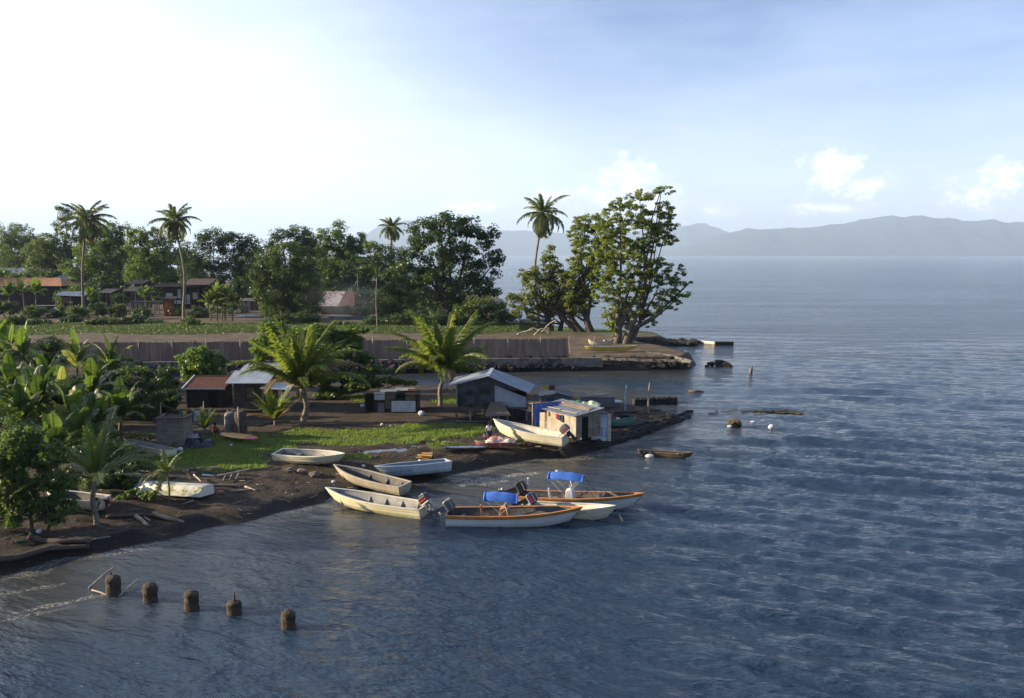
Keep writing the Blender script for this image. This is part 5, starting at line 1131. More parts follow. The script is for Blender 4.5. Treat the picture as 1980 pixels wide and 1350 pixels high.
# long dark groin
a = P(1225, 783, 0); b = P(1306, 780, 0); d = b-a; q = MB(); n = 16
for i in range(n):
    c = a.lerp(b, (i+.5)/n); q.box(c+Vector((0, rnd.uniform(-.05, .05), .22+rnd.uniform(-.05, .05))), (d.length/n*1.03, .8+rnd.uniform(-.1, .1), .75), rz=math.atan2(d.y, d.x)+rnd.uniform(-.03, .03))
    if i % 2: q.box(c+Vector((0, 0, .62)), (.22, .3, .14))
tag(q.build('groin', M['rock']), 'low dark concrete groin running into the sea past the two poles', 'groin')
for (u, vb, vt, m_, lb, rr) in [(1209.5, 795, 745, mat('blue pole paint', (.28, .40, .48), .6), 'pale blue pole standing on the spit', .075), (1254, 800, 740, M['pole'], 'weathered brown pole on the spit, right of the blue one', .085)]:
    b = G(u, vb); h_ = ZH(vt, b.y, u)-b.z; q = MB(); q.tube(curve([(0, 0, -.1), (-.03, 0, h_*.5), (.06, 0, h_)], 4), [rr, rr, rr, rr, rr*.9, rr*.8, rr*.8, rr*.7, rr*.5], 8, jit=.08); tag(q.build('pole', m_, loc=b), lb, 'pole')
# ------------------------------------------------------------------ boats
def grime(m, col=(.16, .13, .07), z0=.05, z1=.34, amt=.75):
    nt = m.node_tree; b = nt.nodes['Principled BSDF']; l = b.inputs['Base Color'].links[0].from_socket
    tc = nd(nt, 'ShaderNodeTexCoord'); sp_ = nd(nt, 'ShaderNodeSeparateXYZ', {0: tc.outputs['Object']})
    n_ = nd(nt, 'ShaderNodeTexNoise', {'Vector': nd(nt, 'ShaderNodeMapping', {'Vector': tc.outputs['Object'], 'Scale': (2.5, 2.5, .8)}).outputs[0], 'Scale': 2.2, 'Detail': 7, 'Roughness': .75})
    f = mapr(nt, mth(nt, 'ADD', sp_.outputs[2], mth(nt, 'MULTIPLY', mth(nt, 'SUBTRACT', n_.outputs[0], .5), .55)), z1, z0)
    sc2 = mapr(nt, n_.outputs[0], .60, .68); f = mth(nt, 'MAXIMUM', mth(nt, 'MULTIPLY', f, amt), mth(nt, 'MULTIPLY', sc2, .35))
    nt.links.new(mixc(nt, f, l, col), b.inputs['Base Color'])
BM = {
 'cream': mat('cream hull', (.66, .61, .44), .45, (.58, .53, .37), scale=1.2, col3=(.42, .36, .22), s3=1.6, t3=(.62, .72), spec=.4),
 'yellow': mat('yellowed white hull', (.68, .63, .42), .4, (.62, .55, .33), scale=1, col3=(.60, .44, .12), s3=.9, t3=(.6, .75), spec=.45),
 'white': mat('white hull', (.64, .64, .60), .35, (.56, .56, .52), scale=1, col3=(.40, .37, .28), s3=1.8, t3=(.66, .76), spec=.5),
 'grey': mat('weathered hull', (.44, .39, .29), .7, (.32, .28, .21), scale=1.5, col3=(.22, .19, .15), s3=1.5, t3=(.56, .68)),
 'in': mat('hull inside', (.36, .35, .32), .7, (.26, .25, .23), scale=2, col3=(.14, .13, .12), s3=1.5, t3=(.55, .7)),
 'ind': mat('dark hull inside', (.12, .115, .115), .7, (.08, .078, .078), scale=2, col3=(.20, .18, .15), s3=1.4, t3=(.55, .7)),
 'inb': mat('pale blue inside', (.22, .28, .34), .6, (.16, .21, .27), scale=1.5, col3=(.12, .12, .12), s3=1.2, t3=(.6, .7)),
 'bluehull': mat('pale blue grey hull', (.42, .47, .52), .5, (.34, .39, .44), scale=1.4, col3=(.2, .2, .2), s3=1.6, t3=(.62, .72)),
 'wood': mat('orange varnished rail', (.52, .23, .06), .45, (.42, .17, .045), scale=2, spec=.5),
 'rail': mat('pale rail', (.58, .56, .50), .45, (.48, .46, .40), scale=2),
 'raily': mat('cream rail', (.66, .63, .52), .45, (.55, .50, .38), scale=2),
 'yel': mat('yellow boat paint', (.58, .42, .05), .5, (.45, .32, .05), scale=1.5),
 'motor': mat('outboard black', (.018, .018, .022), .3, (.012, .012, .015), spec=.5),
 'motorg': mat('outboard grey', (.11, .115, .125), .4, (.08, .085, .09), spec=.5),
 'navy': mat('outboard navy', (.015, .03, .10), .3, (.012, .02, .07), spec=.5),
 'motorw': mat('outboard pale trim', (.50, .52, .53), .4, (.4, .42, .43)),
 'red': mat('outboard red stripe', (.45, .03, .04), .4, (.4, .02, .03)),
 'prop': mat('propeller metal', (.52, .48, .38), .3, (.42, .38, .30), metal=.3),
 'canvas': mat('blue canvas', (.05, .15, .50), .75, (.04, .12, .40), scale=3, bump=.01, bscale=14),
 'tube': mat('canopy tube', (.62, .62, .62), .35, (.5, .5, .5)),
 'console': mat('console white', (.62, .63, .62), .5, (.52, .53, .52)),
 'brownc': mat('console brown', (.42, .18, .07), .5, (.30, .12, .05), scale=3),
 'black': mat('seat black', (.03, .03, .03), .6),
 'rope': mat('rope', (.20, .17, .13), .9),
}
for k_ in ('cream', 'yellow', 'white', 'grey', 'bluehull'): grime(BM[k_], (.30, .24, .10) if k_ == 'yellow' else (.17, .145, .09))
for k_ in ('in', 'ind', 'inb', 'raily'): grime(BM[k_], (.05, .042, .035), .1, .45, .7)
def hull_lines(L, B, D, full=.86, bowrise=.38, krise=.5, n=26, x0=.0, canoe=False):
    S = []
    for i in range(n):
        t = x0+(1-x0)*i/(n-1)
        if canoe:
            e = abs(t-.5)*2; hb = B/2*(1-e**3)**.8 if e < 1 else 0; sz = D*(1+bowrise*e**3); kz = krise*D*e**5; hc = hb*.72; x = t*L; xk = L*(.5+(t-.5)*.93)
        else:
            hb = B/2*(full+(1-full)*math.sin(min(1, t/.4)*math.pi/2)) if t < .4 else B/2*(1-((t-.4)/.6)**2.5)
            sz = D*(1+bowrise*max(0, (t-.2)/.8)**2.0); kz = krise*D*max(0, (t-.6)/.4)**2.4; hc = hb*(.80-.25*t); x = t*L; xk = t*L*(1-.09*t**2)
        hb = max(hb, .012)
        S.append((x, xk, hb, max(hc, .006), kz, sz))
    return S
def skiff(name, label, stern, bow, B, D, hm, im, rm, zk=None, pitch=0, roll=0, cat='boat', group='skiffs of the shore', canoe=False, band=.0, bandm=None, thwarts=(), frames=0, full=.86, bowrise=.38, krise=.5, rail=.05, foredeck=.0, inverted=False, strakes=2):
    """stern, bow: world points of the stern centre and the stem head (plan position)"""
    d = Vector((bow.x-stern.x, bow.y-stern.y)); L = d.length; rz = math.atan2(d.y, d.x)
    root = empty(name, (stern.x, stern.y, stern.z if zk is None else zk), rz, label, cat, group, rot=(roll+(math.pi if inverted else 0), -pitch, rz))
    S = hull_lines(L, B, D, full, bowrise, krise, canoe=canoe); n = len(S)
    V = []; ring = []
    for (x, xk, hb, hc, kz, sz) in S:
        H = sz-kz; pts = [(xk, 0, kz), (xk+(x-xk)*.1, hc, kz+.14*H)]
        for s_ in range(strakes):
            f = .14+(.86)*(s_+1)/(strakes+1); w = hc+(hb-hc)*((f-.14)/.86)**.8; xx = xk+(x-xk)*f; o_ = min(.028, hb*.2)
            pts += [(xx, w-o_*.3, kz+f*H-.02), (xx, w+o_*.7, kz+f*H)]
        pts.append((x, hb, sz))
        fl_ = min(.13, .3*H); ti = min(.05, hb*.6)
        inn = [(x, max(hb-ti, .004), sz), (xk+(x-xk)*.6, max(hc+(hb-hc)*.5-ti, .003), kz+.5*H), (xk+(x-xk)*.2, max(hc*.92-ti*.3, .002), kz+fl_+.02*H), (xk+(x-xk)*.15, 0, kz+fl_)]
        ring.append((pts, inn))
    mbo = MB(); mbi = MB()
    for sg in (1, -1):
        for mb, idx in ((mbo, 0), (mbi, 1)):
            m = len(ring[0][idx]); VV = [Vector((p[0], p[1]*sg, p[2])) for r in ring for p in r[idx]]
            F_ = []
            for i in range(n-1):
                for k in range(m-1):
                    f = (i*m+k, (i+1)*m+k, (i+1)*m+k+1, i*m+k+1); F_.append(f if sg > 0 else f[::-1])
            mb.add(VV, F_, False)
    # transom outside and inside
    for st, sgn in ((ring[0], 1),)+(((ring[-1], -1),) if canoe else ()):
        po = st[0]; VV = [Vector((p[0], p[1], p[2])) for p in po]+[Vector((p[0], -p[1], p[2])) for p in po[::-1][:-1]]
        mbo.add(VV, [tuple(range(len(VV)))[::sgn]])
    if not canoe:
        pi = ring[0][1]; VV = [Vector((p[0]+.05, p[1], p[2])) for p in pi]+[Vector((p[0]+.05, -p[1], p[2])) for p in pi[::-1][1:]]
        mbi.add(VV, [tuple(range(len(VV)))])
    mbo.build('hull', hm, root); mbi.build('inner_hull', im, root)
    # rail: a closed strip along both gunwales
    mb = MB(); rh = rail
    for sg in (1, -1):
        V_ = []; 
        for (x, xk, hb, hc, kz, sz) in S:
            o_ = .02; i_ = min(.09, hb*.8); V_ += [(x, sg*(hb+o_), sz-.03), (x, sg*(hb+o_), sz+rh*.5), (x, sg*max(hb-i_, 0), sz+rh*.5), (x, sg*max(hb-i_, 0), sz-.02)]
        F_ = [(i*4+k, (i+1)*4+k, (i+1)*4+(k+1) % 4, i*4+(k+1) % 4) for i in range(n-1) for k in range(4)]
        if sg < 0: F_ = [f[::-1] for f in F_]
        mb.add(V_, F_+[(0, 1, 2, 3), tuple((n-1)*4+k for k in (3, 2, 1, 0))])
    if not canoe: h0 = S[0]; mb.box((.03, 0, h0[5]+rh*.1), (.1, 2*h0[2]-.12, rh*.8))
    mb.build('gunwale', rm, root)
    if band:
        mb = MB()
        for sg in (1, -1):
            V_ = []
            for (x, xk, hb, hc, kz, sz) in S:
                H = sz-kz; f = max(.2, 1-band/H); w = hc+(hb-hc)*((f-.14)/.86)**.8; xx = xk+(x-xk)*f
                V_ += [(x+.0, sg*(hb+.022), sz-.035), (xx, sg*(w+.03), sz-band), (xx, sg*(w+.004), sz-band-.012)]
            F_ = [(i*3+k, (i+1)*3+k, (i+1)*3+k+1, i*3+k+1) for i in range(n-1) for k in range(2)]
            if sg > 0: F_ = [f[::-1] for f in F_]
            mb.add(V_, F_)
        mb.build('rub_rail', bandm, root)
    def at(t):
        j = min(n-1, max(0, int(t*(n-1)))); return S[j]
    for t in thwarts:
        x, xk, hb, hc, kz, sz = at(t); q = MB(); q.box((x, 0, kz+(sz-kz)*.62), (.26, 2*(hc+(hb-hc)*.55)-.06, .035)); q.build('thwart', im, root)
    for i in range(frames):
        t = .12+.68*i/max(1, frames-1); x, xk, hb, hc, kz, sz = at(t); q = MB(); w = hc+(hb-hc)*.5; fl_ = kz+.13
        for sg in (1, -1):
            q.add([(x-.025, sg*w*.8, fl_), (x-.025, sg*(hb-.06), sz-.08), (x-.025, sg*(w*.45), fl_), (x+.025, sg*w*.8, fl_), (x+.025, sg*(hb-.06), sz-.08), (x+.025, sg*(w*.45), fl_)], [(0, 1, 2), (5, 4, 3), (0, 3, 4, 1), (1, 4, 5, 2), (2, 5, 3, 0)])
        q.build('frame', im, root)
    if foredeck:
        q = MB(); VV = []
        idx = [i for i in range(n) if i/(n-1) >= 1-foredeck]
        for i in idx: x, xk, hb, hc, kz, sz = S[i]; VV += [(x, hb-.02, sz+.03), (x, -hb+.02, sz+.03)]
        q.add(VV, [(2*i, 2*i+1, 2*i+3, 2*i+2) for i in range(len(idx)-1)]); q.build('foredeck', rm, root)
    root['L'] = 0; del root['L']
    return root, L, S
def text_mesh(s, size, name, m, parent, loc, rot):
    cu = bpy.data.curves.new(name, 'FONT'); cu.body = s; cu.size = size; cu.align_x = 'CENTER'; cu.align_y = 'CENTER'; cu.extrude = .002
    to = bpy.data.objects.new('tmp', cu); COL.objects.link(to); dg = bpy.context.evaluated_depsgraph_get(); me = bpy.data.meshes.new_from_object(to.evaluated_get(dg)); bpy.data.objects.remove(to)
    me.name = name; me.materials.clear(); o = link(name, me, m, parent); o.location = loc; o.rotation_euler = rot; return o
def outboard(parent, loc, tilt, cowlm, legm, sc_=1.0, stripe=None, trim=None, yaw=0, text=True):
    """part of a boat: x forward, leg down when tilt is 0"""
    q = MB()   # leg, bracket, gearcase
    q.box((-.20, 0, -.10), (.20, .16, .34)); q.prism([(-.30, .05), (-.12, .05), (-.14, -.62), (-.32, -.62)], .09); q.box((-.24, 0, -.62), (.42, .16, .025))
    q.tube([(-.06, 0, -.78), (-.12, 0, -.78), (-.34, 0, -.78), (-.46, 0, -.78)], [.015, .055, .06, .04], 8); q.prism([(-.16, -.62), (-.32, -.62), (-.34, -.80), (-.18, -.80)], .05); q.prism([(-.18, -.82), (-.32, -.82), (-.32, -1.0), (-.28, -1.0)], .02)
    q.box((-.07, 0, -.14), (.10, .26, .26)); q.beam((-.05, .0, .12), (.42, .04, .20), .04)
    R = Matrix.Rotation(yaw, 4, 'Z') @ Matrix.Rotation(tilt, 4, 'Y')
    leg = q.build('outboard_motor', legm, parent); leg.matrix_local = Matrix.Translation(loc) @ R @ Matrix.Scale(sc_, 4)
    q = MB(); q.prism([(-.42, .10), (.10, .10), (.15, .20), (.12, .42), (.0, .54), (-.30, .56), (-.44, .46), (-.47, .22)], .34); c = q.build('cowl', cowlm, leg, bevel=.05)
    q = MB(); q.box((-.16, 0, .07), (.50, .30, .08)); q.build('pan', trim or legm, leg, bevel=.02)
    if stripe:
        for sg in (1, -1): q = MB(); q.box((-.16, sg*.173, .24), (.44, .006, .07)); q.build('stripe', stripe, leg)
    if text:
        text_mesh('YAMAHA', .105, 'lettering', BM['motorw'], leg, (-.16, -.178, .40), (math.pi/2, 0, 0)); text_mesh('YAMAHA', .105, 'lettering', BM['motorw'], leg, (-.16, .178, .40), (math.pi/2, 0, math.pi))
    q = MB()
    for k in range(3):
        a = k*2.094; M_ = Matrix.Rotation(a, 3, 'X') @ Matrix.Rotation(.5, 3, 'Z'); q.add([M_ @ Vector(p)+Vector((-.49, 0, -.78)) for p in ((0, -.02, .03), (0, -.075, .09), (0, -.05, .15), (0, .05, .15), (0, .075, .09), (0, .02, .03))], [(0, 1, 2, 3, 4, 5)])
    q.tube([(-.46, 0, -.78), (-.55, 0, -.78)], [.045, .02], 8); q.build('propeller', BM['prop'], leg)
    return leg
def bimini(root, x0, x1, w, zdeck, h, m=None, tilt=0.0):
    q = MB(); nx_, ny_ = 12, 12; V = []
    for i in range(nx_+1):
        for j in range(ny_+1):
            u, v = i/nx_, j/ny_*2-1; x = x0+(x1-x0)*u; y = v*w/2
            z = zdeck+h-.22*abs(v)**2.3-.12*abs(2*u-1)**4-.035*math.sin(u*math.pi*3)**2*(1-abs(v))+tilt*(u-.5)
            if abs(v) > .99: z -= .06
            V.append(Vector((x, y, z)))
    F_ = [(i*(ny_+1)+j, (i+1)*(ny_+1)+j, (i+1)*(ny_+1)+j+1, i*(ny_+1)+j+1) for i in range(nx_) for j in range(ny_)]
    k = len(V); q.add(V+[p-Vector((0, 0, .02)) for p in V], F_+[tuple(a+k for a in f[::-1]) for f in F_], True)
    for u in (x0, x1): # rolled end flaps
        q.tube([(u, -w/2, zdeck+h-.32+tilt*((u-x0)/(x1-x0)-.5)), (u, -w*.3, zdeck+h-.17+tilt*((u-x0)/(x1-x0)-.5)), (u, 0, zdeck+h-.12+tilt*((u-x0)/(x1-x0)-.5)), (u, w*.3, zdeck+h-.17+tilt*((u-x0)/(x1-x0)-.5)), (u, w/2, zdeck+h-.32+tilt*((u-x0)/(x1-x0)-.5))], .055, 6)
    cpy = q.build('canopy', m or BM['canvas'], root)
    xm = (x0+x1)/2
    for sg in (1, -1):
        for (xa, xb) in ((x0+.1, xm+.1), (x1-.1, xm-.1), (x1, x1+.75), (x0, x0-.5)):
            q = MB(); q.tube([(xa, sg*w*.46, zdeck+h-.32), (xb, sg*w*.5, zdeck-.02)], .016 if abs(xa-xb) < .7 and xb != x0-.5 and xb != x1+.75 else .010, 5); q.build('canopy_strut', BM['tube'] if xb not in (x1+.75, x0-.5) else BM['black'], root)
    return cpy
def console(root, x, z0, h, m, w=.62):
    q = MB(); q.prism([(x-.25, z0), (x+.28, z0), (x+.24, z0+h*.8), (x+.06, z0+h), (x-.25, z0+h*.86)], w); c = q.build('console', m, root, bevel=.02)
    q = MB(); M_ = Matrix.Translation((x-.36, 0, z0+h*.78)) @ Matrix.Rotation(-.9, 4, 'Y'); pts = [M_ @ Vector((.17*math.cos(a), .17*math.sin(a), 0)) for a in [k*math.pi/6 for k in range(13)]]; q.tube(pts, .016, 5, caps=False); q.build('wheel', BM['black'], c)
    q = MB(); q.prism([(x+.0, z0+h), (x+.03, z0+h), (x-.04, z0+h+.28), (x-.07, z0+h+.28)], w*.9); q.build('windscreen', mat('smoky screen', (.05, .05, .06), .1), c)
    for sg in (1, -1): q = MB(); q.tube([(x+.3, sg*w*.5, z0+h*.1), (x-.1, sg*w*.5, z0+h*1.55)], .022, 6); q.build('grab_rail', BM['tube'], c)
    return c
def seat(root, x, z0, m, mb_):
    q = MB(); q.box((x, 0, z0+.42), (.42, .44, .09)); s_ = q.build('seat', m, root, bevel=.03)
    q = MB(); q.prism([(x-.22, z0+.46), (x-.15, z0+.46), (x-.24, z0+.95), (x-.31, z0+.95)], .42); q.build('backrest', m, s_, bevel=.02)
    q = MB(); q.tube([(x, 0, z0), (x, 0, z0+.4)], [.12, .05], 8); q.build('pedestal', mb_, s_)
    return s_
def ln(label, a, b, sag=.3, r=.012, name='mooring_rope', m=None):
    a, b = Vector(a), Vector(b); c = [a.lerp(b, t/8)+Vector((0, 0, -sag*4*(t/8)*(1-t/8))) for t in range(9)]; q = MB(); q.tube([p-a for p in c], r, 5)
    return tag(q.build(name, m or BM['rope'], loc=a), label, 'rope', 'mooring ropes')
# afloat
dr = -.18
r, L, S = skiff('motor_skiff', 'front orange-railed white skiff with blue canopy and brown console, nearest the camera', Vector((-3.42, 45.0, dr)), Vector((3.68, 44.75, 0)), 1.7, .78, BM['white'], BM['ind'], BM['wood'], band=.16, bandm=BM['wood'], bowrise=.42, group='open skiffs moored afloat', foredeck=.10, thwarts=(.12,), roll=.03)
bimini(r, 2.0, 3.7, 1.2, .82, 1.02, tilt=-.12); console(r, 3.05, .2, .95, BM['brownc']); seat(r, 2.05, .2, BM['brownc'], BM['raily'])
q = MB(); q.box((3.85, .1, .55), (.6, .5, .12), M=Matrix.Rotation(.25, 3, 'Y')); q.box((3.95, .1, .40), (.6, .5, .12)); q.build('cushion', BM['in'], r, bevel=.04)
outboard(r, (-.02, 0, .86), math.radians(58), BM['motorg'], BM['motorg'], 1.08, trim=BM['motorw'])
r, L, S = skiff('motor_skiff', 'rear orange-railed white skiff with blue canopy and white console', Vector((.35, 48.45, dr)), Vector((7.30, 47.3, 0)), 1.75, .80, BM['white'], BM['ind'], BM['wood'], band=.16, bandm=BM['wood'], bowrise=.40, group='open skiffs moored afloat', foredeck=.08, thwarts=(.62, .78), roll=-.02)
bimini(r, 1.75, 3.65, 1.25, .84, 1.28, tilt=-.10); console(r, 2.95, .2, 1.05, BM['console']); seat(r, 2.0, .2, BM['console'], BM['black'])
outboard(r, (-.02, 0, .88), math.radians(62), BM['motor'], BM['motor'], 1.15, trim=BM['motorg'])
for sg in (1, -1): q = MB(); q.box((4.6, sg*.5, .74), (.16, .12, .28)); q.build('bitt', BM['in'], r)
r, L, S = skiff('motor_skiff', 'plain white skiff lying between the two orange-railed ones, navy outboard with a red stripe', Vector((.95, 46.62, dr+.02)), Vector((5.50, 45.35, 0)), 1.3, .70, BM['cream'], BM['raily'], BM['rail'], bowrise=.40, group='open skiffs moored afloat', thwarts=(.3,), roll=.02)
outboard(r, (-.02, 0, .76), math.radians(60), BM['navy'], BM['motor'], 1.05, stripe=BM['red'], trim=BM['motorw'], yaw=.1)
ln('dark mooring rope hanging from the bow of the plain white skiff', (5.5, 45.35, .72), (5.95, 44.9, -.1), .05, .025)
ln('thin rope between the front skiff bow and the plain white skiff', (3.66, 44.75, .72), (4.9, 45.0, .1), .1)
# drawn up on the shore
def sp(u, v, z): return P(u, v, z)
r, L, S = skiff('motor_skiff', 'long yellowed white skiff half in the water, dark outboard with red trim on its stern', sp(822, 1000, -.05), sp(629, 938, 1.1), 1.65, .66, BM['yellow'], BM['in'], BM['raily'], zk=-.10, pitch=.018, frames=5, bowrise=.45, thwarts=(), roll=-.03)
outboard(r, (-.02, 0, .74), math.radians(40), BM['motor'], BM['motorg'], 1.05, stripe=BM['red'], trim=BM['motorw'], yaw=-.1)
r, L, S = skiff('skiff', 'empty weathered cream skiff beached beside the long yellowed one, grey inside', sp(783, 955, .12), sp(644, 899, 1.25), 1.55, .60, BM['grey'], BM['ind'], BM['grey'], zk=.08, pitch=.07, frames=4, bowrise=.4, roll=-.04)
r, L, S = skiff('skiff', 'pale blue-grey open skiff at the water edge, stern towards the sea', sp(868, 912, .35), sp(725, 908, .9), 1.7, .72, BM['bluehull'], BM['inb'], BM['bluehull'], zk=.36, pitch=-.02, bowrise=.15, thwarts=(.12,), roll=.10)
q = MB()
for i in range(11): x = L*.66+.55-.11*i; q.beam((x, .79, .36+.03*(i % 3)), (x-.05*(i % 2), .83, .52-.02*(i % 4)), .03, .012)
for i in (0, 3, 6, 9): x = L*.66+.55-.11*i; q.beam((x, .82, .46), (x-.11, .82, .47), .02, .012)
q.build('lettering', BM['black'], r)
r, L, S = skiff('skiff', 'short cream dinghy on the grass edge, stern to the left', Vector((-15.0, 55.3, 0)), Vector((-10.35, 53.7, 0)), 1.45, .60, BM['cream'], BM['in'], BM['raily'], zk=.90, pitch=.01, bowrise=.3, roll=.10, thwarts=(.3, .6))
ln('thin mooring line curving down from the cream dinghy to a stone', (-15.1, 54.6, 1.4), (-15.7, 53.2, .8), .15, .02)
r, L, S = skiff('motor_skiff', 'largest cream skiff hauled up bow first beside the beach hut, dark outboard on the stern', sp(1093, 859, .85), sp(953, 817, 1.95), 1.75, .78, BM['cream'], BM['raily'], BM['rail'], zk=.72, pitch=.045, bowrise=.62, thwarts=(), roll=-.05, strakes=3, frames=0)
outboard(r, (-.02, 0, .86), math.radians(48), BM['motorg'], BM['motor'], 1.15, stripe=BM['red'], trim=BM['motorw'], yaw=.1)
q = MB(); q.box((1.2, -.835, .42), (1.1, .006, .13)); q.build('name_stripe', mat('faded red lettering', (.50, .30, .20), .6, (.58, .5, .38), scale=14), r)
for i, (u, v) in enumerate([(985, 848), (1040, 858)]):
    b = G(u, v); log('log', ['short pole rolled under the fore part of the largest cream skiff', 'short pole rolled under the stern of the largest cream skiff'][i], [b+Vector((-.7, -.9, .06)), b+Vector((0, 0, .08)), b+Vector((.6, .9, .06))], .07, M['pole'])
# upturned hulls
sA, bA = G(402, 962), G(246, 944); r, L, S = skiff('upturned_skiff', 'white skiff lying upside down behind the palm sapling, hull partly mossy', sA, bA, 1.6, .56, mat('mossy white hull', (.62, .60, .52), .5, (.54, .52, .44), scale=1, col3=(.22, .24, .10), s3=.7, t3=(.56, .64)), BM['in'], BM['rail'], zk=1.42, bowrise=.1, krise=.5, inverted=True, pitch=0, roll=.10)
sA, bA = G(200, 985), G(90, 972); skiff('skiff', 'white skiff with open stern half hidden behind the shaded young palm', sA, bA, 1.4, .6, BM['cream'], BM['ind'], BM['rail'], zk=sA.z-.02, bowrise=.3, thwarts=(.25,))
sA, bA = G(328, 884), G(238, 866); skiff('skiff', 'grey-topped cream hull lying below the small plank shed, bow under the leaves', sA, bA, 1.3, .5, BM['yellow'], BM['in'], BM['in'], zk=sA.z-.02, bowrise=.3, thwarts=(.3,), roll=.1)
# far canoe boats
skiff('yellow_boat', 'long narrow yellow boat resting on the point in front of the tallest tree', P(1232, 679, 1.55), P(1130, 680, 1.6), 1.0, .62, BM['yel'], BM['in'], BM['raily'], zk=1.62, canoe=True, cat='boat', group=None, bowrise=.12)
skiff('canoe', 'pale dugout canoe with raised end behind the left part of the yellow boat', P(1185, 669, 1.55), P(1137, 668, 1.6), .7, .5, M['cream'], BM['in'], M['plankl'], zk=1.6, canoe=True, group='canoes', cat='canoe', bowrise=.9)
q = MB(); b = P(1172, 668, 1.5)
for i in range(4): q.box((.2*i, .1*(i % 2), .35+.28*(i % 2)), (1.1, .5, .3), M=Euler((.1*i, .2-.15*i, .3*i)).to_matrix())
tag(q.build('timber_pile', M['plankl'], loc=b), 'untidy pile of pale timber at the foot of the tallest tree', 'timber')
# red canoe, blue canoe, bits
r, L, S = skiff('canoe', 'red and white outrigger canoe on the beach in front of the two people', G(1002, 868), G(918, 866), .75, .36, mat('red canoe', (.42, .12, .09), .6, (.30, .10, .08), scale=2, col3=(.5, .42, .36), s3=1.2, t3=(.56, .62)), mat('red canoe inside', (.45, .17, .14), .7, (.5, .40, .33), scale=1.6), M['ply'], canoe=True, group='canoes', cat='canoe', bowrise=.4, thwarts=(.4, .6), zk=G(960, 868).z+.12)
for x in (.4, .6): q = MB(); q.beam((L*x, 0, .42), (L*x, -1.15, .30), .05); q.build('outrigger_boom', M['ply'], r)
q = MB(); q.tube([(L*.15, -1.15, .12), (L*.2, -1.15, .08), (L*.8, -1.15, .08), (L*.86, -1.15, .14)], [.03, .07, .07, .03], 7); q.build('outrigger_float', M['cream'], r)
crumple('net_heap', 'heap of white and pink netting lying on the red canoe', 'net', 968, 861, G(960, 868).y, 2.1, .9, .35, mat('pale net', (.55, .45, .38), .9, (.5, .22, .2), scale=3), 7, .05, G(960, 868).z+.52)
r, L, S = skiff('canoe', 'dark dugout canoe covered by a blue sheet, left of the red canoe', G(946, 880), G(850, 872), .8, .34, M['plankd'], mat('blue grey sheet', (.09, .14, .25), .6, (.16, .2, .26), scale=3, bump=.05, bscale=5), M['plankd'], canoe=True, group='canoes', cat='canoe', bowrise=.25, zk=G(900, 880).z+.05)
cloth((L*.06, -.3, .36), (L*.94, -.3, .36), (L*.94, .3, .38), (L*.06, .3, .38), 26, 6, .10, 9).build('cover', mat('blue grey sheet', (.1, .1, .1)), r)
r, L, S = skiff('canoe', 'green dugout canoe drawn up on the spit right of the patched screen', G(1176, 826), G(1229, 822), .8, .42, mat('green canoe', (.07, .22, .15), .6, (.05, .15, .11), scale=2), BM['ind'], mat('green canoe', (0, 0, 0)), canoe=True, group='canoes', cat='canoe', bowrise=.25, zk=G(1200, 826).z+.05)
r, L, S = skiff('canoe', 'narrow brown dugout canoe floating off the beach, right of the huts', P(1340, 886, 0), P(1232, 880, 0), .62, .40, mat('dugout wood', (.13, .10, .05), .8, (.08, .06, .035), scale=2), M['plankd'], M['plyb'], canoe=True, group='canoes', cat='canoe', bowrise=.25, zk=-.08, thwarts=(.4,))
for x in (.18, .27, .76, .86): q = MB(); q.beam((L*x, -.55, .30), (L*x, .5, .42), .06); q.build('cross_pole', M['pole'], r)
q = MB(); lump(q, (0, 0, .05), .28, 4, .1, 2, (1.2, .9, .7)); tag(q.build('buoy', M['white'], loc=P(1256, 884, 0)), 'white float bobbing against the near side of the brown dugout', 'float', 'white floats in the water')
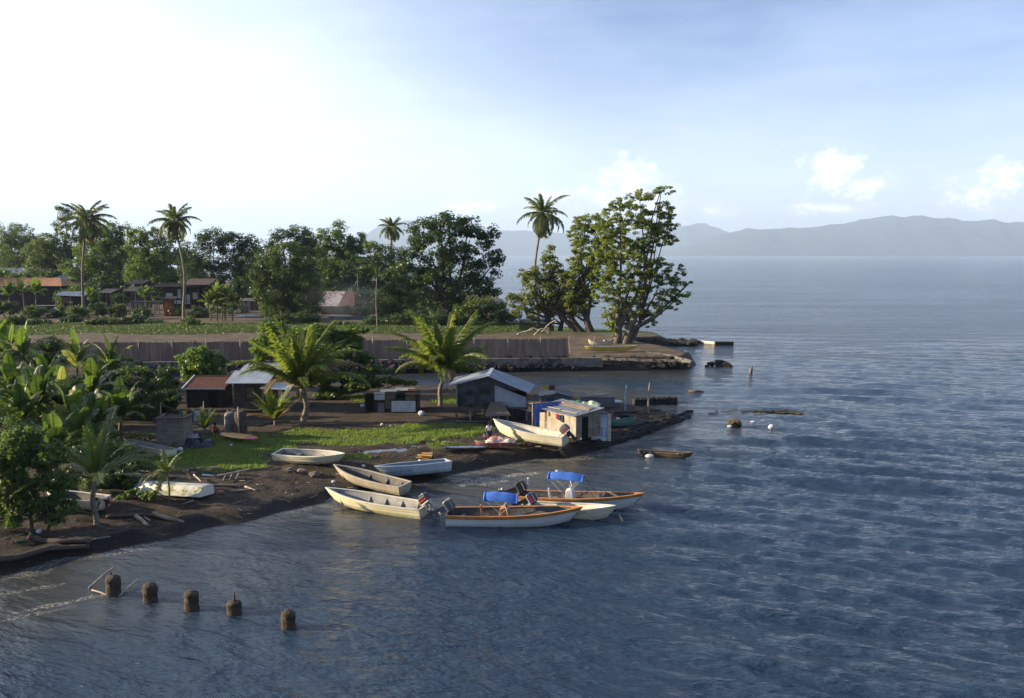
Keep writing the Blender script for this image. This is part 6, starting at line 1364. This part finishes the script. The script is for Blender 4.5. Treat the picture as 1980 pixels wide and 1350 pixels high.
# ------------------------------------------------------------------ pilings
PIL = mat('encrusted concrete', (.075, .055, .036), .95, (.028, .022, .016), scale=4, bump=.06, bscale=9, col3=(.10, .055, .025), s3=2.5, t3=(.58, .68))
for i, (u, vt, vb, wpx, lb) in enumerate([(220, 1104, 1150, 29, 'broken topped piling with sticks leaning at it, leftmost of the five'), (291, 1119, 1162, 29, 'straight piling second from the left, sun on its left edge'), (371, 1134, 1178, 28, 'piling with a worn ring near the top, middle of the five'), (453, 1153, 1186, 30, 'piling with a rusty rod standing up from its top'), (558, 1172, 1214, 30, 'piling with a pointed top standing farthest out, rightmost of the five')]):
    b = P(u, vb, 0); k = b.y/F0; R_ = wpx*k/2; h_ = ZH(vt+9, b.y)*.92; r_ = random.Random(i+3); prof = []
    for j, (t, f) in enumerate([(-.9, 1), (-.3, 1.02), (0, 1.04), (.12, 1.0), (.3, .97), (.5, 1.0), (.68, 1.03), (.74, .94), (.80, 1.02), (.92, .98), (1.0, .86), (1.06, .5), (1.1+.05*(i == 4), .12)]):
        prof.append((t*h_ if t > 0 else t, R_*f*r_.uniform(.96, 1.04)))
    q = MB(); n = 20; V = []
    for (z, rr) in prof:
        for a in range(n):
            th = 2*math.pi*a/n; nn = 1+.09*mnoise.noise(Vector((math.cos(th)*1.5+i*5, math.sin(th)*1.5, z*4)))
            V.append((math.cos(th)*rr*nn, math.sin(th)*rr*nn, z+.03*mnoise.noise(Vector((math.cos(th)*2, math.sin(th)*2+i, 3)))*(z > .3)))
    q.add(V, [(j*n+a, j*n+(a+1) % n, (j+1)*n+(a+1) % n, (j+1)*n+a) for j in range(len(prof)-1) for a in range(n)]+[tuple((len(prof)-1)*n+a for a in range(n))], True)
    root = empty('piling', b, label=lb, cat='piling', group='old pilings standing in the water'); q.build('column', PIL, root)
    q = MB(); q.tube([(R_*.1, 0, h_*.95), (R_*.05, 0, h_+(.42 if i == 3 else .14)), ], [.05, .03] if i == 3 else .02, 6)
    if i == 0: q.tube([(-.1, .1, h_*.9), (-.12, .1, h_+.2)], .03, 5)
    q.build('rod', M['rust'], root)
for i, (a, b, r0, lb) in enumerate([(P(172, 1137, 0), PD(221, 1096, 36.9), .045, 'long stick leaning from the water against the leftmost piling'), (P(225, 1158, -.05), PD(268, 1120, 36.4), .045, 'stick slanting out of the water right of the leftmost piling'), (P(212, 1150, 0), PD(229, 1130, 36.0), .03, 'short stick in front of the leftmost piling'), (P(178, 1141, .05), P(211, 1153, .02), .035, 'pale stick lying at the water in front of the leftmost piling')]):
    log('stick', lb, [a, a.lerp(b, .5)+Vector((0, 0, .03)), b], r0, M['pole'] if i != 3 else M['ply'], group='sticks around the leftmost piling', taper=.3, n=7)
# ------------------------------------------------------------------ logs and timber on the beach
def glog(label, pts, r, m='plank', lift=None, group='driftwood logs of the beach', seed=1, name='log'):
    P_ = [G(u, v) for u, v in pts]
    for p in P_: p.z += (r*.6 if lift is None else lift)
    return log(name, label, P_, r, M[m], group=group, seed=seed, taper=.35)
glog('longest driftwood trunk along the water edge at the lower left', [(-10, 1090), (40, 1080), (90, 1067), (130, 1062), (172, 1060)], .15, 'plank', seed=3)
glog('dark log lying above the longest driftwood trunk', [(55, 1040), (75, 1048), (120, 1050), (168, 1048)], .15, 'plank', seed=4)
glog('thin pale stick at the left frame edge above the beach logs', [(-5, 1047), (20, 1040), (46, 1033)], .04, 'pole', seed=5)
glog('thin pale stick right of the dark log', [(182, 1043), (214, 1038)], .03, 'ply', seed=6)
glog('brown log lying behind the sunlit stub, right end raised', [(205, 1001), (260, 998), (310, 998), (352, 1003)], .10, 'plank', seed=7)
glog('dark slanting log right of the sunlit stub', [(297, 997), (330, 1006), (355, 1012)], .12, 'plankl', seed=8)
glog('bright sunlit stub of pale wood on the dark beach', [(263, 1000), (275, 1009), (285, 1018)], .11, 'ply', seed=9)
glog('small pale branch right of the bright stub', [(276, 1000), (290, 1008)], .06, 'plankl', seed=10)
glog('weathered plank lying before the grey plank heap, farthest right', [(447, 951), (480, 949), (510, 947)], .07, 'plankl', seed=11)
glog('grey plank below the broken canoe frame', [(393, 939), (430, 940), (466, 941)], .08, 'plankl', seed=12)
glog('short plank crossing the farthest right plank', [(474, 942), (496, 950)], .06, 'pole', seed=13)
glog('thin pole slanting to the transom of the upturned skiff', [(375, 926), (390, 940)], .05, 'pole', .25, seed=14)
glog('white plank lying by the row of stones', [(392, 920), (414, 922)], .07, 'white', seed=15)
glog('grey log behind the upturned skiff', [(262, 919), (300, 926), (340, 926)], .10, 'plank', seed=16)
glog('thin white stick behind the upturned skiff', [(264, 917), (292, 918)], .035, 'ply', .2, seed=17)
glog('brown branch on the open ground left of the tarpaulin hut path', [(500, 824), (530, 818), (560, 815)], .05, 'plankd', seed=18)
glog('dark beam lying across the spit between the two poles', [(1190, 801), (1235, 799), (1276, 795)], .11, 'plankd', .12, seed=19)
glog('pale pole on the ground before the tarpaulin hut', [(882, 815), (910, 816), (940, 815)], .05, 'plankl', seed=20)
a = G(421, 928); b = G(483, 925); r = empty('broken_canoe_frame', a, math.atan2(b.y-a.y, b.x-a.x), 'broken canoe frame of long poles with struts on the beach behind the short planks', 'driftwood'); L_ = (b-a).length
q = MB(); q.beam((0, 0, .25), (L_, 0, .42), .07); q.build('side_pole', M['pole'], r); q = MB(); q.beam((.1, .5, .15), (L_*.95, .4, .25), .07); q.build('side_pole', M['plankl'], r)
for f in (.3, .5, .7): q = MB(); q.beam((L_*f, .45, .2), (L_*f-.35, -.5, .05), .045); q.build('strut', M['pole'], r)
# stones, litter
def stone(label, u, v, r, m='rockl', sq=(1.2, .9, .6), group=None, cat='stone', name='stone', seed=0, z=None, am=.2, lv=2):
    b = G(u, v) if z is None else P(u, v, z); q = MB(); lump(q, (0, 0, r*sq[2]*.6), r, seed or int(u), am, lv, sq); return tag(q.build(name, M[m] if isinstance(m, str) else m, loc=b), label, cat, group)
pk = mat('pinkish stone', (.30, .20, .16), .9, (.2, .14, .11), scale=3)
for i, (u, v, r_, m_) in enumerate([(360, 912, .16, pk), (372, 909, .18, 'rockl'), (374, 916, .15, pk), (386, 908, .15, pk), (402, 912, .20, pk), (417, 908, .22, pk), (424, 954, .20, mat('orange brick', (.34, .16, .08), .9))]):
    stone(['pale pink stone, first of the row at the grass edge','white-grey stone beside the first pink one of the row','pink stone in front of the white-grey one','small pink stone in the middle of the row','rounded pink stone right of the row middle','largest pink stone, last of the row at the grass edge','orange broken brick among the planks'][i], u, v, r_, m_, group='stones along the grass edge')
for i, (u, v, r_) in enumerate([(560, 911, .22), (583, 914, .26), (608, 921, .30), (645, 933, .13)]):
    stone(['grey block under the left half of the cream dinghy','reddish grey block under the middle of the cream dinghy','largest grey block right of the cream dinghy keel','pale block between the two long skiffs at their bows'][i], u, v, r_, ['rockl', pk, 'rockl', 'white'][i], (1.1, .9, .7), 'blocks by the cream dinghy')
lit = [(815, 803, .28, 'white round drum-like float on the ground right of the patchwork shack'), (910, 805, .17, 'white bundle under the tarpaulin hut'), (701, 787, .2, 'small white bucket left of the patchwork shack'), (348, 872, .2, 'small white bag on the grass below the plank shed'), (739, 823, .14, 'yellowish lump on the grass behind the long puddle, left'), (755, 825, .10, 'small pale lump on the grass behind the long puddle, right'), (75, 1030, .13, 'small white plastic bag on the dark lower left beach'), (62, 983, .14, 'pale blue bag under the dense beach bush'), (812, 893, .12, 'small white stone by the yellow boards'), (703, 903, .12, 'pale stone beside the bow of the weathered skiff'), (460, 913, .07, 'tiny white scrap on the beach grass edge'), (1195, 812, .16, 'white bottle heap beside the green canoe'), (447, 862, .1, 'small white scrap near the orange board'), (920, 872, .08, 'tiny white scrap near the covered canoe'), (1083, 873, .09, 'bright white scrap below the largest cream skiff')]
for i, (u, v, r_, lb) in enumerate(lit): stone(lb, u, v, r_, mat('white plastic', (.60, .62, .64), .5, (.45, .47, .5), scale=3) if i != 4 else M['cream'], (1, .9, .85), 'scattered litter', 'litter', 'litter_item', seed=i+1, am=.12)  # mixed litter as plain lumps: floats, bundles, stones, bags
glog('small teal plastic strip on the lower left beach', [(30, 1048), (52, 1046)], .04, 'green', seed=31, group='scattered litter', name='plastic_strip')
# yellow boards and stake
b = G(822, 888); r = empty('board_pile', b, label='small pile of bright yellow-orange boards by a stake behind the blue-grey skiff', cat='boards'); ym = mat('yellow boards', (.62, .38, .10), .7, (.50, .27, .07), scale=3)
for i in range(6): q = MB(); q.box((rnd.uniform(-.25, .25), rnd.uniform(-.2, .2), .05+.06*i), (rnd.uniform(.6, 1.1), .22, .04), rz=rnd.uniform(-.5, .5)); q.build('board', ym, r)
for (u, vb, vt, lb) in [(837, 890, 862, 'short stake standing beside the yellow boards'), (462, 850, 787, 'pale upright pole behind the rusty tank')]:
    b = G(u, vb); q = MB(); q.tube([(0, 0, -.1), (.02, 0, ZH(vt, b.y)-b.z)], .05, 6); tag(q.build('stake', M['plank'] if u > 800 else M['pole'], loc=b), lb, 'stake')
# two old tanks
for (u, vb, vt, wpx, m_, lb) in [(446, 843, 797, 22, mat('galvanised tank', (.20, .19, .18), .7, (.13, .11, .10), scale=2, col3=(.17, .09, .06), s3=1.1, t3=(.5, .6)), 'grey dented old tank standing left of the rusty one'), (466, 847, 795, 25, mat('rusted tank', (.10, .06, .045), .9, (.06, .04, .035), scale=2, col3=(.04, .035, .03), s3=1.3, t3=(.5, .6)), 'dark rusty old tank standing beside the grey one')]:
    b = G(u, vb); k = b.y/F0; R_ = wpx*k/2; h_ = ZH(vt, b.y)-b.z; q = MB(); n = 20; V = []; pr = [(0, 1), (.15, 1), (.16, 1.03), (.18, 1), (.5, .98), (.52, 1.02), (.54, .98), (.85, .98), (.93, .9), (1, .6), (1.0, .2)]
    for (t, f) in pr: V += [(math.cos(a*2*math.pi/n)*R_*f*(1+.05*mnoise.noise(Vector((a, t*3, u)))), math.sin(a*2*math.pi/n)*R_*f, t*h_) for a in range(n)]
    q.add(V, [(j*n+a, j*n+(a+1) % n, (j+1)*n+(a+1) % n, (j+1)*n+a) for j in range(len(pr)-1) for a in range(n)]+[tuple((len(pr)-1)*n+a for a in range(n))], True)
    r = empty('tank', b, label=lb, cat='tank', group='two old tanks behind the orange board'); q.build('barrel', m_, r)
    for x in (-.15, .15): q = MB(); q.tube([(x, 0, h_*.97), (x*1.2, 0, h_+.18)], .03, 6); q.build('pipe', M['pole'], r)
# orange board
a, b = G(431, 846), G(500, 860); L_ = (b-a).length+.1; r = empty('paddle_board', a, math.atan2(b.y-a.y, b.x-a.x), 'long orange-yellow board with a red tip propped on the grass before the tanks', 'board', rot=(.28, -.02, math.atan2(b.y-a.y, b.x-a.x)))
def lens(x0, x1, nn=12):
    q = MB(); V = []
    for i in range(nn+1):
        x = x0+(x1-x0)*i/nn; t = x/L_; w = .36*(max(0, math.sin(math.pi*min(1, max(0, t*.9+.08))))**.6); V += [(x, -w, .32+.05*t), (x, 0, .38+.05*t), (x, w, .32+.05*t), (x, 0, .27+.05*t)]
    q.add(V, [(i*4+k, (i+1)*4+k, (i+1)*4+(k+1) % 4, i*4+(k+1) % 4) for i in range(nn) for k in range(4)]+[(0, 1, 2, 3), tuple(nn*4+k for k in (3, 2, 1, 0))]); return q
lens(0, L_*.72).build('deck', mat('orange board paint', (.55, .32, .09), .5, (.47, .25, .07), scale=2), r); lens(L_*.723, L_).build('tip', mat('red board paint', (.50, .12, .10), .5, (.42, .09, .08), scale=2), r)
# dark heap beside the plank shed
b = G(384, 862); crumple('net_heap', 'dark blue-black heap of nets and sheets between the plank shed and the squatting person', 'net', 384, 850, b.y, 2.2, 1.8, .75, M['tarp'], 11, .1, b.z)
crumple('sheet', 'crumpled grey-white sheet on the dark net heap beside the plank shed', 'sheet', 374, 832, b.y+.3, 1.0, .6, .3, M['tarpw'], 12, .1, b.z+.55)
# washing line
A = G(312, 838); y = A.y; k = y/F0; r = empty('washing_line', A, label='washing line with yellow, teal and striped clothes behind the plank shed', cat='washing line')
zc = lambda v: CAM_H-(v-HORIZON)*y/F0-A.z
LX = lambda u: (u-312)*k
for (u, vt) in [(312, 780), (396, 778), (409, 790)]: q = MB(); q.tube([(LX(u), 0, -.1), (LX(u)+.04, 0, zc(vt))], .035, 6); q.build('pole', M['pole'], r)
q = MB(); pts = [(LX(312), 0, zc(783)), (LX(335), 0, zc(793)), (LX(352), 0, zc(797)), (LX(375), 0, zc(796)), (LX(396), 0, zc(789))]; q.tube(pts, .012, 5); q.build('line', M['pole'], r)
for (u, w_, h_, m_) in [(352, .16, .36, mat('teal cloth', (.05, .28, .32), .8)), (359.5, .32, .32, mat('yellow cloth', (.62, .50, .08), .8)), (369, .2, .4, M['plankd']), (375, .18, .34, M['greyw']), (381, .26, .75, mat('striped cloth', (.35, .40, .45), .8, (.6, .6, .6), scale=9)), (387, .26, .42, mat('cream cloth', (.62, .58, .42), .8))]:
    x = LX(u); z = zc(796.5); cloth((x-w_/2, -.03, z-h_), (x+w_/2, -.03, z-h_), (x+w_/2*.9, -.02, z), (x-w_/2*.9, -.02, z), 4, 5, .03, int(u)).build('garment', m_, r)
A = G(1046, 790); r = empty('washing_line', A, label='low line with a yellow and a dark red cloth above the grey sheds', cat='washing line'); k = A.y/F0
for x in (-.2, 28*k): q = MB(); q.tube([(x, .5, 0), (x, .5, 2.0)], .03, 5); q.build('pole', M['pole'], r)
q = MB(); q.tube([(-.2, .5, 1.95), (28*k, .5, 1.95)], .01, 4); q.build('line', M['pole'], r)
for (x, m_) in [(.45, mat('yellow cloth', (1, 1, 1))), (1.0, mat('dark red cloth', (.22, .03, .06), .8))]: cloth((x-.3, .48, 1.5), (x+.22, .48, 1.52), (x+.22, .49, 1.95), (x-.3, .49, 1.95), 4, 4, .03, int(x*9)).build('garment', m_, r)
# chairs-like clutter on the spit
for (u, v, r_, m_, sq, lb) in [(1238, 800, .32, M['plyb'], (1.3, 1, .9), 'brown rounded bundle on the spit left of the weathered pole'), (1238, 795, .24, M['ply'], (1.5, 1, .6), 'tan cloth lying on top of the brown bundle on the spit'), (1293, 813, .24, M['thatch'], (.8, .7, 1.9), 'tan upright stump near the tip of the spit'), (1205, 806, .3, M['plankd'], (1.8, 1, .6), 'dark bundle between the blue pole and the green canoe'), (1160, 812, .3, M['plank'], (1.6, 1, .8), 'brown heap behind the patched screen')]:
    stone(lb, u, v, r_, m_, sq, 'bundles on the spit', 'bundle', 'bundle')
q = MB(); r_ = random.Random(19)
for i in range(420):
    t = r_.random(); u = 1150+t*185; v = 868-t*62+r_.uniform(-22, 3)*(1-.45*t); p = P(u, v, 0); g = gz(p.x, p.y)
    if g < .02 and r_.random() < .7: continue
    p = G(u, v) if g > 0 else p; lump(q, p+Vector((0, 0, .02)), r_.uniform(.07, .26), i, .3, 1, (1.3, 1, .7))
tag(q.build('rubble', M['rock']), 'dark stones and rubbish along the water side of the hut spit', 'stones', kind='stuff')
# things in the water
q = MB()
for i in range(26): a = rnd.random(); lump(q, P(1366+a*46, 709-math.sin(a*3.1)*2, 0)+Vector((0, rnd.uniform(-.5, .5), .1+.45*math.sin(a*3.1)*rnd.random())), rnd.uniform(.25, .5), i, .3, 1, (1.3, 1, .8))
tag(q.build('rock', M['rock']), 'dark jagged rock heap in the sea off the stone tip of the point', 'rock')
b = P(1451, 722, 0); q = MB(); q.tube([(0, 0, -.3), (.05, 0, .45), (.15, 0, .85)], [.22, .2, .1], 8, jit=.15); tag(q.build('stump', M['thatch'], loc=b), 'short leaning stump sticking out of the sea right of the rock heap', 'stump')
log('log', 'low brown log awash between the point and the hut spit', [P(1332, 758, .0), P(1345, 757, .08), P(1360, 758, 0)], .22, M['plyb'])
b = P(1421, 823, 0); q = MB(); lump(q, (0, 0, .18), .5, 5, .3, 2, (1.1, .9, .75)); tag(q.build('rock', mat('weedy rock', (.08, .06, .035), .9, (.035, .028, .02)), loc=b), 'brown weedy rock in the sea left of the white floats', 'rock')
for i, (u, v, r_, sq, lb) in enumerate([(1411, 826, .18, (1.2, .8, .6), 'white float at the foot of the brown weedy rock'), (1456, 818, .2, (1.3, .9, .6), 'left lump of the long white float right of the weedy rock'), (1474, 816, .18, (1.6, .8, .5), 'right trailing lump of the long white float'), (1491, 829, .24, (.95, .8, .95), 'square white float farthest out at sea'), (1022, 927, .09, (1, 1, .8), 'tiny white float on the brown wavelet before the front boats'), (1077, 913, .11, (1, 1, .8), 'tiny white float behind the rear canopy')]):
    stone(lb, u, v, r_, mat('white plastic', (.6, .6, .6)), sq, 'white floats in the water', 'float', 'float', z=-.04, am=.15)
# seaweed line awash
q = MB(); r_ = random.Random(4)
for i in range(110):
    t = r_.random()**.8; p = P(1370+t*180, 797+r_.uniform(-2.5, 2.5)-3*math.sin(t*3.1), 0); lump(q, p+Vector((0, 0, -.05)), r_.uniform(.08, .26), i, .3, 1, (1.8, 1, .35))
tag(q.build('reef', mat('reef stone', (.07, .06, .04), .8, (.03, .027, .02))), 'low brown reef of stones just breaking the surface right of the spit', 'reef', kind='stuff')
# pebbles of the beach
rs = np.random.RandomState(8); n = 9000; X_ = rs.uniform(-30, 22, n); Y_ = rs.uniform(36, 76, n); s_ = sdf(X_, Y_); gm_, _, _ = gmask(X_, Y_, s_)
kp = (s_ > .15) & (s_ < 9) & (gm_ < .2) & (rs.rand(n) < .25+.75*(fbm(X_, Y_, .5, 3, 8) > .52)); X_, Y_ = X_[kp], Y_[kp]; Z_ = ground_z(X_, Y_)
R_ = .018+.055*rs.rand(len(X_))**3; oc = np.array([(1, 0, 0), (0, 1, 0), (-1, 0, 0), (0, -1, 0), (0, 0, .7), (0, 0, -.7)]); of = np.array([(0, 1, 4), (1, 2, 4), (2, 3, 4), (3, 0, 4), (1, 0, 5), (2, 1, 5), (3, 2, 5), (0, 3, 5)])
V = (np.stack([X_, Y_, Z_+.01], 1)[:, None, :]+oc[None]*R_[:, None, None]*rs.uniform(.7, 1.4, (len(X_), 6, 1))).reshape(-1, 3); Fq = (np.arange(len(X_))[:, None, None]*6+of[None]).reshape(-1, 3)
pm2 = bpy.data.materials.new('pebbles'); pm2.use_nodes = True; nt = pm2.node_tree; g_ = nd(nt, 'ShaderNodeNewGeometry'); cr = nd(nt, 'ShaderNodeValToRGB', {0: g_.outputs['Random Per Island']}); e = cr.color_ramp.elements; e[0].color = (.03, .025, .02, 1); e[1].color = (.42, .40, .36, 1); e2 = e.new(.7); e2.color = (.11, .085, .065, 1); nt.links.new(cr.outputs[0], nt.nodes['Principled BSDF'].inputs[0]); nt.nodes['Principled BSDF'].inputs['Roughness'].default_value = .9
tag(link('pebbles', npmesh('pebbles', V, Fq), pm2), 'scattered pebbles and rubbish on the dark beach', 'pebbles', kind='stuff')
q = MB(); r_ = random.Random(6)
for i in range(420):
    u = r_.uniform(0, 1000); x = r_.uniform(-24, 4); y_ = r_.uniform(42, 66); s1 = float(sdf(np.array([x]), np.array([y_]))[0])
    if s1 < .4 or s1 > 6: continue
    z = gz(x, y_)+.02; a = r_.gauss(.3, .6); l = r_.uniform(.15, .8); q.beam((x, y_, z), (x+l*math.cos(a), y_+l*math.sin(a), z+r_.uniform(-.02, .1)), r_.uniform(.012, .04))
tag(q.build('debris', M['plankl']), 'loose twigs and splinters washed up along the beach', 'debris', kind='stuff')
# brush covering the foot of the channel wall is left bare; smoke drifting before the grey wall
sm_ = bpy.data.materials.new('smoke'); sm_.use_nodes = True; nt = sm_.node_tree; nt.nodes.clear(); o_ = nd(nt, 'ShaderNodeOutputMaterial')
tcs = nd(nt, 'ShaderNodeTexCoord'); nz_ = nd(nt, 'ShaderNodeTexNoise', {'Vector': tcs.outputs['Object'], 'Scale': .3, 'Detail': 3})
vl = nd(nt, 'ShaderNodeVectorMath', {0: nd(nt, 'ShaderNodeMapping', {'Vector': tcs.outputs['Object'], 'Scale': (1/9., 1/4., 1/5.5)}).outputs[0]}, operation='LENGTH')
dn = mth(nt, 'MULTIPLY', mapr(nt, vl.outputs['Value'], 1.0, .2), mth(nt, 'MULTIPLY', mapr(nt, nz_.outputs[0], .35, .7), .045))
nt.links.new(nd(nt, 'ShaderNodeVolumePrincipled', {'Color': (.75, .82, .95), 'Density': dn}).outputs[0], o_.inputs['Volume'])
c = PD(668, 618, 165); q = MB(); lump(q, (0, 0, 0), 1, 0, 0, 3, (9, 4, 5.5)); tag(q.build('smoke', sm_, loc=(c.x, 165, 6.0)), 'thin bluish smoke drifting before the grey wall under the rust-patched roof', 'smoke', kind='stuff')

# ------------------------------------------------------------------ people
def skin_body(name, V, E, R, m, parent, sub=1):
    me = bpy.data.meshes.new(name); me.from_pydata([tuple(v) for v in V], E, []); o = link(name, me, m, parent)
    md = o.modifiers.new('skin', 'SKIN'); md.use_smooth_shade = True
    if not me.skin_vertices: me.skin_vertices.new(name='')
    for i, r in enumerate(R): me.skin_vertices[0].data[i].radius = (r, r) if not isinstance(r, tuple) else r
    me.skin_vertices[0].data[0].use_root = True
    s_ = o.modifiers.new('sub', 'SUBSURF'); s_.levels = sub; s_.render_levels = sub
    return o
def person(label, base, rz, H, J, skinm, shirtm, shortm, hairm, long_shorts=True):
    k = H/1.65; J = {a: Vector(b)*k for a, b in J.items()}
    root = empty('person', base, rz, label, 'person', 'people on the shore')
    V, E, R = [], [], []
    def add(p, r, par=None):
        V.append(p); R.append(r*k if not isinstance(r, tuple) else (r[0]*k, r[1]*k)); i = len(V)-1
        if par is not None: E.append((par, i))
        return i
    pel = add(J['pelvis'], .12); sp_ = add(J['pelvis'].lerp(J['chest'], .5), .105, pel); ch = add(J['chest'], .125, sp_); nk = add(J['neck'], .052, ch)
    hd0 = add(J['neck'].lerp(J['head'], .45), .06, nk); hd = add(J['head'], .088, hd0); top = add(J['head']+(J['head']-J['neck']).normalized()*.07*k, .07, hd)
    f = J['face'].normalized()*k; add(J['head']+f*.105-Vector((0, 0, .012*k)), .014, hd)
    for s_ in 'LR':
        sh = add(J['sh'+s_], .052, ch); el_ = add(J['el'+s_], .038, sh); wr = add(J['wr'+s_], .026, el_); d = (J['wr'+s_]-J['el'+s_]).normalized(); pl = add(J['wr'+s_]+d*.06*k, .03, wr)
        sd = d.cross(Vector((1, .3, .2))).normalized()
        for fi, (o_, l) in enumerate([(-.027, .060), (-.010, .072), (.008, .068), (.024, .054)]):
            a_ = add(J['wr'+s_]+(d*.11+sd*o_)*k, .0095, pl); b_ = add(V[a_]+(d*l*.55+f.normalized()*.012)*k, .0085, a_); add(V[b_]+(d*l*.4+f.normalized()*.02)*k, .007, b_)
        th_ = add(J['wr'+s_]+(d*.055-sd*.045)*k, .011, pl); add(V[th_]+(d*.04-sd*.012+f.normalized()*.01)*k, .0085, th_)
        hp = add(J['hp'+s_], .085, pel); kn = add(J['kn'+s_], .056, hp); cf = add(J['kn'+s_].lerp(J['an'+s_], .35), .052, kn); an = add(J['an'+s_], .034, cf)
        hl = add(J['an'+s_]+Vector((0, 0, -.045*k)), .036, an); add(J['an'+s_]+J['face'].normalized()*.13*k+Vector((0, 0, -.058*k)), .03, hl)
    skin_body('body', V, E, R, skinm, root, 2)
    V, E, R = [], [], []
    c0 = add(J['pelvis'].lerp(J['chest'], .12), .15); c1 = add(J['pelvis'].lerp(J['chest'], .55), .14, c0); c2 = add(J['chest'], .155, c1)
    for s_ in 'LR': a_ = add(J['sh'+s_], .072, c2); add(J['sh'+s_].lerp(J['el'+s_], .62), .062, a_)
    skin_body('shirt', V, E, R, shirtm, root, 1)
    V, E, R = [], [], []
    c0 = add(J['pelvis'], .142)
    for s_ in 'LR': a_ = add(J['hp'+s_], .108, c0); add(J['hp'+s_].lerp(J['kn'+s_], .85), .09, a_)
    skin_body('shorts', V, E, R, shortm, root, 1)
    q = MB(); up = (J['head']-J['neck']).normalized(); c = J['head']+up*.035*k-f*.018; lump(q, c, .118*k, 2, .06, 2, (1, 1, .92)); q.build('hair', hairm, root)
    q = MB(); sd = up.cross(J['face']).normalized()*k
    for s_ in (-1, 1): lump(q, J['head']+f*.086+sd*.034*s_+up*.0*k, .011*k, 1, 0, 1)
    q.build('eyes', mat('eye white', (.5, .5, .48), .3), root)
    q = MB(); q.box(J['head']+f*.088-up*.052*k, (.045*k, .045*k, .010*k)); q.build('mouth', mat('lips', (.20, .07, .06), .5), root)
    for s_ in (-1, 1): q = MB(); lump(q, J['head']+sd*.098*s_-up*.005*k, .022*k, 1, .05, 1, (.6, .6, 1.2)); q.build('ear', skinm, root)
    return root
SK = mat('dark skin', (.11, .055, .032), .55, (.09, .045, .027)); HR = mat('black hair', (.008, .007, .006), .9)
stand = dict(pelvis=(0, 0, .86), chest=(0, 0, 1.2), neck=(0, .01, 1.36), head=(0, -.01, 1.50), face=(0, -1, 0), shL=(.17, 0, 1.28), elL=(.22, .03, 1.02), wrL=(.21, -.05, .80), shR=(-.17, 0, 1.28), elR=(-.23, .02, 1.03), wrR=(-.20, -.08, .82), hpL=(.09, 0, .82), knL=(.10, -.01, .46), anL=(.10, .03, .09), hpR=(-.09, 0, .82), knR=(-.11, -.05, .46), anR=(-.12, -.02, .09))
b = G(946, 858); person('adult in a loose white shirt standing at the bow of the largest cream skiff', b, .5, 1.62, stand, SK, mat('white shirt', (.62, .62, .64), .85, (.52, .52, .55)), mat('dark blue skirt', (.03, .04, .10), .85), HR)
b = G(938, 860); person('small child in a pink and blue top standing before the adult in white', b, .3, .92, stand, SK, mat('pink blue top', (.45, .20, .28), .85, (.16, .20, .38), scale=14), mat('pink shorts', (.50, .08, .14), .85), HR)
squat = dict(pelvis=(0, .12, .24), chest=(0, -.02, .56), neck=(0, -.06, .71), head=(0, -.10, .84), face=(.25, -1, -.2), shL=(.17, -.02, .63), elL=(.24, -.22, .46), wrL=(.14, -.42, .44), shR=(-.17, -.02, .63), elR=(-.24, -.2, .44), wrR=(-.12, -.42, .42), hpL=(.10, .10, .24), knL=(.17, -.30, .50), anL=(.14, -.18, .09), hpR=(-.10, .10, .24), knR=(-.17, -.30, .50), anR=(-.14, -.18, .09))
b = G(415, 842); person('person in an orange-red shirt squatting beside the dark net heap', b, .9, 1.6, squat, SK, mat('orange shirt', (.62, .13, .05), .85, (.50, .09, .04)), mat('black shorts', (.02, .02, .025), .85), HR)
bend = dict(pelvis=(0, .10, .80), chest=(0, -.22, .98), neck=(0, -.37, .98), head=(0, -.50, .94), face=(0, -.5, -.85), shL=(.16, -.28, .96), elL=(.18, -.34, .70), wrL=(.10, -.44, .50), shR=(-.16, -.28, .96), elR=(-.18, -.34, .70), wrR=(-.10, -.46, .52), hpL=(.09, .08, .77), knL=(.10, .0, .43), anL=(.10, .06, .09), hpR=(-.09, .08, .77), knR=(-.10, -.03, .43), anR=(-.12, .03, .09))
b = G(206, 994); person('person in pale shirt and dark red shorts bending over the hidden skiff stern', b, -1.2, 1.45, bend, SK, mat('pale shirt', (.55, .52, .46), .85, (.42, .40, .36)), mat('dark red shorts', (.25, .02, .05), .85), mat('brown hair', (.05, .03, .02), .9))
